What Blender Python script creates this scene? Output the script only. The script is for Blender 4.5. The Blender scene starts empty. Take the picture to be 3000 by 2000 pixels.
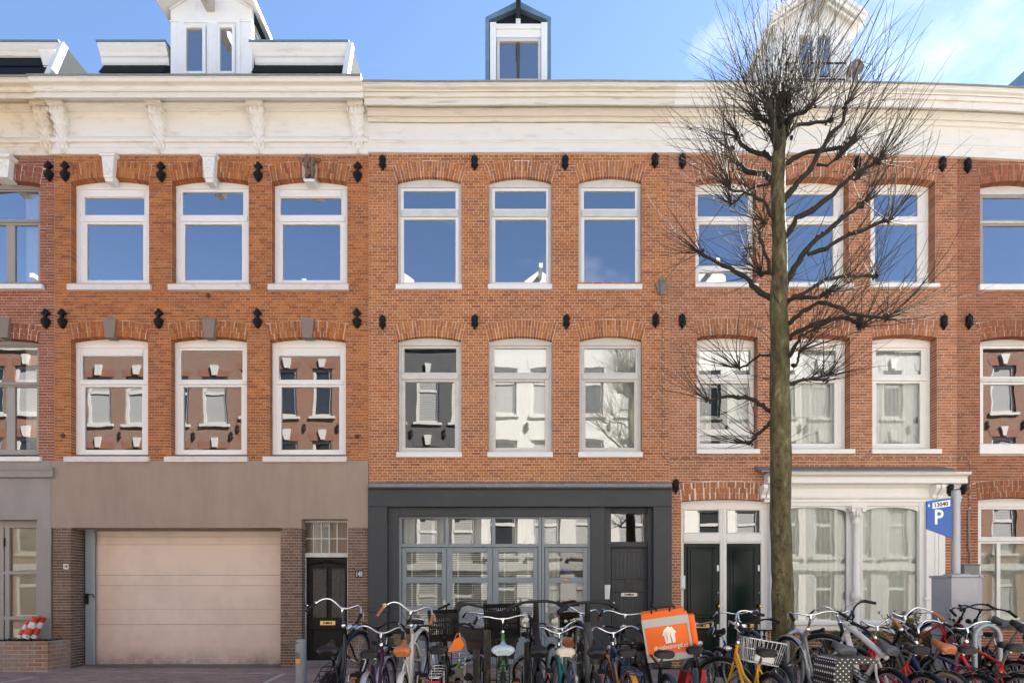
import bpy, math, random
from mathutils import Vector, Matrix, Euler
RND = random.Random(11)
S = bpy.context.scene
COL = S.collection
rad = math.radians
# ---------------------------------------------------------------- camera, sky, sun, exposure
F, H0, PX0, PY0 = 1680.0, 1.5, 1500.0, 1745.0     # focal length and horizon in photo pixels, eye height in metres
WY = 12.0                                          # the brick faces of the terrace stand 12 m from the camera
cd = bpy.data.cameras.new('camera'); cam = bpy.data.objects.new('camera', cd); COL.objects.link(cam)
cam.location = (0, 0, H0); cam.rotation_euler = (rad(90), 0, 0)
cd.sensor_width = 36; cd.lens = 36*F/3000; cd.shift_y = (PY0-1000)/3000
cd.clip_start = 0.05; cd.clip_end = 2000
S.camera = cam
SUN_AZ, SUN_EL = 52, 43                            # behind the terrace, to the right
w = bpy.data.worlds.new('World'); S.world = w; w.use_nodes = True
nt = w.node_tree; nt.nodes.clear()
out = nt.nodes.new('ShaderNodeOutputWorld'); bg = nt.nodes.new('ShaderNodeBackground')
sky = nt.nodes.new('ShaderNodeTexSky'); sky.sky_type = 'NISHITA'; sky.sun_disc = False
sky.sun_elevation = rad(SUN_EL); sky.sun_rotation = rad(SUN_AZ); sky.air_density = 0.92; sky.dust_density = 0.5; sky.ozone_density = 1.8; sky.altitude = 2600
tc = nt.nodes.new('ShaderNodeTexCoord')
mp = nt.nodes.new('ShaderNodeMapping'); mp.inputs['Location'].default_value = (0.35, 0.2, 0.0); mp.inputs['Scale'].default_value = (1, 1, 1.5)
n1 = nt.nodes.new('ShaderNodeTexNoise'); n1.inputs['Scale'].default_value = 3.2; n1.inputs['Detail'].default_value = 9; n1.inputs['Roughness'].default_value = 0.6
n1.inputs['Distortion'].default_value = 0.35
cr = nt.nodes.new('ShaderNodeValToRGB'); cr.color_ramp.elements[0].position = 0.60; cr.color_ramp.elements[1].position = 0.86
dotn = nt.nodes.new('ShaderNodeVectorMath'); dotn.operation = 'DOT_PRODUCT'; dotn.inputs[1].default_value = Vector((0.60, 0.64, 0.56)).normalized()
dr = nt.nodes.new('ShaderNodeMapRange'); dr.inputs[1].default_value = 0.945; dr.inputs[2].default_value = 1.0; dr.inputs[3].default_value = 0.0; dr.inputs[4].default_value = 0.125
ad = nt.nodes.new('ShaderNodeMath'); ad.operation = 'ADD'
cmix = nt.nodes.new('ShaderNodeMixRGB'); cmix.inputs[2].default_value = (3.7, 3.85, 4.2, 1)
L = nt.links.new
L(tc.outputs['Generated'], mp.inputs[0]); L(mp.outputs[0], n1.inputs['Vector']); L(tc.outputs['Generated'], dotn.inputs[0])
L(dotn.outputs['Value'], dr.inputs[0]); L(n1.outputs['Fac'], ad.inputs[0]); L(dr.outputs[0], ad.inputs[1]); L(ad.outputs[0], cr.inputs[0])
L(cr.outputs[0], cmix.inputs[0]); L(sky.outputs[0], cmix.inputs[1]); L(cmix.outputs[0], bg.inputs[0]); L(bg.outputs[0], out.inputs[0])
bg.inputs['Strength'].default_value = 0.05
sl = bpy.data.lights.new('sun', 'SUN'); sl.energy = 5.0; sl.angle = rad(0.53); sl.color = (1, 0.95, 0.87)
so = bpy.data.objects.new('sun', sl); COL.objects.link(so)
sd = Vector((math.sin(rad(SUN_AZ))*math.cos(rad(SUN_EL)), math.cos(rad(SUN_AZ))*math.cos(rad(SUN_EL)), math.sin(rad(SUN_EL))))
so.rotation_euler = sd.to_track_quat('Z', 'Y').to_euler(); so.location = (20, 20, 30)
vs = S.view_settings; vs.view_transform = 'Standard'; vs.look = 'None'; vs.exposure = 2.94; vs.gamma = 1; vs.use_curve_mapping = False
S.cycles.use_denoising = True; S.cycles.max_bounces = 10; S.cycles.transparent_max_bounces = 12; S.cycles.glossy_bounces = 4
S.cycles.caustics_reflective = False; S.cycles.caustics_refractive = False

# ---------------------------------------------------------------- helpers
def fx(px, Y=WY): return (px-PX0)*Y/F
def fz(py, Y=WY): return H0+(PY0-py)*Y/F
def at(px, py, Y): return Vector((fx(px, Y), Y, fz(py, Y)))
W = {}                                             # world translation of parents
def wof(o): return W.get(o.name, Vector((0, 0, 0))) if o else Vector((0, 0, 0))

class MB:
    def __init__(s): s.v = []; s.f = []; s.s = []
    def add(s, vs, fs, sm=False):
        b = len(s.v); s.v += [tuple(v) for v in vs]; s.f += [tuple(i+b for i in f) for f in fs]; s.s += [sm]*len(fs); return s
    def box(s, x0, x1, y0, y1, z0, z1):
        return s.add([(x0,y0,z0),(x1,y0,z0),(x1,y1,z0),(x0,y1,z0),(x0,y0,z1),(x1,y0,z1),(x1,y1,z1),(x0,y1,z1)],
                     [(3,2,1,0),(4,5,6,7),(0,1,5,4),(1,2,6,5),(2,3,7,6),(3,0,4,7)])
    def cbox(s, x0, x1, y0, y1, z0, z1, c=0.006):
        """box whose camera-facing (low y) edges are chamfered"""
        v = [(x0+c,y0,z0+c),(x1-c,y0,z0+c),(x1-c,y0,z1-c),(x0+c,y0,z1-c),(x0,y0+c,z0),(x1,y0+c,z0),(x1,y0+c,z1),(x0,y0+c,z1),(x0,y1,z0),(x1,y1,z0),(x1,y1,z1),(x0,y1,z1)]
        return s.add(v, [(0,1,2,3),(4,5,1,0),(5,6,2,1),(6,7,3,2),(7,4,0,3),(8,9,5,4),(9,10,6,5),(10,11,7,6),(11,8,4,7),(11,10,9,8)])
    def quad(s, a, b, c, d): return s.add([a,b,c,d], [(0,1,2,3)])
    def prism_y(s, pts, y0, y1, sm=False):
        """(x,z) outline extruded from y0 (front) to y1"""
        n = len(pts); v = [(x,y0,z) for x,z in pts]+[(x,y1,z) for x,z in pts]
        s.add(v, [tuple(range(n)), tuple(range(2*n-1,n-1,-1))]); 
        return s.add(v, [(i,i+n,(i+1)%n+n,(i+1)%n) for i in range(n)], sm)
    def prism_x(s, pts, x0, x1):
        n = len(pts); v = [(x0,y,z) for y,z in pts]+[(x1,y,z) for y,z in pts]
        return s.add(v, [tuple(range(n)), tuple(range(2*n-1,n-1,-1))]+[(i,i+n,(i+1)%n+n,(i+1)%n) for i in range(n)])
    def tube(s, pts, r, n=8, caps=True, sm=True):
        pts = [Vector(p) for p in pts]; m = len(pts); rs = r if isinstance(r,(list,tuple)) else [r]*m
        t0 = (pts[1]-pts[0]).normalized(); up = Vector((0,0,1)) if abs(t0.z) < .9 else Vector((1,0,0))
        nrm = t0.cross(up).normalized(); vs = []; 
        for i in range(m):
            t = ((pts[min(i+1,m-1)]-pts[max(i-1,0)])).normalized()
            nrm = (nrm-t*nrm.dot(t)).normalized(); b = t.cross(nrm)
            for k in range(n):
                a = 2*math.pi*k/n; vs.append(pts[i]+(nrm*math.cos(a)+b*math.sin(a))*rs[i])
        fs = [(i*n+k, i*n+(k+1)%n, (i+1)*n+(k+1)%n, (i+1)*n+k) for i in range(m-1) for k in range(n)]
        s.add(vs, fs, sm)
        if caps: s.add([v for v in vs[:n]]+[v for v in vs[-n:]], [tuple(range(n-1,-1,-1)), tuple(range(n,2*n))])
        return s
    def lathe(s, prof, n=16, o=(0,0,0), ax='z', sm=True):
        """profile of (radius, height) turned about an axis through o"""
        o = Vector(o); vs = []
        for r,h in prof:
            for k in range(n):
                a = 2*math.pi*k/n; c,d = r*math.cos(a), r*math.sin(a)
                vs.append(o+(Vector((c,d,h)) if ax=='z' else Vector((c,h,d)) if ax=='y' else Vector((h,c,d))))
        m = len(prof)
        s.add(vs, [(i*n+k, i*n+(k+1)%n, (i+1)*n+(k+1)%n, (i+1)*n+k) for i in range(m-1) for k in range(n)], sm)
        return s.add(vs[:n]+vs[-n:], [tuple(range(n-1,-1,-1)), tuple(range(n,2*n))])
    def ball(s, c, r, n=8, m=6):
        rx,ry,rz = r if isinstance(r,(tuple,list)) else (r,r,r); c = Vector(c); vs = []
        for i in range(m+1):
            t = math.pi*i/m
            for k in range(n):
                a = 2*math.pi*k/n; vs.append(c+Vector((rx*math.sin(t)*math.cos(a), ry*math.sin(t)*math.sin(a), rz*math.cos(t))))
        return s.add(vs, [(i*n+k, (i+1)*n+k, (i+1)*n+(k+1)%n, i*n+(k+1)%n) for i in range(m) for k in range(n)], True)
    def mesh(s, name):
        me = bpy.data.meshes.new(name); me.from_pydata(s.v, [], s.f); me.polygons.foreach_set('use_smooth', s.s); me.update(); return me
    def obj(s, name, mat, parent=None, M=None):
        return mobj(name, s.mesh(name), mat, parent, M)
def mobj(name, me, mat, parent=None, M=None):
    if mat and not me.materials: me.materials.append(mat)
    o = bpy.data.objects.new(name, me); COL.objects.link(o)
    if parent:
        o.parent = parent
        if M is None: o.location = -wof(parent)
    if M is not None: o.matrix_local = M
    W[o.name] = Vector((0, 0, 0))
    return o
def thing(name, label, cat, loc=(0,0,0), group=None):
    o = bpy.data.objects.new(name, None); COL.objects.link(o); o.location = loc; W[o.name] = Vector(loc); o.empty_display_size = .2
    return tag(o, label, cat, group)
def tag(o, label=None, cat=None, group=None, kind=None):
    if label: o['label'] = label
    if cat: o['category'] = cat
    if group: o['group'] = group
    if kind: o['kind'] = kind
    return o

# ---------------------------------------------------------------- materials
def newmat(name):
    m = bpy.data.materials.new(name); m.use_nodes = True; t = m.node_tree; t.nodes.clear()
    o = t.nodes.new('ShaderNodeOutputMaterial'); b = t.nodes.new('ShaderNodeBsdfPrincipled'); t.links.new(b.outputs[0], o.inputs[0])
    return m, t, b
def N(t, kind, **kw):
    n = t.nodes.new(kind)
    for k, v in kw.items():
        if k.startswith('i_'): n.inputs[k[2:].replace('_', ' ')].default_value = v
        else: setattr(n, k, v)
    return n
MATS = {}
def mat(name, col, rough=.6, metal=0., var=.12, scale=6., bump=.0, bscale=60., dirt=None, damt=.5, dscale=(1.5,1.5,1.5), dlo=.5, dhi=.75, coat=0., spec=.5, rvar=.15):
    """painted or plain surface: base colour with slow tone variation, optional stains of a second colour, fine relief"""
    if name in MATS: return MATS[name]
    m, t, b = newmat(name); l = t.links.new
    g = N(t, 'ShaderNodeNewGeometry'); n = N(t, 'ShaderNodeTexNoise', i_Scale=scale, i_Detail=5.); l(g.outputs['Position'], n.inputs['Vector'])
    c = Vector(col[:3])
    mx = N(t, 'ShaderNodeMixRGB'); mx.inputs[1].default_value = (*(c*(1-var)), 1); mx.inputs[2].default_value = (*(c*(1+var)), 1)
    l(n.outputs['Fac'], mx.inputs[0]); last = mx.outputs[0]
    if dirt:
        mp = N(t, 'ShaderNodeMapping'); mp.inputs['Scale'].default_value = dscale; l(g.outputs['Position'], mp.inputs[0])
        dn = N(t, 'ShaderNodeTexNoise', i_Scale=2.2, i_Detail=8., i_Roughness=.65); l(mp.outputs[0], dn.inputs['Vector'])
        mr = N(t, 'ShaderNodeMapRange'); mr.inputs[1].default_value = dlo; mr.inputs[2].default_value = dhi; mr.inputs[4].default_value = damt; l(dn.outputs['Fac'], mr.inputs[0])
        dm = N(t, 'ShaderNodeMixRGB'); dm.inputs[2].default_value = (*dirt, 1); l(mr.outputs[0], dm.inputs[0]); l(last, dm.inputs[1]); last = dm.outputs[0]
    l(last, b.inputs['Base Color']); b.inputs['Metallic'].default_value = metal
    rr = N(t, 'ShaderNodeMapRange'); rr.inputs[3].default_value = max(.02, rough*(1-rvar)); rr.inputs[4].default_value = min(1, rough*(1+rvar)); l(n.outputs['Fac'], rr.inputs[0]); l(rr.outputs[0], b.inputs['Roughness'])
    b.inputs['Specular IOR Level'].default_value = spec
    if coat: b.inputs['Coat Weight'].default_value = coat; b.inputs['Coat Roughness'].default_value = .08
    if bump:
        bn = N(t, 'ShaderNodeTexNoise', i_Scale=bscale, i_Detail=4.); l(g.outputs['Position'], bn.inputs['Vector'])
        bp = N(t, 'ShaderNodeBump', i_Strength=bump, i_Distance=.01); l(bn.outputs['Fac'], bp.inputs['Height']); l(bp.outputs[0], b.inputs['Normal'])
    MATS[name] = m; return m
def brickmat(name, cols, rough=.85, stain=(.10,.06,.045), samt=.35, sscale=.9):
    """each brick takes its own tone; soot and weathering run over them"""
    m, t, b = newmat(name); l = t.links.new
    g = N(t, 'ShaderNodeNewGeometry'); oi = N(t, 'ShaderNodeObjectInfo'); a = N(t, 'ShaderNodeMath', operation='ADD'); f = N(t, 'ShaderNodeMath', operation='FRACT')
    l(g.outputs['Random Per Island'], a.inputs[0]); l(oi.outputs['Random'], a.inputs[1]); l(a.outputs[0], f.inputs[0])
    r = N(t, 'ShaderNodeValToRGB'); e = r.color_ramp.elements
    while len(e) < len(cols): e.new(.5)
    for i, c in enumerate(cols): e[i].position = i/(len(cols)-1); e[i].color = (*c, 1)
    l(f.outputs[0], r.inputs[0])
    n = N(t, 'ShaderNodeTexNoise', i_Scale=45., i_Detail=6., i_Roughness=.7); l(g.outputs['Position'], n.inputs['Vector'])
    mx = N(t, 'ShaderNodeMixRGB', blend_type='MULTIPLY'); mx.inputs[0].default_value = .35; l(r.outputs[0], mx.inputs[1])
    nr = N(t, 'ShaderNodeMapRange'); nr.inputs[1].default_value = .3; nr.inputs[2].default_value = .7; nr.inputs[3].default_value = .45; nr.inputs[4].default_value = 1.35; l(n.outputs['Fac'], nr.inputs[0]); l(nr.outputs[0], mx.inputs[2])
    big = N(t, 'ShaderNodeTexNoise', i_Scale=sscale, i_Detail=7., i_Roughness=.6); l(g.outputs['Position'], big.inputs['Vector'])
    br = N(t, 'ShaderNodeMapRange'); br.inputs[1].default_value = .45; br.inputs[2].default_value = .75; br.inputs[4].default_value = samt; l(big.outputs['Fac'], br.inputs[0])
    m2 = N(t, 'ShaderNodeMixRGB'); m2.inputs[2].default_value = (*stain, 1); l(br.outputs[0], m2.inputs[0]); l(mx.outputs[0], m2.inputs[1]); l(m2.outputs[0], b.inputs['Base Color'])
    b.inputs['Roughness'].default_value = rough; b.inputs['Specular IOR Level'].default_value = .25
    bp = N(t, 'ShaderNodeBump', i_Strength=.5, i_Distance=.006); l(n.outputs['Fac'], bp.inputs['Height']); l(bp.outputs[0], b.inputs['Normal'])
    MATS[name] = m; return m
def glassmat(name, refl, tint=(.9,.93,.92), wob=.02, wscale=1.6):
    m = bpy.data.materials.new(name); m.use_nodes = True; t = m.node_tree; t.nodes.clear(); l = t.links.new
    o = N(t, 'ShaderNodeOutputMaterial'); g = N(t, 'ShaderNodeNewGeometry'); n = N(t, 'ShaderNodeTexNoise', i_Scale=wscale, i_Detail=1.)
    oi = N(t, 'ShaderNodeObjectInfo'); va = N(t, 'ShaderNodeVectorMath', operation='ADD'); l(g.outputs['Position'], va.inputs[0]); l(oi.outputs['Random'], va.inputs[1]); l(va.outputs[0], n.inputs['Vector'])
    bp = N(t, 'ShaderNodeBump', i_Strength=1., i_Distance=wob); l(n.outputs['Fac'], bp.inputs['Height'])
    gl = N(t, 'ShaderNodeBsdfGlossy', i_Roughness=.0); gl.inputs['Color'].default_value = (.96,.97,.98,1); l(bp.outputs[0], gl.inputs['Normal'])
    tr = N(t, 'ShaderNodeBsdfTransparent'); tr.inputs['Color'].default_value = (*tint, 1)
    lw = N(t, 'ShaderNodeFresnel', i_IOR=1.5); mr = N(t, 'ShaderNodeMapRange'); mr.inputs[1].default_value = .04; mr.inputs[2].default_value = 1; mr.inputs[3].default_value = refl; mr.inputs[4].default_value = 1; l(lw.outputs[0], mr.inputs[0])
    mx = N(t, 'ShaderNodeMixShader'); l(mr.outputs[0], mx.inputs[0]); l(tr.outputs[0], mx.inputs[1]); l(gl.outputs[0], mx.inputs[2]); l(mx.outputs[0], o.inputs[0])
    MATS[name] = m; return m

white = mat('white_paint', (.80,.78,.74), .45, var=.05, dirt=(.42,.39,.34), damt=.5, dscale=(3,3,1.2), dlo=.6, dhi=.85)
upvc = mat('clean_white_frame', (.83,.82,.80), .35, var=.03, dirt=(.5,.48,.44), damt=.35, dscale=(4,4,2), dlo=.62, dhi=.85)
cream = mat('weathered_cream_paint', (.74,.69,.60), .55, var=.07, scale=3, dirt=(.17,.13,.09), damt=.6, dscale=(.5,4,7), dlo=.56, dhi=.72, bump=.1, bscale=25)
cream2 = mat('off_white_cornice_paint', (.78,.745,.68), .5, var=.05, scale=3, dirt=(.45,.36,.27), damt=.6, dscale=(.7,3,3), dlo=.55, dhi=.8, bump=.1, bscale=25)
ochre = mat('stained_cream_paint', (.72,.64,.50), .55, var=.08, scale=3, dirt=(.36,.24,.13), damt=.7, dscale=(1.5,3,2), dlo=.5, dhi=.75)
taupe = mat('taupe_window_paint', (.33,.30,.275), .45, var=.06)
lgrey = mat('light_frame_paint', (.62,.605,.57), .45, var=.05, dirt=(.35,.33,.3), damt=.4)
sillm = mat('stone_sill', (.70,.66,.62), .7, var=.08, dirt=(.28,.25,.22), damt=.6, dscale=(3,3,3), dlo=.55, dhi=.8, bump=.2)
stucco = mat('taupe_stucco', (.36,.282,.222), .9, var=.08, scale=1.3, dirt=(.215,.165,.13), damt=.4, dscale=(1.8,1,.4), dlo=.42, dhi=.78, bump=.35, bscale=160)
gstucco = mat('grey_stucco', (.335,.31,.29), .9, var=.07, scale=2, dirt=(.22,.2,.18), damt=.5, dscale=(1,1,.6), dlo=.45, dhi=.75, bump=.3, bscale=140)
anth = mat('anthracite_paint', (.050,.054,.060), .42, spec=.3, var=.12, scale=3, dirt=(.10,.095,.09), damt=.35, dscale=(2,2,1.2), dlo=.5, dhi=.8)
bluegrey = mat('blue_grey_paint', (.245,.28,.305), .35, var=.06, dirt=(.16,.17,.18), damt=.3, dscale=(3,3,1.5))
lead = mat('lead_flashing', (.20,.215,.225), .5, metal=.35, var=.2, scale=9, dirt=(.4,.4,.39), damt=.5, dscale=(5,5,5), bump=.25, bscale=18)
zinc = mat('blue_zinc', (.16,.25,.32), .42, metal=.3, var=.15, scale=5, dirt=(.3,.37,.4), damt=.5, dscale=(6,6,2))
slate = mat('slate', (.020,.024,.026), .85, var=.3, scale=12, spec=.06)
roofing = mat('roofing_felt', (.05,.05,.05), .9)
iron = mat('black_cast_iron', (.008,.008,.009), .6, spec=.25, var=.3, scale=30, bump=.4, bscale=50)
mortar_w = mat('white_mortar', (.74,.68,.62), .95, var=.12, scale=20, bump=.3)
mortar_r = mat('buff_mortar', (.60,.48,.39), .95, var=.2, scale=6, bump=.3)
mortar_g = mat('grey_mortar', (.46,.40,.34), .95, var=.2, scale=12, bump=.3)
garage = mat('pink_beige_door_paint', (.73,.585,.49), .5, var=.03, scale=2, dirt=(.43,.34,.28), damt=.5, dscale=(.6,1,.5), dlo=.45, dhi=.8)
steelblue = mat('pale_blue_steel', (.30,.36,.40), .5, var=.1, dirt=(.2,.12,.07), damt=.6, dscale=(6,6,3), dlo=.62, dhi=.75)
blackdoor = mat('black_door_paint', (.009,.0095,.010), .4, var=.25, spec=.2)
greendoor = mat('dark_green_gloss', (.004,.012,.010), .14, var=.3, scale=4, spec=.22, bump=.03, bscale=30)
brass = mat('brass', (.62,.45,.18), .3, metal=1, var=.1)
chrome = mat('chrome', (.72,.72,.72), .18, metal=1, var=.08, scale=40)
alu = mat('dull_aluminium', (.48,.49,.50), .38, metal=1, var=.12, scale=30)
interior = mat('room_paint', (.16,.15,.14), .95)
keystone_t = mat('taupe_keystone', (.235,.19,.155), .85, var=.1, bump=.3)
rotten = mat('rotten_keystone', (.17,.095,.065), .9, var=.4, scale=25, dirt=(.4,.36,.33), damt=.6, dscale=(9,9,9), bump=.6)
curtain_w = mat('white_curtain', (.80,.80,.79), .9, var=.03)
curtain_g = mat('voile_curtain', (.74,.735,.71), .9, var=.04)
blindm = mat('white_blind', (.82,.82,.80), .5, var=.04)
frost = mat('frosted_film', (.66,.61,.48), .55, var=.06, scale=1.5, dirt=(.3,.28,.23), damt=.4)
soil = mat('soil', (.03,.022,.016), 1, var=.4, scale=40, bump=.8)
g_sky = glassmat('coated_window_glass', .46, wob=.0010, wscale=1.0)
g_mid = glassmat('old_window_glass', .27, wob=.0011, wscale=1.9)
g_dim = glassmat('filmed_glass', .07, wob=.001, wscale=1.8)
g_low = glassmat('clear_window_glass', .12, wob=.001, wscale=1.8)
bk_a = brickmat('red_brick_white_joints', [(.23,.078,.043),(.31,.106,.057),(.36,.127,.072),(.27,.092,.054)])
bk_b = brickmat('orange_brown_brick', [(.34,.112,.033),(.42,.145,.041),(.49,.178,.052),(.38,.124,.038),(.26,.085,.032)], samt=.34, sscale=1.3)
bk_c = brickmat('orange_brick', [(.38,.130,.042),(.455,.170,.054),(.51,.200,.07),(.42,.146,.046),(.31,.102,.04)], samt=.3, sscale=1.1)
bk_d = brickmat('salmon_brick', [(.36,.135,.058),(.43,.17,.076),(.47,.195,.092),(.39,.148,.062),(.30,.112,.052)], samt=.28, sscale=1.1)
bk_e = brickmat('brown_red_brick', [(.25,.086,.042),(.32,.112,.052),(.36,.13,.064),(.21,.074,.04)], samt=.3)
bk_p = brickmat('brown_pier_brick', [(.15,.094,.07),(.20,.125,.092),(.235,.15,.11),(.13,.08,.062)], stain=(.07,.05,.045), samt=.5)
bk_pl = brickmat('planter_brick', [(.36,.20,.135),(.30,.155,.10),(.38,.24,.17),(.27,.19,.15)], stain=(.33,.30,.27), samt=.75, sscale=2.5)
def base_dirt(m, z0, z1, col, amt):
    """splash dirt thrown up over the lowest part of a surface"""
    t = m.node_tree; l = t.links.new; b = [n for n in t.nodes if n.type == 'BSDF_PRINCIPLED'][0]; src = b.inputs['Base Color'].links[0].from_socket
    g = N(t, 'ShaderNodeNewGeometry'); s = N(t, 'ShaderNodeSeparateXYZ'); l(g.outputs['Position'], s.inputs[0]); n = N(t, 'ShaderNodeTexNoise', i_Scale=3.5, i_Detail=8., i_Roughness=.7); l(g.outputs['Position'], n.inputs['Vector'])
    h = N(t, 'ShaderNodeMapRange'); h.inputs[1].default_value = z0; h.inputs[2].default_value = z1; h.inputs[3].default_value = 1; h.inputs[4].default_value = 0; l(s.outputs[2], h.inputs[0])
    a = N(t, 'ShaderNodeMath', operation='MULTIPLY'); l(h.outputs[0], a.inputs[0]); r = N(t, 'ShaderNodeMapRange'); r.inputs[1].default_value = .3; r.inputs[2].default_value = .65; r.inputs[4].default_value = amt; l(n.outputs['Fac'], r.inputs[0]); l(r.outputs[0], a.inputs[1])
    mx = N(t, 'ShaderNodeMixRGB'); mx.inputs[2].default_value = (*col, 1); l(a.outputs[0], mx.inputs[0]); l(src, mx.inputs[1]); l(mx.outputs[0], b.inputs['Base Color'])
base_dirt(garage, .02, .45, (.16,.12,.09), .85); base_dirt(bk_p, .0, .5, (.06,.05,.045), .6); base_dirt(gstucco, .3, 1.0, (.2,.18,.16), .5)
pavem = brickmat('paving_clinker', [(.27,.20,.175),(.33,.245,.21),(.38,.29,.25),(.23,.175,.155)], stain=(.19,.165,.15), samt=.5, sscale=1.2)
# ---------------------------------------------------------------- brickwork
class Hole:
    """opening in a wall, edges in photo pixels on the wall face; arched when rise > 0; ring = height of the brick arch above it"""
    def __init__(s, p0, p1, pb, ps, rise=0., ring=0.):
        s.x0, s.x1, s.z0, s.zs, s.rise, s.ring = fx(p0), fx(p1), fz(pb), fz(ps), rise, ring
        s.cx = (s.x0+s.x1)/2; s.w = s.x1-s.x0
        if rise:
            s.Ri = (s.w**2/4+rise**2)/(2*rise); s.cz = s.zs+rise-s.Ri; s.a = math.asin(s.w/2/s.Ri); s.Ro = s.Ri+ring
        s.top = s.zs+rise
    def intr(s, x): return s.cz+math.sqrt(max(0, s.Ri**2-(x-s.cx)**2)) if s.rise else s.zs
    def half(s, z):
        """half width blocked for bricks at height z"""
        if z < s.z0: return None
        if z <= s.zs: return s.w/2
        if not s.rise: return None
        if not s.ring: return math.sqrt(max(0, s.Ri**2-(z-s.cz)**2)) if z < s.top else None
        h = z-s.cz
        if h >= s.Ro: return None
        return min(math.sqrt(s.Ro**2-h*h), h*math.tan(s.a))
def brickbox(m, xa, xb, y0, y1, za, zb, zl=None, zr=None, xat=None, xbt=None):
    zl = za if zl is None else zl; zr = za if zr is None else zr; xat = xa if xat is None else xat; xbt = xb if xbt is None else xbt
    m.add([(xa,y0,zl),(xb,y0,zr),(xb,y1,zr),(xa,y1,zl),(xat,y0,zb),(xbt,y0,zb),(xbt,y1,zb),(xat,y1,zb)],
          [(3,2,1,0),(4,5,6,7),(0,1,5,4),(1,2,6,5),(3,0,4,7)])
def courses(x0, x1, z0, z1, holes, yf, d, ch=.0592, j=.010, seed=1, wob=.0016):
    r = random.Random(seed); m = MB(); k = 0; z = z0
    while z < z1-.015:
        zt = min(z+ch-j, z1); zc = (z+zt)/2
        Lb = .212 if k % 2 == 0 else .106
        off = [0, .053, .106, .053][k % 4]
        spans = [(x0, x1)]
        for h in holes:
            hw = h.half(zt if h.rise and h.ring and zc >= h.cz+h.Ro*math.cos(h.a) else zc)
            if hw is None: continue
            a, b = h.cx-hw-j*.5, h.cx+hw+j*.5; ns = []
            for p, q in spans:
                if b <= p or a >= q: ns.append((p, q)); continue
                if a-p > .02: ns.append((p, a))
                if q-b > .02: ns.append((b, q))
            spans = ns
        for p, q in spans:
            x = x0-off-.3; x += math.floor((p-x)/Lb)*Lb
            js = []
            while x < q:
                if x-p > .045 and q-x > .045: js.append(x)
                x += Lb
            for a, b in zip([p]+js, [v-j for v in js]+[q]):
                a += r.uniform(-.002, .002) if a > p else 0; b += r.uniform(-.002, .002) if b < q else 0
                zl = zr = z
                xat = xbt = None
                for h in holes:
                    if h.rise and h.ring and h.zs < zt and zc < h.cz+h.Ro*math.cos(h.a):
                        tg = math.tan(h.a)
                        if abs(b-(h.cx-h.half(zc)-j*.5)) < 1e-6: xbt = b-(zt-zc)*tg; b += (zc-z)*tg if z >= h.zs else 0
                        if abs(a-(h.cx+h.half(zc)+j*.5)) < 1e-6: xat = a+(zt-zc)*tg; a -= (zc-z)*tg if z >= h.zs else 0
                    elif h.rise and h.ring:
                        for side, xx in ((0, a), (1, b)):
                            if abs(xx-h.cx) < h.Ro*math.sin(h.a)+.01 and z < h.cz+h.Ro+.02 and z > h.zs:
                                q2 = h.cz+math.sqrt(max(0, h.Ro**2-(xx-h.cx)**2))+j
                                if side == 0: zl = max(zl, q2)
                                else: zr = max(zr, q2)
                if zl > zt-.008 and zr > zt-.008: continue
                y = yf+r.uniform(-wob, wob)
                dz = r.uniform(-.0015, .0015)
                brickbox(m, a, b, y, yf+d, z, zt+dz, min(zl, zt-.004), min(zr, zt-.004), xat, xbt)
        z += ch; k += 1
    return m
def sheet(x0, x1, z0, z1, holes, y, d):
    """mortar bed behind the bricks, cut at the openings, with its returns"""
    m = MB(); xs = sorted({x0, x1, *[v for h in holes for v in (h.x0, h.x1) if x0 < v < x1]}); zs = sorted({z0, z1, *[v for h in holes for v in (h.z0, h.top) if z0 < v < z1]})
    for i in range(len(xs)-1):
        for k in range(len(zs)-1):
            xc, zc = (xs[i]+xs[i+1])/2, (zs[k]+zs[k+1])/2
            if any(h.x0 < xc < h.x1 and h.z0 < zc < h.top for h in holes): continue
            m.quad((xs[i],y,zs[k]), (xs[i+1],y,zs[k]), (xs[i+1],y,zs[k+1]), (xs[i],y,zs[k+1]))
    for h in holes:
        a, b = max(h.x0, x0), min(h.x1, x1)
        e = .011
        m.quad((h.x0-e,y,h.z0), (h.x0-e,y+d,h.z0), (h.x0-e,y+d,h.zs), (h.x0-e,y,h.zs)); m.quad((h.x1+e,y,h.z0), (h.x1+e,y+d,h.z0), (h.x1+e,y+d,h.zs), (h.x1+e,y,h.zs))
        if h.z0 > z0: m.quad((a,y,h.z0-e), (b,y,h.z0-e), (b,y+d,h.z0-e), (a,y+d,h.z0-e))
        n = 12 if h.rise else 1
        for i in range(n):
            p, q = h.x0+h.w*i/n, h.x0+h.w*(i+1)/n
            if h.rise: m.quad((p,y,h.intr(p)), (q,y,h.intr(q)), (q,y,h.top), (p,y,h.top))
            m.quad((p,y,h.intr(p)+e), (q,y,h.intr(q)+e), (q,y+d,h.intr(q)+e), (p,y+d,h.intr(p)+e))
    return m
VM = {}
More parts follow.
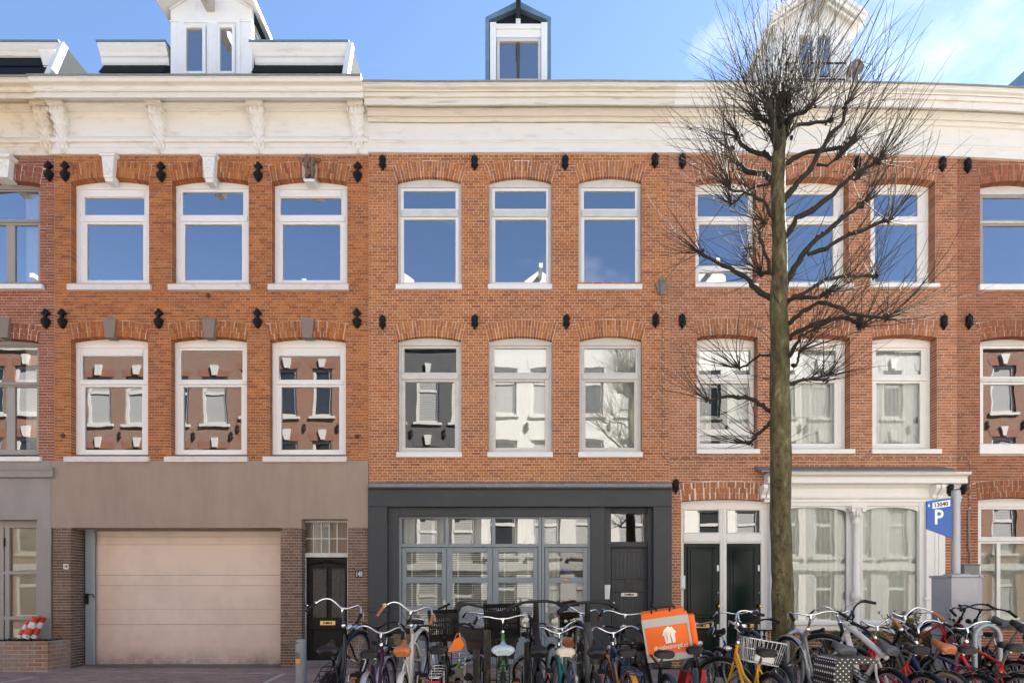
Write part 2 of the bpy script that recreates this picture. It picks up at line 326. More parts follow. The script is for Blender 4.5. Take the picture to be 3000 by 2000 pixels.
def voussoirs(wall, h, mt, yf, d, key=0., xlim=(-11.2, 11.2)):
    """the soldier bricks of one arch, each a brick of its own"""
    if not h.rise: return
    n = max(5, int(round(2*h.a*(h.Ri+h.ring/2)/.062))); st = 2*h.a/n; j = .0055
    full = h.ring*.655
    kk = (round(h.Ri, 2), round(h.ring, 3), n, mt.name, d)
    if kk not in VM:
        ms = []
        for r0, r1 in ((h.Ri, h.Ri+full-j), (h.Ri+full+j, h.Ro), (h.Ri, h.Ri+h.ring-full-j), (h.Ri+h.ring-full+j, h.Ro)):
            m = MB(); v = []
            for y in (0, d):
                for r, s in ((r0,-1), (r0,1), (r1,1), (r1,-1)):
                    t = s*(st/2-j/r); v.append((r*math.sin(t), y, r*math.cos(t)))
            m.add(v, [(0,1,2,3), (7,6,5,4), (0,4,5,1), (1,5,6,2), (2,6,7,3), (3,7,4,0)])
            me = m.mesh('brick'); me.materials.append(mt); ms.append(me)
        VM[kk] = ms
    ms = VM[kk]
    for i in range(n):
        t = -h.a+st*(i+.5)
        if abs(math.sin(t))*h.Ri < key or not xlim[0] < h.cx+math.sin(t)*h.Ri < xlim[1]: continue
        for q in (0, 1):
            o = mobj('brick', ms[q+2*(i % 2)], None, wall); o.location = (h.cx, yf-.002+RND.uniform(-.002, .002), h.cz); o.rotation_euler = (0, t+RND.uniform(-.002, .002), 0)
def brick_wall(house, x0, x1, z0, z1, holes, mt, mort, yf=WY, d=.2, seed=1, keys=(), bx=None, name='wall'):
    wall = sheet(x0, x1, z0, z1, holes, yf+.007, d).obj(name, mort, house)
    bx = bx or (x0, x1)
    tag(courses(bx[0]+.004, bx[1]-.004, z0, z1, holes, yf, d, seed=seed).obj('brickwork', mt, wall), kind='stuff')
    for i, h in enumerate(holes):
        if h.ring: voussoirs(wall, h, mt, yf, d, keys[i] if i < len(keys) else 0)
    return wall
# ---------------------------------------------------------------- windows
def rect_ring(m, ox0, ox1, oz0, oz1, ix0, ix1, iz0, iz1, y0, y1):
    m.cbox(ox0, ix0, y0, y1, oz0, oz1); m.cbox(ix1, ox1, y0, y1, oz0, oz1)
    m.cbox(ix0, ix1, y0+.001, y1, oz0, iz0); m.cbox(ix0, ix1, y0+.001, y1, iz1, oz1)
def window(house, h, yf, fm, sm, gl, gt, gb, jw=.075, sill=None, sm_mat=None, sproj=.07, vent=None, mull=None, name='window', bottom_extra=None, glb=None):
    """frame filling hole h; gt / gb = glass of the upper / lower light in photo pixels (x0, y0, x1, y1)"""
    yp = yf+.05; m = MB()
    def G(g): return fx(g[0], yp), fx(g[2], yp), fz(g[3], yp), fz(g[1], yp)
    tx0, tx1, tz0, tz1 = G(gt); bx0, bx1, bz0, bz1 = G(gb)
    zb = max(h.z0, bz0-.11)
    x0, x1 = h.x0, h.x1; d1 = yf+.10
    headz = min(tz1+.055 if not vent else fz(vent[0], yp)+.03, h.zs-.01)
    arc = [(x0+(x1-x0)*i/10, h.intr(x0+(x1-x0)*i/10)) for i in range(11)]
    m.prism_y([(x0, headz), (x1, headz)]+arc[::-1], yf, d1)
    m.cbox(x0, x0+jw, yf+.0015, d1, zb, headz); m.cbox(x1-jw, x1, yf+.0015, d1, zb, headz)
    m.cbox(x0+jw, x1-jw, yf+.002, d1, zb, zb+.05)
    tm0, tm1 = bz1+.045, tz0-.045
    if tm1-tm0 < .03: c = (tm0+tm1)/2; tm0, tm1 = c-.02, c+.02
    m.cbox(x0+jw, x1-jw, yf-.012, d1, tm0, tm1, .01)
    fr = m.obj(name, fm, house)
    s = MB(); rect_ring(s, x0+jw, x1-jw, tm1, headz, tx0, tx1, tz0, tz1, yf+.022, yf+.075); s.obj('sash', sm, fr)
    s = MB(); rect_ring(s, x0+jw, x1-jw, zb+.05, tm0, bx0, bx1, bz0, bz1, yf+.014, yf+.075)
    if mull: s.cbox(fx(mull[0], yp), fx(mull[1], yp), yf+.02, yf+.07, bz0, bz1)
    if bottom_extra: s.cbox(bx0, bx1, yf+.016, yf+.074, fz(bottom_extra[1], yp), fz(bottom_extra[0], yp))
    s.obj('sash', sm, fr)
    for (a, b, c, d), g in (((tx0, tx1, tz0, tz1), gl), ((bx0, bx1, bz0, bz1), glb or gl)):
        MB().quad((a-.01,yp,c-.01), (b+.01,yp,c-.01), (b+.01,yp,d+.01), (a-.01,yp,d+.01)).obj('pane', g, fr)
    if vent:
        v = MB(); za, zc = fz(vent[1], yp), fz(vent[0], yp)
        for i in range(3): v.cbox(tx0, tx1, yf+.01-.004*i, yp+.02, zc-(zc-za)*(i+1)/3+.003, zc-(zc-za)*i/3, .004)
        v.obj('ventilator', sm, fr)
    if sill:
        q = MB(); zt, zl = fz(sill[2], yf-sproj), fz(sill[3], yf-sproj)
        ys = WY-sproj
        q.prism_x([(ys, fz(sill[3], ys)), (ys, fz(sill[2], ys)-.004), (ys+.008, fz(sill[2], ys)), (yf+.03, fz(sill[2], ys)+.02), (yf+.03, fz(sill[3], ys))], fx(sill[0], ys), fx(sill[1], ys))
        q.obj('sill', sm_mat or sillm, fr)
    return fr
def curtain(name, label, x0, x1, z0, z1, y, mt, wl=.11, amp=.022, seed=0, gather=0.):
    r = random.Random(seed); m = MB(); n = max(8, int((x1-x0)/wl*8)); vs = []
    for i in range(n+1):
        u = i/n; x = x0+(x1-x0)*u; yy = y+amp*math.sin(2*math.pi*(x-x0)/wl+1.4*math.sin(x*5+seed))*(.6+.4*math.sin(x*3.1+seed))
        for k in range(5):
            z = z0+(z1-z0)*k/4; xx = x+gather*(x1-x0)*(0.5-u)*(1-abs(k-1)/4.); vs.append((xx, yy+.006*math.sin(k*1.3+x*9), z))
    m.add(vs, [(i*5+k, (i+1)*5+k, (i+1)*5+k+1, i*5+k+1) for i in range(n) for k in range(4)], True)
    return tag(m.obj(name, mt), label, 'curtain')
# ---------------------------------------------------------------- ornaments
K1 = [(0,0),(.16,-.04),(.22,-.1),(.18,-.14),(.40,-.17),(.46,-.23),(.40,-.29),(.17,-.32),(.12,-.38),(.13,-.46),(.30,-.49),(.36,-.54),(.5,-.57),(.44,-.70),(.33,-.82),(.2,-.92),(0,-1)]
K2 = [(0,0),(.07,-.1),(.2,-.13),(.36,-.17),(.42,-.23),(.3,-.27),(.5,-.33),(.44,-.4),(.36,-.45),(.42,-.52),(.38,-.6),(.5,-.68),(.42,-.75),(.26,-.8),(.2,-.88),(0,-1)]
AM = {}
def anchor(house, px, py, kind=2, Y=WY):
    w_, h_ = (.195, .42) if kind == 1 else (.15, .335)
    if kind not in AM:
        m = MB(); K = K1 if kind == 1 else K2
        pts = [(x*w_, h_/2+z*h_) for x, z in K]+[(-x*w_, h_/2+z*h_) for x, z in K[-2:0:-1]]
        m.prism_y(pts, -.05, -.012)
        m.prism_y([(x*.72, z*.86) for x, z in pts], -.068, -.05)
        m.ball((0, -.07, -h_*.12), (.038, .03, .045)); m.ball((0, -.065, h_*.27), (.02, .016, .05)); m.ball((0, -.066, -h_*.34), (.018, .014, .04))
        for s in (-1, 1): m.ball((s*w_*.27, -.06, -h_*.1), (.02, .014, .035)); m.ball((s*w_*.25, -.06, h_*.24), (.018, .014, .02))
        m.tube([(0,-.02,0), (0,.05,0)], .012, 6)
        me = m.mesh('wall_anchor'); me.materials.append(iron); AM[kind] = me
    o = mobj('wall_anchor', AM[kind], None, house); o.location = Vector((fx(px, Y-.05), Y, fz(py, Y-.05)))-wof(house); o.rotation_euler = (0, RND.uniform(-.03, .03), 0); return o
def bracket(parent, X, mt):
    """acanthus console under the gutter"""
    P = [(309,11.60,.150),(314,11.565,.155),(322,11.56,.152),(330,11.60,.150),(338,11.665,.142),(350,11.72,.138),(365,11.775,.132),(380,11.82,.128),(395,11.855,.124),(408,11.875,.122),(416,11.86,.12),(424,11.885,.118),(434,11.90,.105),(441,11.91,.075),(449,11.925,.02)]
    P = [(a, 11.925-(11.925-y)*.58, w_*.92) for a, y, w_ in P]; m = MB(); vs = []; J = 13; pts = []
    for a in range(len(P)-1):
        for q in range(3):
            t = q/3; pts.append(tuple(P[a][i]*(1-t)+P[a+1][i]*t for i in range(3)))
    pts.append(P[-1])
    for i, (py, y, hw) in enumerate(pts):
        z = fz(py, y)
        for k in range(J):
            u = -1+2*k/(J-1); v = (py-309)/140.; r = 0.
            if v < .16: r = .026*math.cos(u*math.pi*3)
            elif v < .72: r = .016*math.exp(-(u*5)**2)+.042*math.sin((v*34+abs(u)*5))*(abs(u) > .22)*abs(u)+.012*math.sin(v*55)*(abs(u) > .7)
            else: r = .035*math.cos(u*math.pi*2.2)*math.sin((v-.72)*22)
            e = hw*(1+(.10*math.sin(v*46) if .2 < v < .95 else 0))
            vs.append((X+u*e, y-r, z))
    n = len(pts); m.add(vs, [(i*J+k, i*J+k+1, (i+1)*J+k+1, (i+1)*J+k) for i in range(n-1) for k in range(J-1)], True)
    for k in (0, J-1):
        col = [vs[i*J+k] for i in range(n)]; bk = [(v[0], 12.0, v[2]) for v in col]
        m.add(col+bk, [(i, i+1, n+i+1, n+i) for i in range(n-1)])
    m.box(X-.15, X+.15, 11.69, 11.95, fz(309,11.71), fz(304,11.71)); m.box(X-.165, X+.165, 11.67, 11.95, fz(304,11.71), fz(296,11.71))
    for s in (-1, 1): m.lathe([(.055,0),(.06,.012),(.04,.02),(.015,.03)], 12, (X+s*.14-(0.03 if s < 0 else 0), 11.755, fz(320,11.74)), 'x')
    return m.obj('bracket', mt, parent)
def cornice(house, prof, p0, p1, mt, sag=None, cap=None, seg=1, name='cornice', back=12.4):
    """moulding run along the facade: prof = (photo row, distance) from top to bottom"""
    m = MB(); ys = [y for _, y in prof]; xs = [fx(p0)+(fx(p1)-fx(p0))*i/seg for i in range(seg+1)]; n = len(prof)+2
    vs = []
    for x in xs:
        dz = sag(x) if sag else 0
        col = [(x, back, fz(prof[0][0], prof[0][1])+dz)]+[(x, y, fz(p, y)+dz) for p, y in prof]+[(x, back, fz(prof[-1][0], prof[-1][1])+dz)]; vs += col
    m.add(vs, [(i*n+k, i*n+k+1, (i+1)*n+k+1, (i+1)*n+k) for i in range(seg) for k in range(n)[:-1]]+[tuple(range(n)), tuple(range(seg*n+n-1, seg*n-1, -1))])
    o = m.obj(name, mt, house)
    if cap:
        c = MB(); vs = []
        for x in xs:
            dz = sag(x) if sag else 0; y, z = prof[0][1]-.02, fz(prof[0][0], prof[0][1])+dz
            vs += [(x, y, z-.012), (x, y-.012, z+.012), (x, y+.01, z+.03), (x, back, z+.035), (x, back, z+.004), (x, y+.03, z+.004)]
        c.add(vs, [(i*6+k, i*6+(k+1) % 6, (i+1)*6+(k+1) % 6, (i+1)*6+k) for i in range(seg) for k in range(6)]+[tuple(range(6)), tuple(range(seg*6+5, seg*6-1, -1))])
        c.obj('gutter_edge', cap, o)
    return o
def cyma(p0, y0, p1, y1, n=6, flip=False):
    r = []
    for i in range(n+1):
        t = i/n; s = t-math.sin(2*math.pi*t)/(2*math.pi)*(.9 if not flip else -.6); r.append((p0+(p1-p0)*t, y0+(y1-y0)*s))
    return r
def shell(house, p0, p1, top, floors=(fz(1370), fz(905)), depth=9.5, lo=0.):
    x0, x1 = fx(p0)+.02, fx(p1)-.02; m = MB(); y0, y1 = WY+.21, WY+depth; e = .06
    m.box(x0, x0+e, y0, y1, lo, top); m.box(x1-e, x1, y0, y1, lo, top); m.box(x0+e, x1-e, y1-e, y1, lo, top); m.box(x0+e, x1-e, WY+.3, y1-e, lo, lo+.03)
    for f in floors: m.box(x0+e, x1-e, WY+.22, y1-e, f-.12, f+.12)
    m.box(x0+e, x1-e, WY+3.2, WY+3.3, lo+.03, top)
    m.obj('inner_walls', interior, house)
    q = MB(); q.box(x0, x1, WY+.21, y1, top, top+.12); q.obj('roof_deck', roofing, house)
def textmesh(txt, size, mt, parent, loc, rot=(rad(90), 0, 0), depth=.002, name='lettering', bold=0., sx=1.):
    cu = bpy.data.curves.new('t', 'FONT'); cu.body = txt; cu.size = size; cu.extrude = depth; cu.align_x = 'CENTER'; cu.align_y = 'CENTER'; cu.offset = bold; cu.resolution_u = 3
    ob = bpy.data.objects.new('t', cu); COL.objects.link(ob); dg = bpy.context.evaluated_depsgraph_get(); me = bpy.data.meshes.new_from_object(ob.evaluated_get(dg)); bpy.data.objects.remove(ob); bpy.data.curves.remove(cu)
    me.materials.clear(); me.materials.append(mt); me.name = name
    o = bpy.data.objects.new(name, me); COL.objects.link(o); o.parent = parent; o.location = Vector(loc)-wof(parent); o.rotation_euler = rot; o.scale = (sx, 1, 1); return o

# ================================================================ house with the garage (number 148)
GB = 1945
hB = thing('brick_house', 'orange-brown brick house with four scrolled cornice brackets above a garage door', 'house', (fx(620), WY, 0), 'terraced houses along the street')
bu = [Hole(207,436,829,531,.085,.335), Hole(503,728,829,531,.085,.335), Hole(796,1017,829,532,.085,.335)]
bl = [Hole(206,433,1335,995,.07,.33), Hole(500,723,1335,995,.07,.33), Hole(789,1013,1335,996,.07,.33)]
brick_wall(hB, fx(160), fx(1080), fz(1352), fz(440), bu+bl, bk_b, mortar_r, seed=3, keys=[.13,.13,.13,.11,.11,.11])
shell(hB, 160, 1080, fz(240))
YB = WY+.15
for i, (h, g0, g1) in enumerate(zip(bu, (251,537,823), (425,714,1001))):
    window(hB, h, YB, upvc, upvc, g_sky, (g0, 582 if i != 1 else 565, g1, 632), (g0+7, 660, g1-3, 823), .085, (h.x0*140+1500-12, h.x1*140+1500+3, 831, 848), vent=(563,581) if i != 1 else None)
for i, (h, g0, g1) in enumerate(zip(bl, (244,532,818), (422,712,998))):
    window(hB, h, YB, upvc, upvc, g_mid, (g0, 1045 if i != 1 else 1028, g1, 1113), (g0+8, 1135, g1-3, 1318), .085, (h.x0*140+1500-20, h.x1*140+1500+1, 1336, 1352), vent=(1026,1044) if i != 1 else None)
for x in (188,470,755,1047): anchor(hB, x, 500 if x < 400 else 502, 1)
for x in (180,463,753,1045): anchor(hB, x, 932, 1)
PB = [(222,11.36),(228,11.36)]+cyma(229,11.37,262,11.50,7)+[(264,11.49),(267,11.485),(269,11.52),(271,11.53),(286,11.53),(288,11.56),(297,11.78),(302,11.76),(308,11.79),(313,11.80),(320,11.845),(325,11.85),(327,11.88),(337,11.90),(345,11.93),(370,11.95),(400,11.955),(402,11.90),(408,11.885),(415,11.90),(418,11.935),(421,11.94),(447,11.945),(451,11.95)]
cB = cornice(hB, PB, 156, 1081, cream2, cap=lead, name='cornice')
for X in (-9.34,-7.33,-5.26,-3.20): bracket(cB, X, cream2)
m = MB()
for a, b in ((212,440),(500,732),(790,1020)): m.cbox(fx(a), fx(b), 11.93, 11.96, fz(440), fz(428), .006)
m.obj('panel', cream2, cB)
def keystone(px, top, bot, w0, w1, mt, y=11.87, orn=True):
    m = MB(); xc = fx(px, y); z1, z0 = fz(top, y), fz(bot, y); a, b = w0/2, w1/2
    m.prism_y([(xc-b,z0),(xc+b,z0),(xc+a,z1),(xc-a,z1)], y, 12.1)
    if orn:
        m.prism_y([(xc-a-.02,z1),(xc+a+.02,z1),(xc+a+.045,z1+.045),(xc-a-.045,z1+.045)], y-.03, 12.05); m.prism_y([(xc-a-.052,z1+.045),(xc+a+.052,z1+.045),(xc+a+.052,z1+.07),(xc-a-.052,z1+.07)], y-.045, 12.05)
        m.prism_y([(xc-b*.8,z0-.07),(xc+b*.8,z0-.07),(xc+b,z0),(xc-b,z0)], y+.03, 12.1)
        t = z1-z0
        m.tube([(xc+.06*math.cos(q*.55), y-.004, z0+t*.68+.09*math.sin(q*.55)) for q in range(0, 10)], .012, 5)
        for q in range(12): m.ball((xc+RND.uniform(-.055,.055), y-.003, z0+t*RND.uniform(.12,.62)), (RND.uniform(.012,.024), .014, RND.uniform(.015,.035)), 6, 4)
        for s in (-1, 1): m.tube([(xc+s*(b*.8), y, z0+.03), (xc+s*(a*.85), y, z1-.03)], .007, 4)
    return m.obj('keystone', mt, hB)
keystone(316,458,519,.26,.18,white,11.90); keystone(611,460,521,.26,.18,white,11.90)
k3 = MB(); xc = fx(906,11.9)
for q in range(26): k3.ball((xc+RND.uniform(-.11,.11)*(1-.4*q/26), 11.93+RND.uniform(-.03,.03), fz(462+q*2.2, 11.93)), (RND.uniform(.03,.06), .05, RND.uniform(.03,.07)), 6, 4)
for s in (-1, 1): k3.ball((xc+s*.17, 11.94, fz(468,11.93)), (.06,.03,.04), 6, 4); k3.box(xc+s*.06-.02, xc+s*.06+.02, 11.88, 12.0, fz(520,11.9), fz(466,11.9))
tag(k3.obj('keystone', rotten, hB), 'crumbling brown keystone')
MB().prism_y([(xc-.10,fz(531,11.88)),(xc+.10,fz(531,11.88)),(xc+.12,fz(524,11.88)),(xc-.12,fz(524,11.88))], 11.88, 12.1).obj('keystone', white, hB)
for x, t in ((320,933),(611,933),(900,931)): keystone(x, t, 988, .265, .19, keystone_t, 11.94, False)
# ground floor
YG, YD = WY+.42, WY+.24
m = MB(); zt, zb_, zn = fz(1349), fz(1545), fz(1520)
m.prism_y([(fx(151),zb_),(fx(884),zb_),(fx(884),zn),(fx(1019),zn),(fx(1019),zb_),(fx(1079.5),zb_),(fx(1079.5),zt),(fx(151),zt)], WY-.016, WY+.45)
sb = m.obj('stucco_band', stucco, hB)
def pier(house, p0, p1, ztop, left_face=None, right_face=None, deep=.42, seed=9):
    wl = sheet(fx(p0), fx(p1), 0, ztop, [], WY+.007, .1); 
    for p, f in ((p0, left_face), (p1, right_face)):
        if f: wl.quad((fx(p)+(-.004 if f < 0 else -.006)+(.01 if f < 0 else 0), WY+.007, 0), (fx(p)+(.006 if f < 0 else -.006), WY+deep, 0), (fx(p)+(.006 if f < 0 else -.006), WY+deep, ztop), (fx(p)+(.006 if f < 0 else -.006), WY+.007, ztop))
    wo = wl.obj('pier', mortar_g, house)
    m = courses(fx(p0)+(.0 if left_face else .004), fx(p1)-(.0 if right_face else .004), 0, ztop, [], WY, .098, ch=.0585, seed=seed, wob=.004)
    r = random.Random(seed); k = 0; z = 0
    while z < ztop-.02:
        for p, f in ((p0, left_face), (p1, right_face)):
            if not f: continue
            y = WY+.108-(.06 if k % 2 else 0)
            while y < WY+deep:
                a, b = max(y, WY+.106), min(y+.20, WY+deep); y += .212
                if b-a > .02:
                    xo = fx(p)+r.uniform(-.003,.003)
                    m.box(min(xo, xo-.09*f), max(xo, xo-.09*f), a, b, z, min(z+.049, ztop))
        z += .0585; k += 1
    tag(m.obj('brickwork', bk_p, wo), kind='stuff'); return wo
pier(hB, 155, 207, zb_-.002, None, 1, .44, 9); pier(hB, 822, 884, zb_-.002, -1, 1, .44, 10); pier(hB, 1019, 1079.5, zb_-.002, -1, None, .3, 11)
rows = [1555,1571,1594,1684,1714,1783,1828,1948]
gd = MB(); gd.box(fx(279,YG), fx(824,YG), YG+.035, YG+.06, 0, fz(1540,YG)); gdo = gd.obj('garage_door', mat('door_groove', (.30,.225,.18), .7), hB)
for a, b in zip(rows, rows[1:]):
    g = 1.0 if b in (1571,1594,1684,1714,1828,1948) else .35
    MB().cbox(fx(281,YG), fx(823,YG), YG+(.0 if a >= 1594 else .012), YG+.034, fz(b,YG)+.0028*g, fz(a,YG)-.0018*g, .003).obj('door_panel', garage, gdo)
MB().box(fx(279,YG), fx(824,YG), YG-.004, YG+.03, 0.005, fz(1948,YG)-.002).obj('rubber_seal', mat('rubber', (.012,.012,.012), .8), gdo)
m = MB(); m.cbox(fx(252,YG-.03), fx(277,YG-.03), YG-.06, YG+.06, 0, fz(1540,YG), .008); m.cbox(fx(268,YG-.08), fx(277,YG-.08), YG-.085, YG-.06, 0.02, fz(1560,YG), .004)
jp = m.obj('door_post', steelblue, hB)
m = MB(); m.tube([(fx(256,12.3),12.31,fz(1740,12.3)), (fx(272,12.28),12.27,fz(1740,12.3)), (fx(277,12.28),12.27,fz(1750,12.3))], .012, 6); m.box(fx(251,12.33), fx(257,12.33), 12.31, 12.36, fz(1768,12.3), fz(1738,12.3)); m.obj('handle', iron, jp)
# door 148
m = MB(); xa, xb = fx(885,YD), fx(1026,YD)
m.cbox(xa, fx(897,YD), YD-.03, YD+.08, 0.1, fz(1619,YD)); m.box(fx(1018,YD), xb, YD-.02, YD+.08, 0.1, fz(1619,YD)); m.cbox(xa, xb, YD-.05, YD+.08, fz(1632,YD), fz(1619,YD)); m.cbox(xa, xb, YD-.03, YD+.08, fz(1530,YD), fz(1518,YD))
for x0, x1 in ((885,893),(1018,1026)): m.box(fx(x0,YD), fx(x1,YD), YD-.028, YD+.08, fz(1619,YD), fz(1530,YD))
fr = m.obj('door_frame', lgrey, hB)
m = MB()
for c in (919,942,965,988): m.box(fx(c-1.6,YD), fx(c+1.6,YD), YD-.005, YD+.03, fz(1618,YD), fz(1531,YD))
m.box(fx(893,YD), fx(1018,YD), YD-.003, YD+.03, fz(1578.5,YD), fz(1575.5,YD)); m.obj('glazing_bar', lgrey, fr)
MB().quad((fx(893,YD),YD+.02,fz(1619,YD)),(fx(1018,YD),YD+.02,fz(1619,YD)),(fx(1018,YD),YD+.02,fz(1530,YD)),(fx(893,YD),YD+.02,fz(1530,YD))).obj('pane', g_dim, fr)
MB().quad((fx(893,YD),YD+.05,fz(1619,YD)),(fx(1018,YD),YD+.05,fz(1619,YD)),(fx(1018,YD),YD+.05,fz(1530,YD)),(fx(893,YD),YD+.05,fz(1530,YD))).obj('backing', mat('taupe_backing', (.26,.225,.19), .8), fr)
def raised(m, x0, x1, z0, z1, y, t=.018, wdt=.022):
    """moulded panel: a frame of beads with a bevelled field"""
    for a, b, c, d in ((x0,x1,z0,z0+wdt),(x0,x1,z1-wdt,z1),(x0,x0+wdt,z0+wdt,z1-wdt),(x1-wdt,x1,z0+wdt,z1-wdt)): m.cbox(a, b, y-t, y+.002, c, d, .007)
    m.cbox(x0+wdt*1.9, x1-wdt*1.9, y-t*.55, y+.002, z0+wdt*1.9, z1-wdt*1.9, .008)
ly = YD+.02; m = MB(); m.box(fx(898,ly), fx(1018,ly), ly, ly+.05, .14, fz(1633,ly)); dr_ = m.obj('door', blackdoor, hB)
m = MB(); cx_ = (fx(898,ly)+fx(1018,ly))/2; hw = .42
arcp = [(cx_+hw*t, fz(1655,ly)+.10*(1-abs(t))**.8*(1 if abs(t) < .85 else 0.4)) for t in [i/10-1 for i in range(21)]]
m.tube([(x, ly-.012, z) for x, z in arcp], .02, 6); m.tube([(x*1.0, ly-.008, z-.035) for x, z in arcp[4:-4]], .01, 5)
raised(m, fx(912,ly), fx(1010,ly), fz(1915,ly), fz(1840,ly), ly); m.cbox(fx(898,ly), fx(1018,ly), ly-.03, ly, .14, .19, .01)
for a, b in ((917,957),(971,1011)):
    for q in ((a-3,a,1664,1810),(b,b+3,1664,1810)): m.box(fx(q[0],ly), fx(q[1],ly), ly-.02, ly+.002, fz(q[3],ly), fz(q[2],ly))
    for q in (1661,1807): m.box(fx(a-3,ly), fx(b+3,ly), ly-.021, ly+.002, fz(q+4,ly), fz(q,ly))
m.obj('moulding', blackdoor, dr_)
gk = mat('door_lattice_iron', (.14,.14,.14), .5, metal=.4); gg = mat('dim_door_glass', (.035,.036,.034), .25, var=.3, scale=14)
for a, b in ((917,957),(971,1011)):
    x0, x1, z0, z1 = fx(a,ly), fx(b,ly), fz(1807,ly), fz(1665,ly)
    MB().quad((x0,ly-.003,z0),(x1,ly-.003,z0),(x1,ly-.003,z1),(x0,ly-.003,z1)).obj('pane', gg, dr_)
    m = MB(); n = 7; s_ = (x1-x0)/3.
    zz = z0-(x1-x0)
    while zz < z1:
        for sg in (1, -1):
            p = [(x0, zz), (x1, zz+(x1-x0))] if sg > 0 else [(x1, zz), (x0, zz+(x1-x0))]
            (ax_, az), (bx_, bz) = p
            t0, t1 = max(0, (z0-az)/(bz-az)), min(1, (z1-az)/(bz-az))
            if t1 > t0: m.tube([(ax_+(bx_-ax_)*t0, ly-.008, az+(bz-az)*t0), (ax_+(bx_-ax_)*t1, ly-.008, az+(bz-az)*t1)], .0038, 4, False, False)
        zz += s_*.75
    for i in range(1, 3): m.tube([(x0+(x1-x0)*i/3, ly-.009, z0), (x0+(x1-x0)*i/3, ly-.009, z1)], .003, 4, False, False)
    m.obj('lattice', gk, dr_)
def letterbox(par, p0, p1, p2, p3, y, mt=brass):
    m = MB(); m.cbox(fx(p0,y), fx(p1,y), y-.012, y+.003, fz(p3,y), fz(p2,y), .004); o = m.obj('letterbox', mt, par)
    x0, x1, z0, z1 = fx(p0,y), fx(p1,y), fz(p3,y), fz(p2,y); w_ = x1-x0; h_ = z1-z0
    MB().cbox(x0+w_*.22, x1-w_*.22, y-.016, y, z0+h_*.28, z1-h_*.28, .002).obj('flap', iron, o)
    MB().box(x0+w_*.28, x0+w_*.4, y-.0175, y, z0+h_*.36, z1-h_*.36).box(x1-w_*.4, x1-w_*.28, y-.0175, y, z0+h_*.36, z1-h_*.36).obj('sticker', mat('yellow_sticker', (.7,.36,.05), .5), o)
letterbox(dr_, 938, 983, 1817, 1830, ly)
m = MB(); m.lathe([(.012,0),(.012,-.03),(.035,-.045),(.04,-.06),(.03,-.078),(.005,-.085)], 14, (fx(902,ly), ly, fz(1773,ly)), 'y'); m.lathe([(.02,0),(.022,-.012),(.015,-.018)], 12, (fx(901,ly), ly, fz(1796,ly)), 'y'); m.obj('door_knob', chrome, dr_)
m = MB(); m.cbox(fx(884), fx(1019), WY+.02, YD+.1, 0, .14, .012); m.cbox(fx(884), fx(1019), WY-.02, WY+.03, 0.0, .07, .012); m.obj('doorstep', mat('bluestone', (.14,.14,.14), .6, var=.15, bump=.2), hB)
def plate(par, px, py, w_, h_, col, tcol, txt, Y=WY, ts=.8, sx=.8, name='number_plate'):
    c = at(px, py, Y-.012); m = MB(); m.cbox(c.x-w_/2, c.x+w_/2, Y-.012, Y+.002, c.z-h_/2, c.z+h_/2, .003); o = m.obj(name, col, par)
    textmesh(txt, h_*ts, tcol, o, (c.x, Y-.0135, c.z-h_*.02), depth=.001, bold=.001, sx=sx)
    return o
wplate = mat('plate_white', (.8,.8,.78), .4); bplate = mat('plate_black', (.012,.012,.014), .3)
plate(hB, 1052, 1680.5, .165, .165, bplate, wplate, '148', ts=.95, sx=.62); plate(hB, 192.5, 1658.5, .105, .11, wplate, bplate, '148', ts=.95, sx=.55)
for x, y in ((609,865),(183,1275),(1045,1277)):
    c = at(x, y, WY-.02); MB().lathe([(.045,.02),(.045,-.02),(.03,-.03),(.012,-.03)], 10, (c.x, WY, c.z), 'y').obj('iron_rosette', mat('rusty_iron', (.09,.045,.03), .9, var=.3, scale=40), hB)
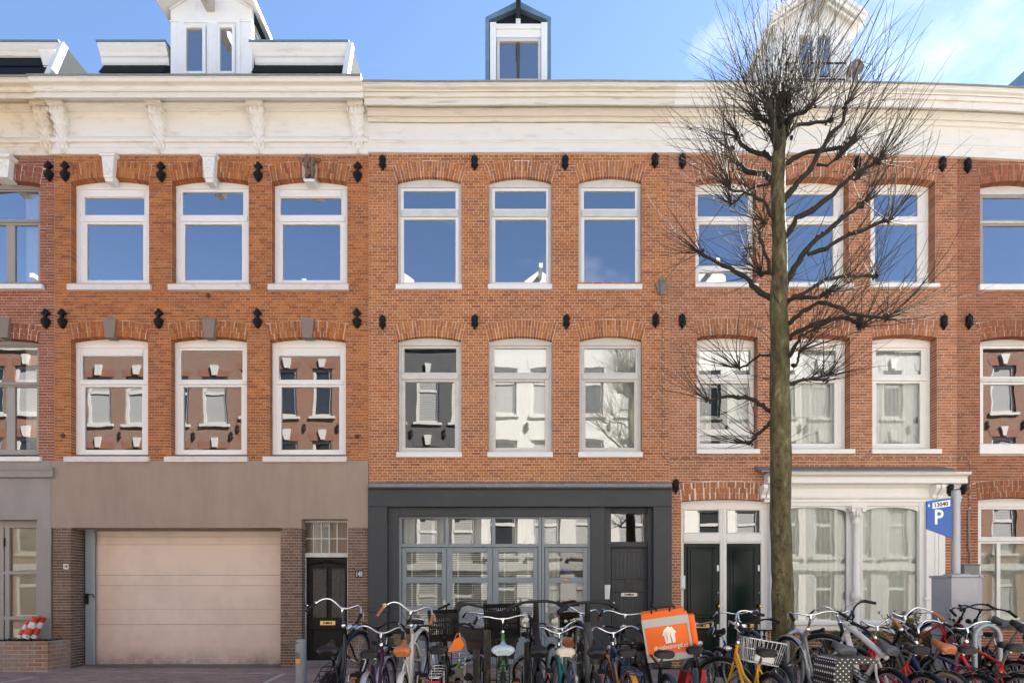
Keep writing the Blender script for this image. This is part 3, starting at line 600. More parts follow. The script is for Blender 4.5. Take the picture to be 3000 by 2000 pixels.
# ================================================================ mansard roof and hoist dormer of the garage house
def dormer_window(par, x0, x1, z0, z1, y, fm, glm, bars=(), back=True):
    m = MB(); rect_ring(m, x0, x1, z0, z1, x0+.06, x1-.06, z0+.06, z1-.06, y-.02, y+.06)
    for b in bars: m.cbox(b-.05, b+.05, y-.021, y+.06, z0+.06, z1-.06)
    o = m.obj('window', fm, par)
    MB().quad((x0+.05,y+.03,z0+.05),(x1-.05,y+.03,z0+.05),(x1-.05,y+.03,z1-.05),(x0+.05,y+.03,z1-.05)).obj('pane', glm, o)
    if back: MB().quad((x0+.05,y+.045,z0+.05),(x1-.05,y+.045,z0+.05),(x1-.05,y+.045,z1-.05),(x0+.05,y+.045,z1-.05)).obj('room_shade_sheet', interior, o)  # dark sheet close behind the pane, standing in for the shade of a room
    return o
def mansard(house, p0, p1, py_g0, py_g1, Yg, mt_g, z_base, gut_name='upper_gutter', end_r=True, end_l=False, gap=None, offz=0.):
    """steep slate slope behind the cornice with a painted gutter box along its top; gap = (p0, p1) left free for the dormer"""
    zt, zb = fz(py_g0, Yg-.16), fz(py_g1, Yg-.03); x0, x1 = fx(p0, Yg), fx(p1, Yg)
    runs = [(x0, x1)] if not gap else [(x0, fx(gap[0], Yg)), (fx(gap[1], Yg), x1)]
    rm = MB()
    rm.prism_x([(12.15, z_base), (Yg+.02, zb), (Yg+.3, zt-.1), (21.4, zt-.05), (21.4, z_base)], x0+.03, x1-.03); ro = rm.obj('mansard_roof', slate, house)
    for a, b in runs:
        sl_ = MB(); nrow = 5                                         # rows of slates, each a little proud of the one above
        for r in range(nrow):
            t0, t1 = r/nrow, (r+1)/nrow; ya, yb = 12.13+(Yg+.02-12.15)*t0-.015, 12.13+(Yg+.02-12.15)*t1; za, zc = z_base+(zb-z_base)*t0, z_base+(zb-z_base)*t1
            k = 0; x = a+.03-(.12 if r % 2 else 0)
            while x < b-.03:
                xa, xb = max(x, a+.03), min(x+.236, b-.03); x += .24
                if xb-xa > .03: sl_.add([(xa,ya-.012,za),(xb,ya-.012,za),(xb,yb,zc),(xa,yb,zc)], [(0,1,2,3)])
        tag(sl_.obj('slates', slate, ro), kind='stuff')
        g = MB(); g.prism_x([(Yg-.16,zt),(Yg-.16,zt-.06),(Yg-.13,zt-.10),(Yg-.09,zt-.15),(Yg-.07,zt-.22),(Yg-.04,zt-.235),(Yg-.03,zb+.03),(Yg,zb),(Yg+.3,zb),(Yg+.3,zt)], a, b)
        go = g.obj(gut_name, mt_g, house)
        MB().box(a-.02, b+.02, Yg-.19, Yg+.35, zt+.002, zt+.03).obj('gutter_edge', zinc, go)
    for s, xx in ((1, x1), (-1, x0)):
        if (s > 0 and end_r) or (s < 0 and end_l):
            e = MB(); e.prism_x([(12.04, z_base), (Yg-.12, zt+.015), (Yg+.8, zt+.015), (Yg+.8, z_base)], xx-.02, xx+.07); eo = e.obj('side_gable', slate, house); e = MB(); e.prism_x([(12.02, z_base), (Yg-.14, zt+.02), (Yg+.0, zt+.02), (12.16, z_base)], xx-.03, xx+.09); e.obj('side_board', cream2, eo)
    return ro
zbase = fz(224, 11.4)
mansard(hB, 300, 1026, 124, 188, 12.9, cream2, zbase-.05, gap=(497,742))
def hoist_dormer(house, p0, p1, pyb, pyt, Y, peak, wall_m, roof_m, cheek_m, depth=2.6, eave=.16):
    """gabled dormer with a boarded pediment; peak = rise of the gable above the eaves"""
    x0, x1, z0, ze = fx(p0,Y), fx(p1,Y), fz(pyb,Y)-.25, fz(pyt,Y); xc = (x0+x1)/2
    m = MB(); m.prism_y([(x0,z0),(x1,z0),(x1,ze),(xc,ze+peak),(x0,ze)], Y, Y+.10); d = m.obj('dormer', wall_m, house)
    for a, b in ((x0,x0+.05),(x1-.05,x1)):
        c = MB(); c.box(a, b, Y+.10, Y+depth, z0, ze-.01)
        n = int((ze-z0)/.16)
        for i in range(n): xx = b+.004 if b == x1 else a-.004; c.add([(xx+(.012 if b == x1 else -.012),Y+.11,z0+i*.16),(xx+(.012 if b == x1 else -.012),Y+depth,z0+i*.16),(xx,Y+depth,z0+i*.16+.155),(xx,Y+.11,z0+i*.16+.155)], [(0,1,2,3)])
        c.obj('cheek', cheek_m, d)
    r = MB()
    for s in (-1, 1):
        xe = xc+s*((x1-x0)/2+eave); zz = ze-eave*peak/((x1-x0)/2)
        r.add([(xc,Y-.32,ze+peak+.10),(xe,Y-.32,zz+.10),(xe,Y-.32,zz),(xc,Y-.32,ze+peak),(xc,Y+depth,ze+peak+.10),(xe,Y+depth,zz+.10),(xe,Y+depth,zz),(xc,Y+depth,ze+peak)], [(0,1,2,3),(0,1,5,4),(2,3,7,6),(1,2,6,5)])
    r.obj('dormer_roof', roof_m, d)
    return d, x0, x1, z0, ze, xc
dB, x0, x1, z0, ze, xc = hoist_dormer(hB, 500, 738, 222, 22, 12.75, .62, white, cream2, slate)
m = MB(); Yd = 12.75
for a, b, c, d in ((524,705,56,70),(524,541,70,225),(693,705,70,225),(608,639,70,225)): m.cbox(fx(a,Yd), fx(b,Yd), Yd-.04, Yd+.02, fz(d,Yd), fz(c,Yd), .008)
m.cbox(fx(498,Yd), fx(740,Yd), Yd-.03, Yd+.02, fz(66,Yd)-.0, fz(63,Yd), .004)
for s in (-1, 1): m.tube([(xc+s*.93, Yd-.015, ze-.06), (xc, Yd-.015, ze+.5)], .018, 4)
m.obj('casing', white, dB)
for a, b in ((543,606),(641,692)): dormer_window(dB, fx(a,Yd), fx(b,Yd), fz(226,Yd), fz(84,Yd), Yd-.065, white, g_sky)
m = MB(); zh = fz(36,12.75); m.box(xc-.10, xc+.08, 11.75, 12.9, zh, zh+.25); m.obj('hoist_beam', mat('worn_white_wood', (.5,.46,.42), .7, var=.2, dirt=(.12,.1,.08), damt=.6, dscale=(6,6,6)), dB)


# ================================================================ house at the left edge
hA = thing('brick_house', 'dark red brick house with white joints, taupe window frames and grey stucco ground floor', 'house', (fx(-120), WY, 0), 'terraced houses along the street')
XA0 = -12.7
ha = [Hole(-105,117,835,538,.08,.33), Hole(-110,113,1338,1000,.07,.33)]
brick_wall(hA, XA0, fx(159.5), fz(1349), fz(440), ha, bk_a, mortar_w, seed=21, keys=[.13,.11], bx=(-11.6, fx(159.5)))
shell(hA, (XA0)*140+1500, 159.5, fz(240))
window(hA, ha[0], YB, taupe, taupe, g_sky, (-85,563,115,645), (-85,662,115,828), .05, (-120,122,831,845), mull=(22,47), sm_mat=white)
window(hA, ha[1], YB, taupe, taupe, g_mid, (-85,1018,112,1120), (-85,1135,112,1318), .05, (-120,116,1336,1350), mull=(22,47), sm_mat=white)
for x, y in ((140,500),(131,932)): anchor(hA, x, y, 1)
for h, f in zip(ha, ('upper', 'lower')): curtain('curtain', 'white curtain drawn to the jamb of the %s taupe-framed window' % f, fx(80,12.4), h.x1-.02, h.z0, h.zs, WY+.36, curtain_w, .09, .02, 17)
keystone_p = keystone
m = MB(); xk = fx(8,11.87); m.prism_y([(xk-.10,fz(519,11.87)),(xk+.10,fz(519,11.87)),(xk+.145,fz(458,11.87)),(xk-.145,fz(458,11.87))], 11.87, 12.1); m.prism_y([(xk-.19,fz(458,11.8)),(xk+.19,fz(458,11.8)),(xk+.22,fz(450,11.8)),(xk-.22,fz(450,11.8))], 11.8, 12.05)
for q in range(10): m.ball((xk+RND.uniform(-.06,.06), 11.866, RND.uniform(fz(512,11.87),fz(465,11.87))), (.018,.013,.025), 6, 4)
m.obj('keystone', white, hA); xk = fx(8,11.94); MB().prism_y([(xk-.095,fz(988,11.94)),(xk+.095,fz(988,11.94)),(xk+.13,fz(931,11.94)),(xk-.13,fz(931,11.94))], 11.94, 12.1).obj('keystone', keystone_t, hA)
PA = [(p+3, y) for p, y in PB]
cA = cornice(hA, PA, (XA0)*140+1500, 156, ochre, cap=lead); bracket(cA, -9.68, ochre)
m = MB(); m.box(XA0+.5, fx(128), 11.93, 11.96, fz(438), fz(424)); m.obj('panel', ochre, cA)
mansard(hA, -400, 188, 124, 163, 12.9, cream, zbase-.05)
m = MB(); e0 = at(188,124,12.75); m.prism_x([(12.6,fz(163,12.75)),(12.75,fz(200,12.75)),(12.75,fz(163,12.75)+.05)], e0.x-.45, e0.x-.1); m.obj('corner_bracket', white, hA)
# grey stucco ground floor with a wide shop door
m = MB(); zt = fz(1349); xo = fx(111); m.prism_y([(xo,0),(fx(150.5),0),(fx(150.5),zt),(XA0,zt),(XA0,fz(1522)),(xo,fz(1522))], WY-.02, WY+.25); gs = m.obj('stucco_front', gstucco, hA)
m = MB(); m.prism_x([(WY-.02,fz(1369)),(WY-.10,fz(1369,11.9)),(WY-.10,fz(1374,11.9)),(WY-.075,fz(1378,11.9)),(WY-.07,fz(1386,11.9)),(WY-.09,fz(1391,11.9)),(WY-.09,fz(1396,11.9)),(WY-.02,fz(1398,11.9))], XA0, fx(150,11.9)); m.obj('string_course', gstucco, gs)
YA = WY+.2; m = MB()
vx = [-170,-12,20,29,111+4]
def shopbars(m, xs, zs, y, t, d): 
    for a, b in xs: m.cbox(fx(a,y), fx(b,y), y-d, y+.04, .05, fz(1522,y), .006)
    for a, b in zs: m.cbox(fx(-400,y), fx(120,y), y-d+.003, y+.04, fz(b,y), fz(a,y), .006)
shopbars(m, [(-320,-300),(-140,-122),(-1-6,15),(19,32)], [(1522,1546),(1672,1682),(1804,1815),(1925,1945)], YA, .02, .04)
m.cbox(fx(110,YA), fx(122,YA), YA-.04, YA+.04, .05, fz(1522,YA), .006)
sf = m.obj('shop_door', taupe, hA)
for a, b in ((-300,-140),(-122,-7),(32,112)):
    for c, d in ((1546,1672),(1682,1804),(1815,1925)):
        MB().quad((fx(a,YA)-.02,YA+.012,fz(d,YA)-.02),(fx(b,YA)+.02,YA+.012,fz(d,YA)-.02),(fx(b,YA)+.02,YA+.012,fz(c,YA)+.02),(fx(a,YA)-.02,YA+.012,fz(c,YA)+.02)).obj('pane', g_dim, sf)
MB().box(XA0, fx(115,YA), YA+.03, YA+.035, .05, fz(1522,YA)).obj('frosted_film', frost, sf)
MB().cbox(fx(17,YA), fx(21,YA), YA-.06, YA-.03, fz(1600,YA), fz(1575,YA)).obj('hinge', iron, sf)

# ================================================================ middle house with the anthracite shop front
hC = thing('brick_house', 'orange brick house with blue zinc dormer above an anthracite shop front', 'house', (fx(1525), WY, 0), 'terraced houses along the street')
cu_ = [Hole(1163,1351,831,532,.10,.33), Hole(1433,1616,831,532,.10,.33), Hole(1696,1880,829,531,.10,.33)]
cl_ = [Hole(1165,1351,1325,997,.085,.34), Hole(1432,1618,1325,997,.085,.34), Hole(1698,1881,1322,996,.085,.34)]
brick_wall(hC, fx(1080.5), fx(1961), fz(1414), fz(436), cu_+cl_, bk_c, mortar_w, seed=33, d=.14)
shell(hC, 1080.5, 1961, fz(250))
YC = WY+.085
for h, g0, g1 in zip(cu_, (1183,1450,1710), (1335,1600,1860)):
    window(hC, h, YC, lgrey, upvc, g_sky, (g0,562,g1,614), (g0+1,646,g1,829), .06, (h.x0*140+1500-4, h.x1*140+1500+2, 831, 846), sproj=.05, sm_mat=white)
for h, g0, g1 in zip(cl_, (1185,1449,1712), (1337,1600,1861)):
    window(hC, h, YC, lgrey, lgrey, g_mid, (g0,1022,g1,1092), (g0+3,1120,g1-4,1312), .06, (h.x0*140+1500-4, h.x1*140+1500+2, 1323, 1338), sproj=.05, sm_mat=white)
for h, lab in ((cl_[1], 'pale net curtain behind the first-floor window in the middle of the orange brick house'), (cl_[2], 'pale net curtain behind the first-floor window next to the facade cable')): curtain('curtain', lab, h.x0+.03, h.x1-.03, h.z0, h.zs, WY+.24, curtain_g, .2, .008, 19)
for x in (1120,1390,1656,1920): anchor(hC, x, 473 if x < 1700 else 468, 2)
for x, y in ((1120,942),(1391,941),(1660,940),(1922,936)): anchor(hC, x, y, 2)
PC = [(240,11.44),(246,11.45)]+cyma(248,11.46,268,11.54,5)+[(269,11.57),(270,11.56),(276,11.555),(283,11.575),(286,11.61),(288,11.62),(306,11.62),(308,11.63),(309,11.66),(313,11.82),(317,11.80),(326,11.82),(333,11.85),(340,11.875),(342,11.90),(344,11.885),(350,11.88),(357,11.91),(358,11.94),(361,11.95),(410,11.955),(411,11.93),(415,11.92),(419,11.935),(420,11.945),(436,11.945),(437,11.935),(446,11.935)]
sagC = lambda x: .005*math.sin(x*1.3)-.003*math.sin(x*2.9); kf = [i for i, q in enumerate(PC) if q[0] == 361][0]
cornice(hC, PC[:kf], 1081, 1962, cream, cap=lead, seg=14, sag=sagC); cornice(hC, PC[kf:], 1081, 1962, cream2, seg=14, sag=sagC, name='frieze')
# zinc dormer
Yz = 12.9; zx0, zx1 = fx(1422,Yz), fx(1614,Yz); z0 = fz(240,Yz)-.3; ze = fz(58,Yz); zp = fz(9,Yz); xc = (zx0+zx1)/2
m = MB(); m.prism_y([(zx0,z0),(zx0+.09,z0),(zx0+.09,ze-.05),(xc,zp-.16),(zx1-.09,ze-.05),(zx1-.09,z0),(zx1,z0),(zx1,ze),(xc,zp),(zx0,ze)], Yz-.05, Yz+2.6); dC = m.obj('dormer', zinc, hC)
m = MB(); m.prism_y([(zx0+.09,z0),(zx1-.09,z0),(zx1-.09,ze-.05),(xc,zp-.16),(zx0+.09,ze-.05)], Yz+.06, Yz+.10); m.obj('gable', mat('black_boards', (.008,.008,.01), .5), dC)
m = MB(); a0, a1, zt_ = fx(1436,Yz), fx(1603,Yz), fz(76,Yz)
m.cbox(a0, a0+.14, Yz-.09, Yz+.06, z0, zt_, .01); m.cbox(a1-.14, a1, Yz-.09, Yz+.06, z0, zt_, .01); m.cbox(a0+.14, a1-.14, Yz-.085, Yz+.06, zt_-.13, zt_-.03, .01); m.cbox(xc-.05, xc+.05, Yz-.10, Yz, zt_-.03, zt_+.07, .008)
m.cbox(a0+.14, a1-.14, Yz-.05, Yz+.06, zt_-.30, zt_-.131, .008); m.obj('casing', white, dC)
dormer_window(dC, fx(1456,Yz), fx(1584,Yz), fz(242,Yz), fz(116,Yz), Yz-.01, lgrey, g_sky, back=False)
m = MB(); m.box(xc-.035, xc+.035, Yz+.012, Yz+.04, z0, fz(124,Yz)); m.obj('sash_bar', mat('dark_bar', (.07,.055,.03), .6), dC)
MB().box(xc-.45, xc+.45, Yz+.045, Yz+.05, z0, fz(124,Yz)).obj('roller_blind', mat('grey_blind', (.16,.19,.21), .8), dC)
m = MB(); m.box(xc-.05, xc+.05, 12.0, Yz+.5, fz(68,Yz), zp+.10); m.obj('hoist_beam', mat('black_beam', (.008,.008,.009), .5), dC)
# shop front
YS = WY-.07; m = MB()
def pb(m, p0, p1, q0, q1, y0, y1, c=.006): return m.cbox(fx(p0,y0), fx(p1,y0), y0, y1, fz(q1,y0), fz(q0,y0), c)
m = MB(); pb(m, 1078,1968,1432,1483, YS, WY+.2); pb(m, 1078,1134,1483.5,1783, YS+.002, WY+.2); pb(m, 1915,1968,1483.5,1766, YS+.002, WY+.2)
pb(m, 1076,1136,1782,1792, YS-.045, WY+.2); pb(m, 1912,1971,1765,1776, YS-.045, WY+.2); pb(m, 1078,1134,1792,1955, YS-.012, WY+.2); pb(m, 1915,1968,1776,1955, YS-.012, WY+.2)
pb(m, 1078,1968,1424,1432, YS-.05, WY+.1)
sfC = m.obj('shop_surround', anth, hC)
x_, k = 1079, 0
while x_ < 1965:
    x2 = min(x_+142, 1968); m = MB(); m.prism_x([(YS-.09,fz(1426,YS-.09)),(YS-.08,fz(1416,YS-.08)),(WY+.005,fz(1411)),(WY+.005,fz(1424))], fx(x_,YS-.09)+.002, fx(x2,YS-.09)-.002); m.obj('lead_sheet', lead, sfC); x_ = x2
Y1 = WY+.03; m = MB(); pb(m, 1134,1166,1484,1955, Y1, WY+.3); pb(m, 1164,1732,1484,1512, Y1+.012, WY+.3); pb(m, 1731,1772,1484,1955, Y1-.005, WY+.3); m.obj('inner_casing', anth, sfC)
Y2 = WY+.11; m = MB()
for a, b in ((1166,1176),(1304,1314),(1440,1451),(1577,1586),(1587,1595),(1723,1731)): pb(m, a,b,1512,1602 if a not in (1166,1577,1587,1723) else 1950, Y2-(.012 if a in (1577,1587) else 0), Y2+.09)
for a, b in ((1176,1304),(1314,1440),(1451,1577),(1595,1723)): pb(m, a,b,1512,1518, Y2+.001, Y2+.09); pb(m, a,b,1592,1602, Y2-.01, Y2+.09)
fr = m.obj('shop_window', bluegrey, hC)
def pane(par, a, b, c, d, y, g): return MB().quad((fx(a,y)-.012,y,fz(d,y)-.012),(fx(b,y)+.012,y,fz(d,y)-.012),(fx(b,y)+.012,y,fz(c,y)+.012),(fx(a,y)-.012,y,fz(c,y)+.012)).obj('pane', g, par)
for a, b in ((1176,1304),(1314,1440),(1451,1577),(1595,1723)): pane(fr, a,b,1518,1592, Y2+.05, g_mid)
for (a, b), (c, d) in zip(((1178,1308),(1309,1442.5),(1443.5,1576),(1596,1722)), ((1190,1294),(1325,1427),(1461,1562),(1608,1708))):
    m = MB(); y = Y2+.015; pb(m, a,c,1603,1948, y, y+.05); pb(m, d,b,1603,1948, y, y+.05)
    for q0, q1 in ((1603,1617),(1690,1707),(1775,1792),(1865,1948)): pb(m, c,d,q0,q1, y+.001, y+.05)
    dl = m.obj('door_leaf', bluegrey, hC)
    for q0, q1 in ((1617,1690),(1707,1775),(1792,1865)): pane(dl, c,d,q0,q1, y+.03, g_low)
    if a in (1596, 1178): hx = 1601 if a == 1596 else 1302; m = MB(); pb(m, hx-3.5,hx+3.5,1757,1793, y-.012, y+.002, .003); m.tube([at(hx,1773,y-.01), at(hx,1773,y-.05), at(hx+10,1774,y-.055)], .009, 7); m.obj('handle', alu, dl)
    else: m = MB(); pb(m, a-1.5,a+1.5,1630,1645, y-.02, y, .002); pb(m, a-1.5,a+1.5,1757,1772, y-.02, y, .002); m.obj('hinge', bluegrey, dl)
m = MB(); pb(m, 1650,1664,1695,1700, Y2, Y2+.02, .001); m.obj('sticker', mat('orange_sticker', (.75,.35,.06), .5), dl)
textmesh('HUIS', .10, mat('purple_print', (.25,.2,.75), .5), dl, at(1655,1668,Y2+.042), depth=.0005, bold=.002, sx=1.0); 
# tall narrow front door
Y3 = WY+.22; m = MB(); pb(m, 1771,1790,1484,1950, Y3-.12, Y3+.1); pb(m, 1900,1916,1484,1950, Y3-.16, Y3+.1); pb(m, 1790,1900,1484,1502, Y3-.05, Y3+.1); pb(m, 1788,1902,1586,1603, Y3-.06, Y3+.1); pb(m, 1786,1903,1594,1600, Y3-.08, Y3-.05); fd = m.obj('door_frame', anth, hC)
pane(fd, 1790,1900,1502,1586, Y3+.03, g_mid)
m = MB(); pb(m, 1791,1899,1604,1940, Y3+.02, Y3+.07, .003); fl = m.obj('door', anth, hC)
m = MB(); y = Y3+.02
pb(m, 1791,1802,1604,1940, y-.015, y, .004); pb(m, 1888,1899,1604,1940, y-.015, y, .004); pb(m, 1802,1888,1604,1617, y-.015, y, .004)
pb(m, 1790,1900,1690,1695, y-.035, y, .005); pb(m, 1790,1900,1728,1733, y-.035, y, .005); pb(m, 1833,1838,1695,1728, y-.02, y, .003); pb(m, 1853,1857,1695,1728, y-.02, y, .003)
for q in range(7):
    a = 1802+q*12.3; pb(m, a+.5,a+11.8,1617,1690, y-.006, y, .0025)
for q in range(7):
    a = 1802+q*12.3; pb(m, a+.5,a+11.8,1733,1940, y-.006, y, .0025)
m.obj('board', anth, fl)
MB().box(fx(1838,y), fx(1853,y), y-.002, y+.001, fz(1728,y), fz(1695,y)).obj('peep_window', mat('dark_hole', (.004,.004,.004), .2), fl)
letterbox(fl, 1819, 1867, 1735, 1746, y-.006, alu)
m = MB(); m.lathe([(.012,0),(.012,-.02),(.032,-.03),(.034,-.05),(.02,-.062)], 12, at(1797,1765,y), 'y'); m.lathe([(.018,0),(.02,-.01),(.012,-.015)], 10, at(1796,1784,y), 'y'); m.obj('door_knob', alu, fl)
c = at(1779,1733,Y3-.14); m = MB(); m.prism_y([(c.x-.055,c.z-.15),(c.x+.045,c.z-.15),(c.x+.065,c.z+.15),(c.x-.055,c.z+.15)], Y3-.15, Y3-.11); m.obj('notice_plate', wplate, hC)
m = MB(); pb(m, 1134,1916,1946,1960, WY-.03, WY+.4); m.obj('doorstep', MATS['bluestone'], hC)
# venetian blinds behind the three left doors
sm_ = MB(); sm_.add([(-.5,-.016,0),(.5,-.016,0),(.5,.016,0),(-.5,.016,0)], [(0,1,2,3)]); slat = sm_.mesh('slat'); slat.materials.append(blindm)
yb = Y2+.09
for k, (c, d) in enumerate(((1188,1296),(1323,1430),(1459,1564))):
    b = thing('venetian_blind', ['white venetian blind behind the grey shop doors, in the leaf next to the left pilaster','white venetian blind behind the grey shop doors, in the middle leaf of three','half-closed white venetian blind behind the grey shop doors, next to the single glass door'][k], 'blind', at((c+d)/2, 1945, yb), 'blinds in the shop doors')
    x0, x1 = fx(c,yb), fx(d,yb); z = fz(1950,yb); n = 0
    while z < fz(1612,yb):
        o = mobj('slat', slat, None, b); o.location = Vector(((x0+x1)/2, yb, z))-wof(b); o.scale = (x1-x0, 1, 1); o.rotation_euler = (rad(38 if k < 2 else 58)+RND.uniform(-.05,.05), 0, RND.uniform(-.002,.002)); z += .041
    for t in (.18, .84): MB().box(x0+(x1-x0)*t-.016, x0+(x1-x0)*t+.016, yb-.016, yb-.014, fz(1950,yb), fz(1612,yb)).obj('ladder_tape', blindm, b)
curtain('curtain', 'pale curtain behind the single glass door of the shop', fx(1600,12.4), fx(1640,12.4), .2, fz(1515,12.4), 12.45, curtain_g, .09, .02, 3)
for a, b, sd_ in ((1180,1215,1),(1265,1300,2),(1380,1430,5),(1500,1570,6)):
    curtain('curtain', ['','grey curtain behind the shop transom light over the leaf by the left pilaster','grey curtain edge behind the shop transom light, drawn to its side','','','grey curtain behind the second shop transom light','pale curtain behind the third shop transom light'][sd_], fx(a,12.5), fx(b,12.5), fz(1600,12.5), fz(1512,12.5), 12.5, curtain_g, .09, .02, sd_)

# ================================================================ right house with the white shop window
hD = thing('brick_house', 'salmon brick house with white jointed bricks, two green doors and white shop window', 'house', (fx(2385), WY, 0), 'terraced houses along the street')
def sagD(x): t = max(0, (x-fx(2250))/(fx(3000)-fx(2250))); return -.15*t*t
du = [Hole(2038,2217,836,528,.075,.33), Hole(2296,2488,836,528,.075,.33), Hole(2551,2741,838,531,.075,.33)]
dl_ = [Hole(2042,2221,1328,988,.06,.34), Hole(2300,2492,1328,988,.06,.34), Hole(2556,2746,1328,988,.06,.34)]
dg = [Hole(1996,2256,1955,1467,.045,.36), Hole(2262,2768,1846,1366)]
brick_wall(hD, fx(1961.5), fx(2804), 0, fz(428), du+dl_+dg, bk_d, mortar_w, seed=41, d=.24)
shell(hD, 1961.5, 2804, fz(250))
YDw = WY+.20
for i, (h, g0, g1) in enumerate(zip(du, (2043,2300,2558), (2190,2440,2686))):
    window(hD, h, YDw, white, white, g_sky, (g0,572,g1,636), (g0+3,660,g1-2,828), .06, (h.x0*140+1500, h.x1*140+1500+(14 if i else 6), 829, 840), sproj=.05, sm_mat=white, bottom_extra=(781,800) if i == 0 else None)
for i, (h, g0, g1) in enumerate(zip(dl_, (2048,2310,2564), (2196,2446,2696))):
    window(hD, h, YDw, white, white, g_mid, (g0,1028,g1,1098), (g0+1,1124,g1-4,1300), .06, (h.x0*140+1500, h.x1*140+1500+(14 if i else 6), 1314, 1328), sproj=.05, sm_mat=white, bottom_extra=(1258,1276) if i == 0 else None, glb=g_low)
for x, y in ((2000,470),(2515,476),(2764,478),(2000,938),(2521,944),(2768,941)): anchor(hD, x, y, 2)
anchor(hD, 1981, 1422, 2)
cornice(hD, [(p+1, y) for p, y in PC], 1962, 2806, cream2, cap=lead, seg=24, sag=sagD)
for h, s_, lab in ((dl_[1],1,'white net curtain behind the first-floor window behind the tree trunk'), (dl_[2],2,'grey pleated curtain behind the first-floor window with the anchor to its right')):
    curtain('curtain', lab, h.x0+.03, h.x1-.03, h.z0, h.zs, WY+.38, curtain_g, .10, .02, s_)
curtain('curtain', 'pale blue-lit curtain drawn aside in the first-floor window above the green doors', dl_[0].x0+.03, dl_[0].x0+.42, dl_[0].z0, dl_[0].zs, WY+.38, curtain_w, .10, .02, 7)
curtain('curtain', 'white curtain hanging by the right jamb of the first-floor window above the green doors', dl_[0].x1-.5, dl_[0].x1-.03, dl_[0].z0, dl_[0].zs, WY+.38, curtain_w, .10, .02, 8)
# its white pedimented dormer
dD, x0, x1, z0, ze, xc = hoist_dormer(hD, 2272, 2491, 240, 70, 12.75, .56, white, cream2, white, eave=.2)
Yd = 12.75; m = MB()
for a, b, c, d in ((2310,2452,88,104),(2310,2328,104,240),(2436,2452,104,240)): m.cbox(fx(a,Yd), fx(b,Yd), Yd-.06, Yd+.02, fz(d,Yd), fz(c,Yd), .01)
for s in (-1, 1):
    for o_, r_ in ((.02,.05),(.12,.03)): m.tube([(xc+s*((x1-x0)/2+.18), Yd-.25+o_, ze-.12-o_*.5), (xc, Yd-.25+o_, ze+.55-o_*.5)], r_, 4)
m.obj('casing', white, dD)
dormer_window(dD, fx(2328,Yd), fx(2436,Yd), fz(245,Yd), fz(106,Yd), Yd-.065, white, g_sky, bars=(fx(2382,Yd),))
m = MB()
for py in (186, 234): m.tube([at(2300,py,12.55), at(2478,py,12.55)], .02, 6)
for px in (2302, 2476): m.tube([at(px,186,12.55), at(px,186,12.75)], .015, 6); m.tube([at(px,234,12.55), at(px,234,12.75)], .015, 6)
m.obj('guard_rail', iron, dD)
m = MB(); m.box(xc-.09, xc+.09, 11.9, 12.9, ze+.02, ze+.22); m.obj('hoist_beam', MATS['worn_white_wood'], dD)
c = at(2506,236,12.6); m = MB(); m.lathe([(.07,-.4),(.07,.12),(.05,.14),(.05,.2),(.16,.2),(.17,.28),(.13,.36),(.05,.42)], 12, c); m.obj('vent_pipe', mat('concrete_cowl', (.22,.19,.17), .9, bump=.3), hD)
# two green doors
YE = WY+.13; m = MB(); h = dg[0]
arc = [(h.x0+h.w*i/10, h.intr(h.x0+h.w*i/10)) for i in range(11)]
m.prism_y([(h.x0, fz(1490,YE)), (h.x1, fz(1490,YE))]+arc[::-1], YE, YE+.1)
for a, b in ((1994,2003),(2110,2129),(2230,2260)): pb(m, a,b,1490.5,1950, YE-.005, YE+.1)
for a, b in ((2003,2110),(2129,2230)): pb(m, a,b,1562,1591, YE-.01, YE+.1); pb(m, a,b,1578,1586, YE-.035, YE)
pb(m, 2118,2122,1490,1950, YE-.02, YE)
fr = m.obj('door_frame', white, hD)
for a, b in ((2003,2110),(2129,2230)):
    s = MB(); y = YE+.03; rect_ring(s, fx(a,y), fx(b,y), fz(1562,y), fz(1490,y), fx(a+3,y), fx(b-5,y), fz(1559,y), fz(1494,y), y-.02, y+.03); s.obj('sash', white, fr)
    pane(fr, a+3,b-5,1494,1559, YE+.04, g_mid)
for k, (a, b) in enumerate(((2003,2110),(2129,2230))):
    y = YE+.05; m = MB(); pb(m, a,b,1591,1930, y, y+.05, .003); gdn = m.obj('door', greendoor, hD)
    m = MB(); c0, c1 = a+10, b-16; X0, X1 = fx(c0,y), fx(c1,y)
    raised(m, X0, X1, fz(1810,y), fz(1601,y), y, .03, .035); raised(m, X0, X1, fz(1915,y), fz(1838,y), y, .025, .03)
    pb(m, a+6,b-10,1811,1818, y-.05, y, .01); m.obj('moulding', greendoor, gdn)
    letterbox(gdn, (2033 if k == 0 else 2159), (2078 if k == 0 else 2209), 1826, 1838, y-.002)
    kx = b-6; m = MB(); m.lathe([(.014,0),(.014,-.03),(.036,-.045),(.04,-.065),(.025,-.085)], 14, at(kx,1774,y), 'y'); m.obj('door_knob', brass, gdn)
    m = MB(); m.lathe([(.016,0),(.018,-.012),(.01,-.016)], 10, at(kx,1735,y), 'y'); pb(m, kx-3.5,kx+3.5,1654,1672, y-.012, y, .003); pb(m, kx-3.5,kx+3.5,1827,1843, y-.012, y, .003); m.obj('lock_plate', alu, gdn)
m = MB(); pb(m, 1996,2258,1930,1958, WY-.02, WY+.3); m.obj('doorstep', MATS['bluestone'], hD)
m = MB(); c = at(2001,1705,WY-.02); m.cbox(c.x-.05, c.x+.05, WY-.035, WY+.13, c.z-.14, c.z+.14, .02); m.obj('door_bell_box', white, hD)
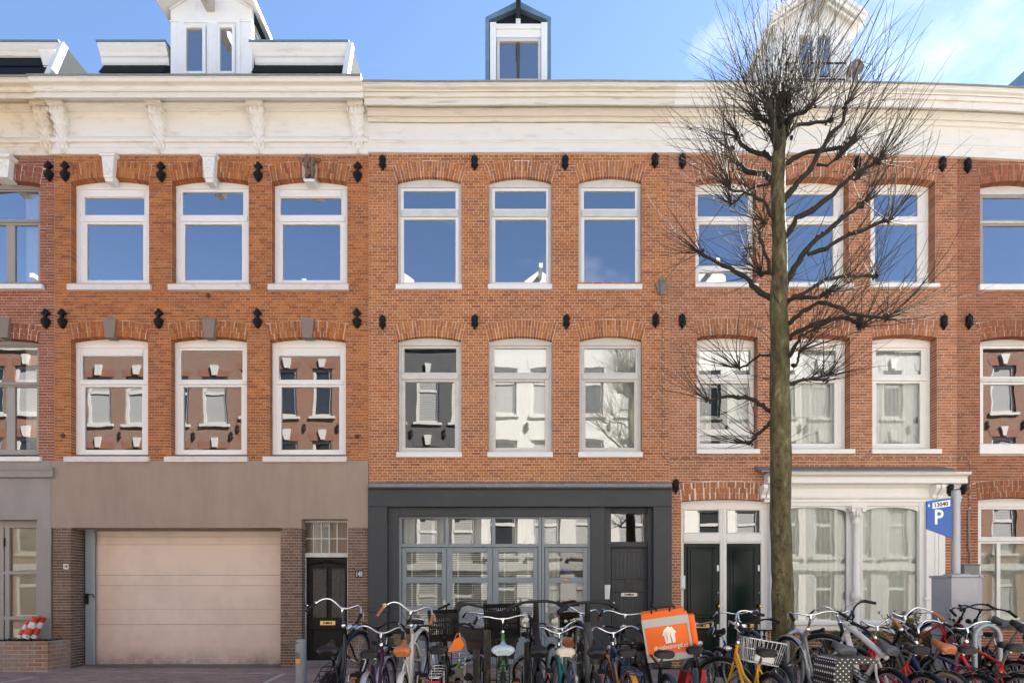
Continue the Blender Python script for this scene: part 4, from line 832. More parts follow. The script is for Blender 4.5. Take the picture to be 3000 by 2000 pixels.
# white shop window
YW = WY-.30; m = MB()
PW = [(1381,YW),(1384,YW)]+cyma(1385,YW+.01,1399,YW+.12,5)+[(1401,YW+.13),(1401.5,YW+.11),(1414,YW+.11),(1416,YW+.14),(1418,YW+.25),(1421,YW+.25),(1428,YW+.28),(1430,YW+.29),(1452,YW+.29),(1453,YW+.26),(1457,YW+.25),(1461,YW+.27),(1462,YW+.285),(1470,YW+.285)]
sc = cornice(hD, PW, 2236+3, 2836-22, white, back=12.2, name='shop_cornice')
m = MB(); m.prism_x([(YW-.02,fz(1382,YW)),(YW-.02,fz(1378,YW)),(WY+.01,fz(1366)),(WY+.01,fz(1372))], fx(2230,YW), fx(2800,YW)); m.obj('lead_sheet', lead, sc)
for px in (2252, 2757): 
    m = MB()
    for q in (-1, 1): m.prism_x([(YW+.10,fz(1418,YW+.1)),(YW+.09,fz(1428,YW+.1)),(YW+.13,fz(1436,YW+.1)),(YW+.2,fz(1446,YW+.1)),(YW+.21,fz(1456,YW+.1)),(WY,fz(1456,YW+.1)),(WY,fz(1418,YW+.1))], fx(px,YW+.1)+q*.055-.045, fx(px,YW+.1)+q*.055+.045)
    m.obj('console', white, sc)
YV = WY+.02; m = MB()
pb(m, 2258,2271,1470,1846, YV-.06, YV+.2); pb(m, 2694,2716,1470,1830, YV-.01, YV+.12); pb(m, 2714,2770,1470,1830, YV-.08, YV+.2); pb(m, 2740,2748,1500,1780, YV-.095, YV-.08, .004); pb(m, 2751,2759,1500,1780, YV-.095, YV-.08, .004); pb(m, 2710,2774,1750,1756, YV-.10, YV-.07)
pb(m, 2486,2522,1470,1826, YV+.0, YV+.12); pb(m, 2271,2694,1470,1482, YV-.005, YV+.12); pb(m, 2262,2770,1822,1830, YV-.14, YV+.2); pb(m, 2258,2776,1830,1846, YV-.10, YV+.2)
sw = m.obj('shop_window', white, hD)
for a, b in ((2271,2486),(2522,2694)):
    x0, x1, zt_, zs_ = fx(a,YV+.03), fx(b,YV+.03), fz(1482,YV), fz(1500,YV); m = MB(); n = 16
    for i in range(n):
        u0, u1 = i/n, (i+1)/n; f = lambda u: zs_-.02+(zt_-zs_-.0)*(1-(2*u-1)**2)**.5 if abs(2*u-1) < 1 else zs_-.02
        m.add([(x0+(x1-x0)*u0,YV+.02,f(u0)),(x0+(x1-x0)*u1,YV+.02,f(u1)),(x0+(x1-x0)*u1,YV+.02,zt_+.01),(x0+(x1-x0)*u0,YV+.02,zt_+.01),(x0+(x1-x0)*u0,YV+.07,f(u0)),(x0+(x1-x0)*u1,YV+.07,f(u1))], [(0,1,2,3),(0,1,5,4)])
    rect_ring(m, x0, x1, fz(1824,YV), fz(1484,YV), x0+.04, x1-.04, fz(1816,YV), fz(1484,YV)-.001, YV+.025, YV+.08); m.obj('sash', white, sw)
    pane(sw, a,b,1482,1824, YV+.06, g_low)
m = MB(); c = at(2508,1830,YV-.09); pr = [(.075,0),(.075,.05),(.055,.08),(.05,.5),(.06,.52),(.095,.55),(.095,.66),(.06,.7),(.055,2.1),(.07,2.12),(.07,2.16),(.06,2.18)]
m.lathe(pr, 14, (c.x, c.y, c.z)); zc_ = c.z+2.18; m.lathe([(.06,0),(.07,.1),(.10,.2),(.13,.24)], 10, (c.x, c.y, zc_)); m.box(c.x-.15, c.x+.15, c.y-.12, c.y+.12, zc_+.24, zc_+.29)
for q in range(10): t = q*.63; m.ball((c.x+.085*math.cos(t), c.y+.085*math.sin(t), zc_+.12), (.025,.025,.07), 6, 4)
for s in (-1, 1): m.lathe([(.045,-.05),(.045,.05)], 10, (c.x+s*.11, c.y-.06, zc_+.2), 'y')
m.obj('column', white, sw)
curtain('curtain', 'long grey-white pleated curtain in the shop window, beside the tree trunk', fx(2262,12.3), fx(2496,12.3), .35, fz(1475,12.3), WY+.17, curtain_g, .12, .03, 11)
curtain('curtain', 'long grey-white pleated curtain in the shop window, beside the parking sign', fx(2512,12.3), fx(2720,12.3), .35, fz(1475,12.3), WY+.17, curtain_g, .13, .03, 12)

# ================================================================ house at the right edge and an added house out of view
hE = thing('brick_house', 'brown-red brick house with grey-white window frames beside the parking machine', 'house', (fx(3200), WY, 0), 'terraced houses along the street')
XE1 = 15.6
eu = [Hole(2872,3062,838,541,.085,.34), Hole(3140,3330,838,541,.085,.34)]
el = [Hole(2872,3064,1330,996,.08,.35), Hole(3140,3332,1330,996,.08,.35)]
eg = [Hole(2866,3075,1830,1463,.05,.36)]
brick_wall(hE, fx(2804.5), XE1, 0, fz(438), eu+el+eg, bk_e, mortar_r, seed=51, d=.2, bx=(fx(2804.5), 12.9))
shell(hE, 2804.5, XE1*140+1500, fz(250))
for h in eu: window(hE, h, WY+.16, lgrey, taupe, g_sky, (h.x0*140+1500+5,582,h.x1*140+1500-25,646), (h.x0*140+1500+5,664,h.x1*140+1500-25,832), .04, (h.x0*140+1500, h.x1*140+1500, 831, 848), sproj=.05, sm_mat=white)
for h in el: window(hE, h, WY+.16, lgrey, white, g_mid, (h.x0*140+1500+5,1022,h.x1*140+1500-25,1104), (h.x0*140+1500+5,1128,h.x1*140+1500-25,1300), .04, (h.x0*140+1500, h.x1*140+1500, 1302, 1328), sproj=.05, sm_mat=white)
h = eg[0]; window(hE, h, WY+.15, white, white, g_mid, (2872,1492,3050,1572), (2870,1592,3050,1825), .03, None, mull=(2917,2928), glb=g_low)
curtain('curtain', 'pale green-grey curtain behind the ground-floor window beside the meter box', h.x0+.05, h.x1-.05, .4, fz(1585), WY+.36, mat('sage_curtain', (.42,.43,.38), .9), .25, .02, 31)
for x, y in ((2838,482),(2842,940)): anchor(hE, x, y, 2)
anchor(hE, 2825, 1425, 2); anchor(hE, 2786, 1432, 2)
cornice(hE, [(p+1, y) for p, y in PC], 2806.5, XE1*140+1500, cream2, cap=lead, seg=24, sag=lambda x: sagD(x) if x < fx(3000) else sagD(fx(3000)))
c0 = at(2958,252,12.9); m = MB(); m.prism_y([(c0.x,c0.z-.4),(c0.x+1.6,c0.z-.4),(c0.x+1.6,c0.z+.9),(c0.x+.95,c0.z+.9),(c0.x-.05,c0.z)], 12.9, 15); m.obj('dormer', zinc, hE)
m = MB(); c = at(2845,1660,WY-.1)
m.cbox(c.x-.16, c.x+.16, WY-.13, WY, c.z-.32, c.z+.03, .01); m.cbox(c.x-.17, c.x+.17, WY-.14, WY, c.z+.03, c.z+.06, .01); m.box(c.x+.04, c.x+.12, WY-.135, WY-.125, c.z-.1, c.z-.06); mbx = m.obj('meter_box', mat('grey_box', (.22,.215,.2), .6), hE)
m = MB(); m.tube([at(2838,1495,WY-.03), at(2838,1604,WY-.03), at(2843,1622,WY-.03), at(2843,1655,WY-.06)], .016, 7); m.obj('conduit', MATS['grey_box'], hE)
hF = thing('brick_house', 'unseen brown brick house added at the far end of the terrace to block the sun', 'house', (19, WY, 0), 'terraced houses along the street')
MB().box(XE1+.02, 24, WY+.02, 21.5, 0, 11.9).obj('wall', bk_e, hF)  # plain unseen block, added to keep the sun off the street
MB().box(-20, XA0-.02, WY+.02, 21.5, 0, 11.9).obj('wall', bk_a, thing('brick_house', 'red brick neighbour house at the near end of the terrace', 'house', (-16, WY, 0), 'terraced houses along the street'))
# facade cable with clips and the ornate span-wire rosette
clipm = mat('clip_white', (.6,.58,.55), .6); cabm = mat('grey_cable', (.23,.15,.12), .7)
path = [(1940,862),(1941,980),(1940,1100),(1941,1220),(1940,1338),(1950,1342),(2100,1341),(2260,1342),(2500,1340),(2790,1340),(2834,1343),(2841,1352),(2840,1490)]
cb = MB().tube([at(x, y, WY-.014) for x, y in path], .0075, 6).obj('cable', cabm); tag(cb, 'thin facade cable with white clips running across and down the brick fronts', 'cable')
cm = MB().box(-.012,.012,-.014,.004,-.012,.012).mesh('clip'); cm.materials.append(clipm)
def along(path, step):
    r = []; d = 0
    for (a, b), (c, e) in zip(path, path[1:]):
        L_ = math.hypot(c-a, e-b); t = (step-d % step) % step
        while t < L_: r.append((a+(c-a)*t/L_, b+(e-b)*t/L_)); t += step
        d += L_
    return r
for x, y in along(path, 33): o = mobj('clip', cm, None, cb); o.location = at(x, y, WY-.016)
m = MB(); c = at(1938,842,WY-.03); pts = []
for i in range(28):
    t = 2*math.pi*i/28; r = .085+.03*abs(math.cos(2*t))+.022*math.cos(t*5); pts.append((c.x+r*math.sin(t)*1.05, c.z+.02+r*math.cos(t)*1.6))
m.prism_y(pts, WY-.05, WY-.002); m.ball((c.x, WY-.06, c.z+.02), (.055,.05,.12)); m.ball((c.x-.02, WY-.07, c.z-.12), (.035,.03,.045)); m.tube([(c.x,WY-.05,c.z+.05),(c.x+.03,WY-.12,c.z+.10),(c.x+.02,WY-.1,c.z+.16)], .014, 6)
hk = m.obj('span_wire_rosette', mat('grey_cast_iron', (.21,.19,.17), .6, var=.2, bump=.3), None); tag(hk, 'ornate grey cast-iron rosette on the brick front holding a span wire', 'wall fitting')
wire = MB(); p0 = Vector((c.x, WY-.08, c.z+.05)); p1 = Vector((4.9, -1.55, 9.2)); pts = [p0.lerp(p1, t/14)-Vector((0,0,.55*4*(t/14)*(1-t/14))) for t in range(15)]
wire.tube(pts, .007, 5); wo = wire.obj('span_wire', cabm); tag(wo, 'thin span wire rising from the rosette across the street', 'wire')
# ================================================================ ground
m = MB(); m.quad((-400,-400,-.16),(400,-400,-.16),(400,400,-.16),(-400,400,-.16)); g = m.obj('ground', mat('city_ground', (.09,.085,.08), .95)); tag(g, kind='structure')
def pavtex(name, cols):
    m, t, b = newmat(name); l = t.links.new; g = N(t, 'ShaderNodeNewGeometry'); br = N(t, 'ShaderNodeTexBrick', i_Scale=1., i_Mortar_Size=.004, i_Brick_Width=.2, i_Row_Height=.1)
    br.inputs['Color1'].default_value = (*cols[0],1); br.inputs['Color2'].default_value = (*cols[1],1); br.inputs['Mortar'].default_value = (.05,.045,.04,1); l(g.outputs['Position'], br.inputs['Vector'])
    n = N(t, 'ShaderNodeTexNoise', i_Scale=3., i_Detail=7.); l(g.outputs['Position'], n.inputs['Vector']); mx = N(t, 'ShaderNodeMixRGB', blend_type='MULTIPLY'); mx.inputs[0].default_value = .3; l(br.outputs[0], mx.inputs[1]); l(n.outputs['Color'], mx.inputs[2]); 
    l(mx.outputs[0], b.inputs['Base Color']); b.inputs['Roughness'].default_value = .85; return m
roadm = pavtex('road_clinker', [(.36,.325,.285),(.44,.40,.355)]); walkm = pavtex('walk_clinker', [(.42,.395,.36),(.48,.455,.42)])
tag(MB().box(-60, 60, .9, 4.6, -.15, -.12).obj('road', roadm), kind='structure')
tag(MB().box(-60, 60, 4.6, 4.75, -.15, 0).obj('kerb', mat('kerb_stone', (.33,.32,.30), .8)), kind='structure')
tag(MB().box(-60, 60, .75, .9, -.15, 0).obj('kerb', MATS['kerb_stone']), kind='structure')
tag(MB().box(-60, 60, -12, .75, -.15, -.004).obj('pavement', walkm), kind='structure')
bed = mat('joint_sand', (.105,.088,.075), .95)
pv = tag(MB().box(-60, 60, 4.75, 12.5, -.15, -.012).obj('pavement', bed), kind='structure')
pm = MB().add([(-.097,-.047,-.02),(.097,-.047,-.02),(.097,.047,-.02),(-.097,.047,-.02),(-.097,-.047,-.003),(.097,-.047,-.003),(.097,.047,-.003),(-.097,.047,-.003),(-.092,-.042,.0),(.092,-.042,.0),(.092,.042,.0),(-.092,.042,.0)],
     [(8,9,10,11),(4,5,9,8),(5,6,10,9),(6,7,11,10),(7,4,8,11),(0,1,5,4),(1,2,6,5),(2,3,7,6),(3,0,4,7)]).mesh('paver'); pm.materials.append(pavem)
stf = MB(); cnt = 0; r = random.Random(5); j = 0; y = 12.34
while y > 4.9:
    x = -11.6-(.1 if j % 2 else 0)
    lim = 11.6 if y > 9.2 else 8
    while x < lim:
        vis = y > 9.75 and x/y > -.92
        zz = r.uniform(-.003,.003)
        if vis and x < -3.6 and cnt < 300 and abs(x/y) < .9 and 9.85 < y < 11.7 and (j % 2 == 0 or x < -6):
            o = mobj('paver', pm, None, pv); o.location = (x, y, zz); o.rotation_euler = (r.uniform(-.01,.01), r.uniform(-.01,.01), r.uniform(-.015,.015)); cnt += 1
        elif y > 12.0-.3 and x > 0: pass
        else:
            b = len(stf.v); stf.v += [(x-.097,y-.047,zz),(x+.097,y-.047,zz),(x+.097,y+.047,zz),(x-.097,y+.047,zz),(x-.099,y-.049,zz-.012),(x+.099,y-.049,zz-.012),(x+.099,y+.049,zz-.012),(x-.099,y+.049,zz-.012)]
            fs = [(0,1,2,3),(4,5,1,0),(5,6,2,1),(6,7,3,2),(7,4,0,3)]; stf.f += [tuple(q+b for q in f) for f in fs]; stf.s += [False]*5
        x += .2
    y -= .1; j += 1
tag(stf.obj('pavers', pavem, pv), kind='stuff')
kb = mat('pale_strip', (.50,.46,.41), .85, var=.12, scale=10, dirt=(.22,.19,.17), damt=.7, dscale=(4,4,4))
def strip(a, b, w_, z=.004):
    a, b = Vector(a), Vector(b); d = (b-a); n = Vector((-d.y, d.x, 0)).normalized()*w_/2
    m = MB(); m.add([a-n, b-n, b+n, a+n], [(0,1,2,3)]); 
    for v in range(len(m.v)): m.v[v] = (m.v[v][0], m.v[v][1], z)
    return tag(m.obj('painted_line', kb), kind='structure')
def gp(px, py): Yg = H0*F/(py-PY0); return (fx(px, Yg), Yg, 0)
strip(gp(95,1983), gp(-60,2010), .09); strip(gp(832,1972), gp(755,2010), .09)
strip(gp(315,1966), gp(800,1972), .05, .0042)
m = MB(); m.cbox(fx(252), fx(826), 11.96, 12.42, -.1, .006, .004); o = m.obj('garage_threshold', mat('threshold_concrete', (.13,.11,.10), .85, var=.25, scale=8, dirt=(.3,.27,.24), damt=.6, dscale=(3,3,3), bump=.3)); tag(o, kind='structure')

# ================================================================ opposite side of the street (behind the camera; the window panes mirror it)
def btex(name, c1, c2, mc, sc=1.):
    m, t, b = newmat(name); l = t.links.new; g = N(t, 'ShaderNodeNewGeometry'); sp = N(t, 'ShaderNodeSeparateXYZ'); cb_ = N(t, 'ShaderNodeCombineXYZ'); l(g.outputs['Position'], sp.inputs[0]); l(sp.outputs[0], cb_.inputs[0]); l(sp.outputs[2], cb_.inputs[1])
    br = N(t, 'ShaderNodeTexBrick', i_Scale=1., i_Mortar_Size=.006, i_Brick_Width=.21, i_Row_Height=.06); br.inputs['Color1'].default_value = (*c1,1); br.inputs['Color2'].default_value = (*c2,1); br.inputs['Mortar'].default_value = (*mc,1)
    l(cb_.outputs[0], br.inputs['Vector']); l(br.outputs[0], b.inputs['Base Color']); b.inputs['Roughness'].default_value = .9; return m
o_red = btex('opposite_red_brick', (.165,.064,.036), (.115,.045,.027), (.27,.21,.17)); o_brn = btex('opposite_brown_brick', (.16,.078,.048), (.11,.055,.035), (.25,.21,.18))
o_drk = btex('opposite_dark_brick', (.065,.065,.068), (.05,.05,.052), (.075,.075,.075)); o_gry = mat('opposite_grey_plaster', (.42,.41,.39), .9, var=.06); o_gr2 = mat('opposite_mid_grey_plaster', (.30,.295,.285), .9, var=.06); o_crm = mat('opposite_pale_plaster', (.55,.53,.49), .9, var=.05)
dkglass = mat('opposite_pane', (.02,.025,.03), .06, var=.2, spec=.9); YO = -1.6
RO = random.Random(23)
o_arch = mat('opposite_arch_brick', (.17,.07,.045), .9, var=.3, scale=9)
owhite = mat('opposite_white_paint', (.40,.39,.37), .6, var=.06); ocurt = mat('opposite_net_curtain', (.24,.24,.235), .9, var=.1)
def blindtex():
    m, t, b = newmat('opposite_blind'); l = t.links.new; g = N(t, 'ShaderNodeNewGeometry'); w_ = N(t, 'ShaderNodeTexWave', i_Scale=4.5, i_Distortion=.3, bands_direction='Z'); l(g.outputs['Position'], w_.inputs['Vector']); r = N(t, 'ShaderNodeValToRGB'); r.color_ramp.elements[0].color = (.10,.10,.10,1); r.color_ramp.elements[1].color = (.36,.36,.35,1); l(w_.outputs['Fac'], r.inputs[0]); l(r.outputs[0], b.inputs['Base Color']); return m
oblind = blindtex()
def opposite(name_label, x0, x1, wm, n, top=13.2, kz=True, hang=0., bands=True, gf=white):
    h = thing('brick_house' if wm in (o_red, o_brn, o_drk) else 'plaster_house', name_label, 'house', ((x0+x1)/2, YO, 0), 'houses across the street')
    holes = []; st = (x1-x0)/n; oz = RO.uniform(-.28,.28); whw = st*RO.uniform(.27,.34)
    for z0, z1 in ((.3,2.45),(3.2,5.35),(6.35,8.45),(9.55,11.7)):
        for i in range(n):
            c = x0+st*(i+.5); z0, z1, hw_ = z0, z1, whw; q = Hole(0,1,0,0); q.x0, q.x1, q.z0, q.zs, q.rise, q.ring, q.cx, q.w, q.top = c-whw, c+whw, z0+oz, z1+oz, 0, 0, c, 2*whw, z1+oz; holes.append(q)
    wl = sheet(x0, x1, 0, top-1.0, holes, YO, -.18); wl.box(x0, x1, YO-6, YO-.3, 0, top-.4); tp_ = [MB().prism_y([(q.cx-whw-.1,q.zs),(q.cx+whw+.1,q.zs),(q.cx+whw+.18,q.zs+.32),(q.cx-whw-.18,q.zs+.32)], YO, YO+.012).obj('arch', o_arch if wm in (o_red, o_brn) else wm, h) for q in holes if q.z0 > 1]; wl.obj('wall', wm, h)
    for k, q in enumerate(holes):
        m = MB(); y = YO-.14
        rect_ring(m, q.x0, q.x1, q.z0, q.zs, q.x0+.12, q.x1-.12, q.z0+.12, q.zs-.12, y, y+.06); m.box(q.x0+.1, q.x1-.1, y+.001, y+.06, q.z0+(q.zs-q.z0)*.64, q.z0+(q.zs-q.z0)*.70)
        fr = m.obj('window', owhite, h)
        MB().quad((q.x0+.1,y+.02,q.z0+.1),(q.x1-.1,y+.02,q.z0+.1),(q.x1-.1,y+.02,q.zs-.1),(q.x0+.1,y+.02,q.zs-.1)).obj('pane', [dkglass, ocurt, dkglass, oblind, dkglass, dkglass, oblind, ocurt][RO.randint(0, 7)], fr)
        m = MB(); m.box(q.x0-.12, q.x1+.12, YO-.02, YO+.09, q.z0-.12, q.z0); m.obj('sill', owhite, fr)
        if kz and q.z0 > 1: m = MB(); m.prism_y([(q.cx-.1,q.zs+.05),(q.cx+.1,q.zs+.05),(q.cx+.16,q.zs+.5),(q.cx-.16,q.zs+.5)], YO-.01, YO+.1); m.obj('keystone', owhite, fr)
    m = MB(); m.prism_x([(YO-.1,top),(YO+.5,top),(YO+.5,top-.1),(YO+.3,top-.35),(YO+.25,top-.5),(YO+.1,top-.6),(YO+.1,top-1.1),(YO-.1,top-1.1)], x0, x1); m.obj('cornice', owhite, h)
    if bands: m = MB(); m.box(x0, x1, YO-.05, YO+.12, 2.65, 2.95); m.obj('string_course', owhite, h)
    c = (x0+x1)/2; m = MB(); c += RO.uniform(-1.5,1.5); dh = RO.uniform(1.2,2.6); m.prism_y([(c-.7,top-.1),(c+.7,top-.1),(c+.7,top+dh),(c,top+dh+.5),(c-.7,top+dh)], YO-.6, YO-.5); m.box(c-.08, c+.08, YO-.5, YO+.5, top+dh+.05, top+dh+.25); m.obj('dormer', owhite, h)
    for k in range(n+1):
        for zz in (2.9, 5.95, 9.0):
            a = mobj('wall_anchor', AM[1], None, h); a.location = Vector((x0+.15+(x1-x0-.3)*k/n, YO, zz+oz))-wof(h); a.rotation_euler = (0,0,math.pi)
    m = MB()
    for zz in (6.9, 7.1): m.tube([(x0,YO+.16,zz+oz),((x0+x1)/2,YO+.16,zz+oz-.05),(x1,YO+.16,zz+oz)], .012, 4)
    m.obj('facade_cable', owhite, h)
    return h
for lab, a, b, wm, n, tp, kz in (('red brick house across the street, at the garage end of its row',-26,-19.6,o_red,4,13.7,True),('brown brick house across the street, beside the red one',-19.6,-12.6,o_brn,4,13.9,True),('red brick house across the street, facing the garage',-12.6,-6.2,o_red,4,13.8,True),
     ('dark grey painted brick house across the street',-6.2,-1.4,o_drk,3,13.7,True),('light grey plastered house across the street',-1.4,6.4,o_gry,4,14.0,False),('pale plastered house across the street',6.4,13.2,o_crm,4,13.9,False),('mid grey plastered house across the street, facing the right-hand end',13.2,19.8,o_gr2,4,13.7,True),('red brick house across the street, at the far end of its row',19.8,26.5,o_red,4,13.8,True)):
    opposite(lab, a, b, wm, n, tp, kz)

# ================================================================ brick planter with marker posts
pl = thing('brick_planter', 'low brick planter box in front of the grey stucco front', 'planter', (fx(30,11.6), 11.6, 0))
xr, yf_, zt = fx(140,11.38), 11.38, .60
xl = -11.0
m = MB(); m.box(xl, xr-.006, yf_+.006, yf_+.09, .0, zt-.004); m.box(xr-.10, xr-.006, yf_+.09, WY-.04, .0, zt-.004); m.obj('core', mortar_g, pl)
def bl(x0, x1, y0, y1, z0, z1):
    c = .006; m = MB(); m.add([(x0+c,y0,z0+c),(x1-c,y0,z0+c),(x1-c,y0,z1-c),(x0+c,y0,z1-c),(x0,y0+c,z0),(x1,y0+c,z0),(x1,y0+c,z1),(x0,y0+c,z1),(x0,y1,z0),(x1,y1,z0),(x1,y1,z1),(x0,y1,z1)], [(0,1,2,3),(4,5,1,0),(5,6,2,1),(6,7,3,2),(7,4,0,3),(8,9,5,4),(9,10,6,5),(10,11,7,6),(11,8,4,7),(11,10,9,8)])
    m.obj('brick', bk_pl, pl)
hgt = .083
for k in range(7):
    z0 = .02+k*hgt; z1 = z0+hgt-.012; x = xl-(.14 if k % 2 else 0)
    while x < xr:
        a, b = max(x, xl), min(x+.29, xr); x += .305
        if b-a > .05: bl(a, b, yf_+RND.uniform(-.004,.004), yf_+.08, z0, z1)
    y = yf_+.092+(.0 if k % 2 else -.0); yy = y-(.1 if k % 2 else 0)
    while yy < WY-.03:
        a, b = max(yy, y), min(yy+.22, WY-.02); yy += .232
        if b-a > .04: bl(xr-.09, xr+RND.uniform(-.003,.003), a, b, z0, z1)
m = MB(); n = 14
grid = [(xl+(xr-.1-xl)*i/60, yf_+.09+(WY-.12-yf_)*k/6, zt-.05+.05*math.sin(i*1.7)*math.sin(k*2.1)+RND.uniform(0,.05)) for i in range(61) for k in range(7)]
m.add(grid, [(i*7+k, (i+1)*7+k, (i+1)*7+k+1, i*7+k+1) for i in range(60) for k in range(6)], True); so_ = tag(m.obj('soil', soil, pl), kind='stuff')
redm = mat('orange_red_plastic', (.62,.05,.015), .4, var=.12, scale=12); wrf = mat('scuffed_white_band', (.72,.72,.72), .6, dirt=(.15,.15,.15), damt=.9, dscale=(14,14,14), dlo=.55, dhi=.62)
def marker(px, py, pxt, pyt, Y, r, lab):
    b, t = at(px, py, Y), at(pxt, pyt, Y); t.y += .12; d = (t-b); Ln = d.length
    o = thing('marker_post', lab, 'marker post', b, 'marker posts leaning in the planter'); o.rotation_euler = d.to_track_quat('Z','Y').to_euler()
    I = Matrix.Identity(4)
    m = MB(); m.lathe([(r*1.0,0),(r*1.0,Ln*.16)], 16); m.obj('reflective_band', wrf, o, I)
    m = MB(); m.lathe([(r*1.02,Ln*.16),(r*1.02,Ln*.48)], 16); m.lathe([(r*1.02,Ln*.74),(r*1.02,Ln*.92),(r*1.1,Ln*.93),(r*1.1,Ln*.975),(r*.9,Ln),(r*.3,Ln*1.003)], 16); m.obj('post', redm, o, I)
    m = MB(); m.lathe([(r*1.0,Ln*.48),(r*1.0,Ln*.74)], 16); m.obj('reflective_band', wrf, o, I)
marker(56,1869,73,1817,11.66,.052,'smallest red and white marker post leaning in the brick planter')
marker(74,1869,93,1807,11.60,.066,'front red and white marker post leaning in the brick planter')
marker(96,1869,111,1806,11.72,.066,'red and white marker post leaning against the grey pier in the planter')
# grey bollard
bo = thing('bollard', 'grey round steel bollard with a torn orange sticker', 'bollard', (fx(882,7.5), 7.5, 0)); c = Vector((fx(882,7.5),7.5,0)); m = MB(); r_ = .069
m.lathe([(r_,0),(r_,.90),(r_*.97,.915),(r_*.8,.93),(r_*.3,.94),(.002,.942)], 24, c); m.obj('post', mat('grey_powder_coat', (.23,.25,.26), .5, var=.08, dirt=(.14,.14,.13), damt=.4, dscale=(8,8,5)), bo)
def wrap(z0, z1, a0, a1, rr):
    m = MB(); n = 8; vs = []
    for i in range(n+1):
        a = a0+(a1-a0)*i/n; vs += [(c.x+rr*math.cos(a), c.y+rr*math.sin(a), z0), (c.x+rr*math.cos(a), c.y+rr*math.sin(a), z1)]
    return m.add(vs, [(2*i,2*i+2,2*i+3,2*i+1) for i in range(n)], True)
wrap(.63,.69,rad(-150),rad(-80),r_+.001).obj('sticker', mat('sticker_orange', (.7,.33,.03), .5, var=.5, scale=60), bo); wrap(.69,.77,rad(-150),rad(-80),r_+.0012).obj('sticker', mat('sticker_dark', (.1,.08,.07), .5, var=.9, scale=50, dirt=(.5,.48,.45), damt=.9, dscale=(25,25,25)), bo); wrap(.885,.9,rad(-150),rad(-100),r_+.001).obj('sticker', bplate, bo)

# ================================================================ parking machine with its sign
YP = 8.3; bx_ = fx(2802,YP); pk = thing('parking_machine', 'grey hexagonal parking machine with a warning triangle below a blue sign', 'parking machine', (bx_, YP, 0))
grey = mat('lavender_grey_enamel', (.36,.365,.41), .4, var=.05, dirt=(.24,.24,.26), damt=.35, dscale=(3,3,2))
def hexo(r0): return [(bx_+r0*math.cos(rad(a)), YP+r0*math.sin(rad(a))) for a in (-78,-18,42,102,162,222)]
def hexp(m, z0, z1, r0):
    p = hexo(r0); m.add([(x,y,z0) for x,y in p]+[(x,y,z1) for x,y in p], [(0,1,2,3,4,5),(11,10,9,8,7,6)]+[(i,(i+1)%6,(i+1)%6+6,i+6) for i in range(6)]); return m
zt = fz(1692,YP); zs_ = fz(1858,YP)
m = MB(); hexp(m, 0, zs_-.012, .300); m.obj('base', grey, pk); m = MB(); hexp(m, zs_, zs_+.05, .318); hexp(m, zs_+.05, zt, .308); m.obj('body', grey, pk); m = MB(); hexp(m, zt+.004, zt+.035, .33); m.lathe([(.16,zt+.035),(.155,zt+.055),(.1,zt+.06)], 18, (bx_,YP,0)); m.obj('lid', grey, pk)
m = MB(); p_ = hexo(.332)
for x, y in p_: m.ball((x,y,zt+.02), .009, 6, 4)
m.obj('screw', iron, pk)
pa, pb_ = [Vector((x,y,0)) for x,y in (hexo(.301)[5], hexo(.301)[0])]
def face(m, t, z): 
    n = Vector(((pb_-pa).y, -(pb_-pa).x, 0)).normalized(); q = pa.lerp(pb_, t)+n*.0015; return (q.x, q.y, z)
tz = fz(1918,YP-.28); m = MB(); m.add([face(m,.52,tz),face(m,.93,tz),face(m,.725,tz+.125)], [(0,1,2)]); m.obj('warning_triangle', bplate, pk)
n_ = Vector(((pb_-pa).y, -(pb_-pa).x, 0)).normalized()*.0012
m = MB(); q = [Vector(face(m,.56,tz+.010))+n_, Vector(face(m,.89,tz+.010))+n_, Vector(face(m,.725,tz+.108))+n_]; m.add(q, [(0,1,2)]); m.obj('warning_triangle', mat('warning_yellow', (.8,.42,.01), .4), pk)
m = MB(); z_ = tz+.02; q = [(.75,.075),(.70,.04),(.735,.04),(.715,.008),(.76,.05),(.725,.05),(.765,.075)]; m.add([Vector(face(m,t,z_+v))+n_*2 for t, v in q], [tuple(range(7))]); m.obj('lightning_bolt', bplate, pk)
ps = thing('parking_sign', 'blue parking sign flag with white P and number 13040 on a grey pole', 'sign', (bx_, YP, zt+.06))
m = MB(); xo = fx(2800,YP); m.lathe([(.055,zt+.055),(.055,fz(1436,YP)),(.05,fz(1434,YP))], 20, (xo,YP,0)); m.obj('pole', mat('pole_grey', (.40,.40,.43), .4, metal=.2), ps); m = MB(); m.lathe([(.058,fz(1436,YP)),(.05,fz(1433,YP)),(.01,fz(1432,YP))], 20, (xo,YP,0)); m.obj('cap', iron, ps)
YQ = YP-.02; pts = [(2714,1467),(2789,1457),(2787,1575),(2714,1548)]
m = MB(); m.prism_y([(fx(a,YQ),fz(b,YQ)) for a,b in pts][::-1], YQ-.004, YQ+.014); sg = m.obj('panel', mat('sign_blue', (.022,.105,.42), .35, var=.06), ps)
swt = mat('sign_white', (.75,.77,.8), .4)
m = MB(); m.prism_y([(fx(a,YQ),fz(b,YQ)) for a,b in [(2731,1472),(2783,1463),(2783,1482),(2731,1490)]][::-1], YQ-.007, YQ-.005); m.obj('number_field', swt, ps)
tl = rad(-7.5); textmesh('13040', .082, bplate, ps, at(2757,1477,YQ-.009), rot=(rad(90), tl, 0), depth=.0008, bold=.002, sx=1.02)
textmesh('P', .30, swt, ps, at(2750,1516,YQ-.007), rot=(rad(90), 0, 0), depth=.001, bold=.006, sx=.9)
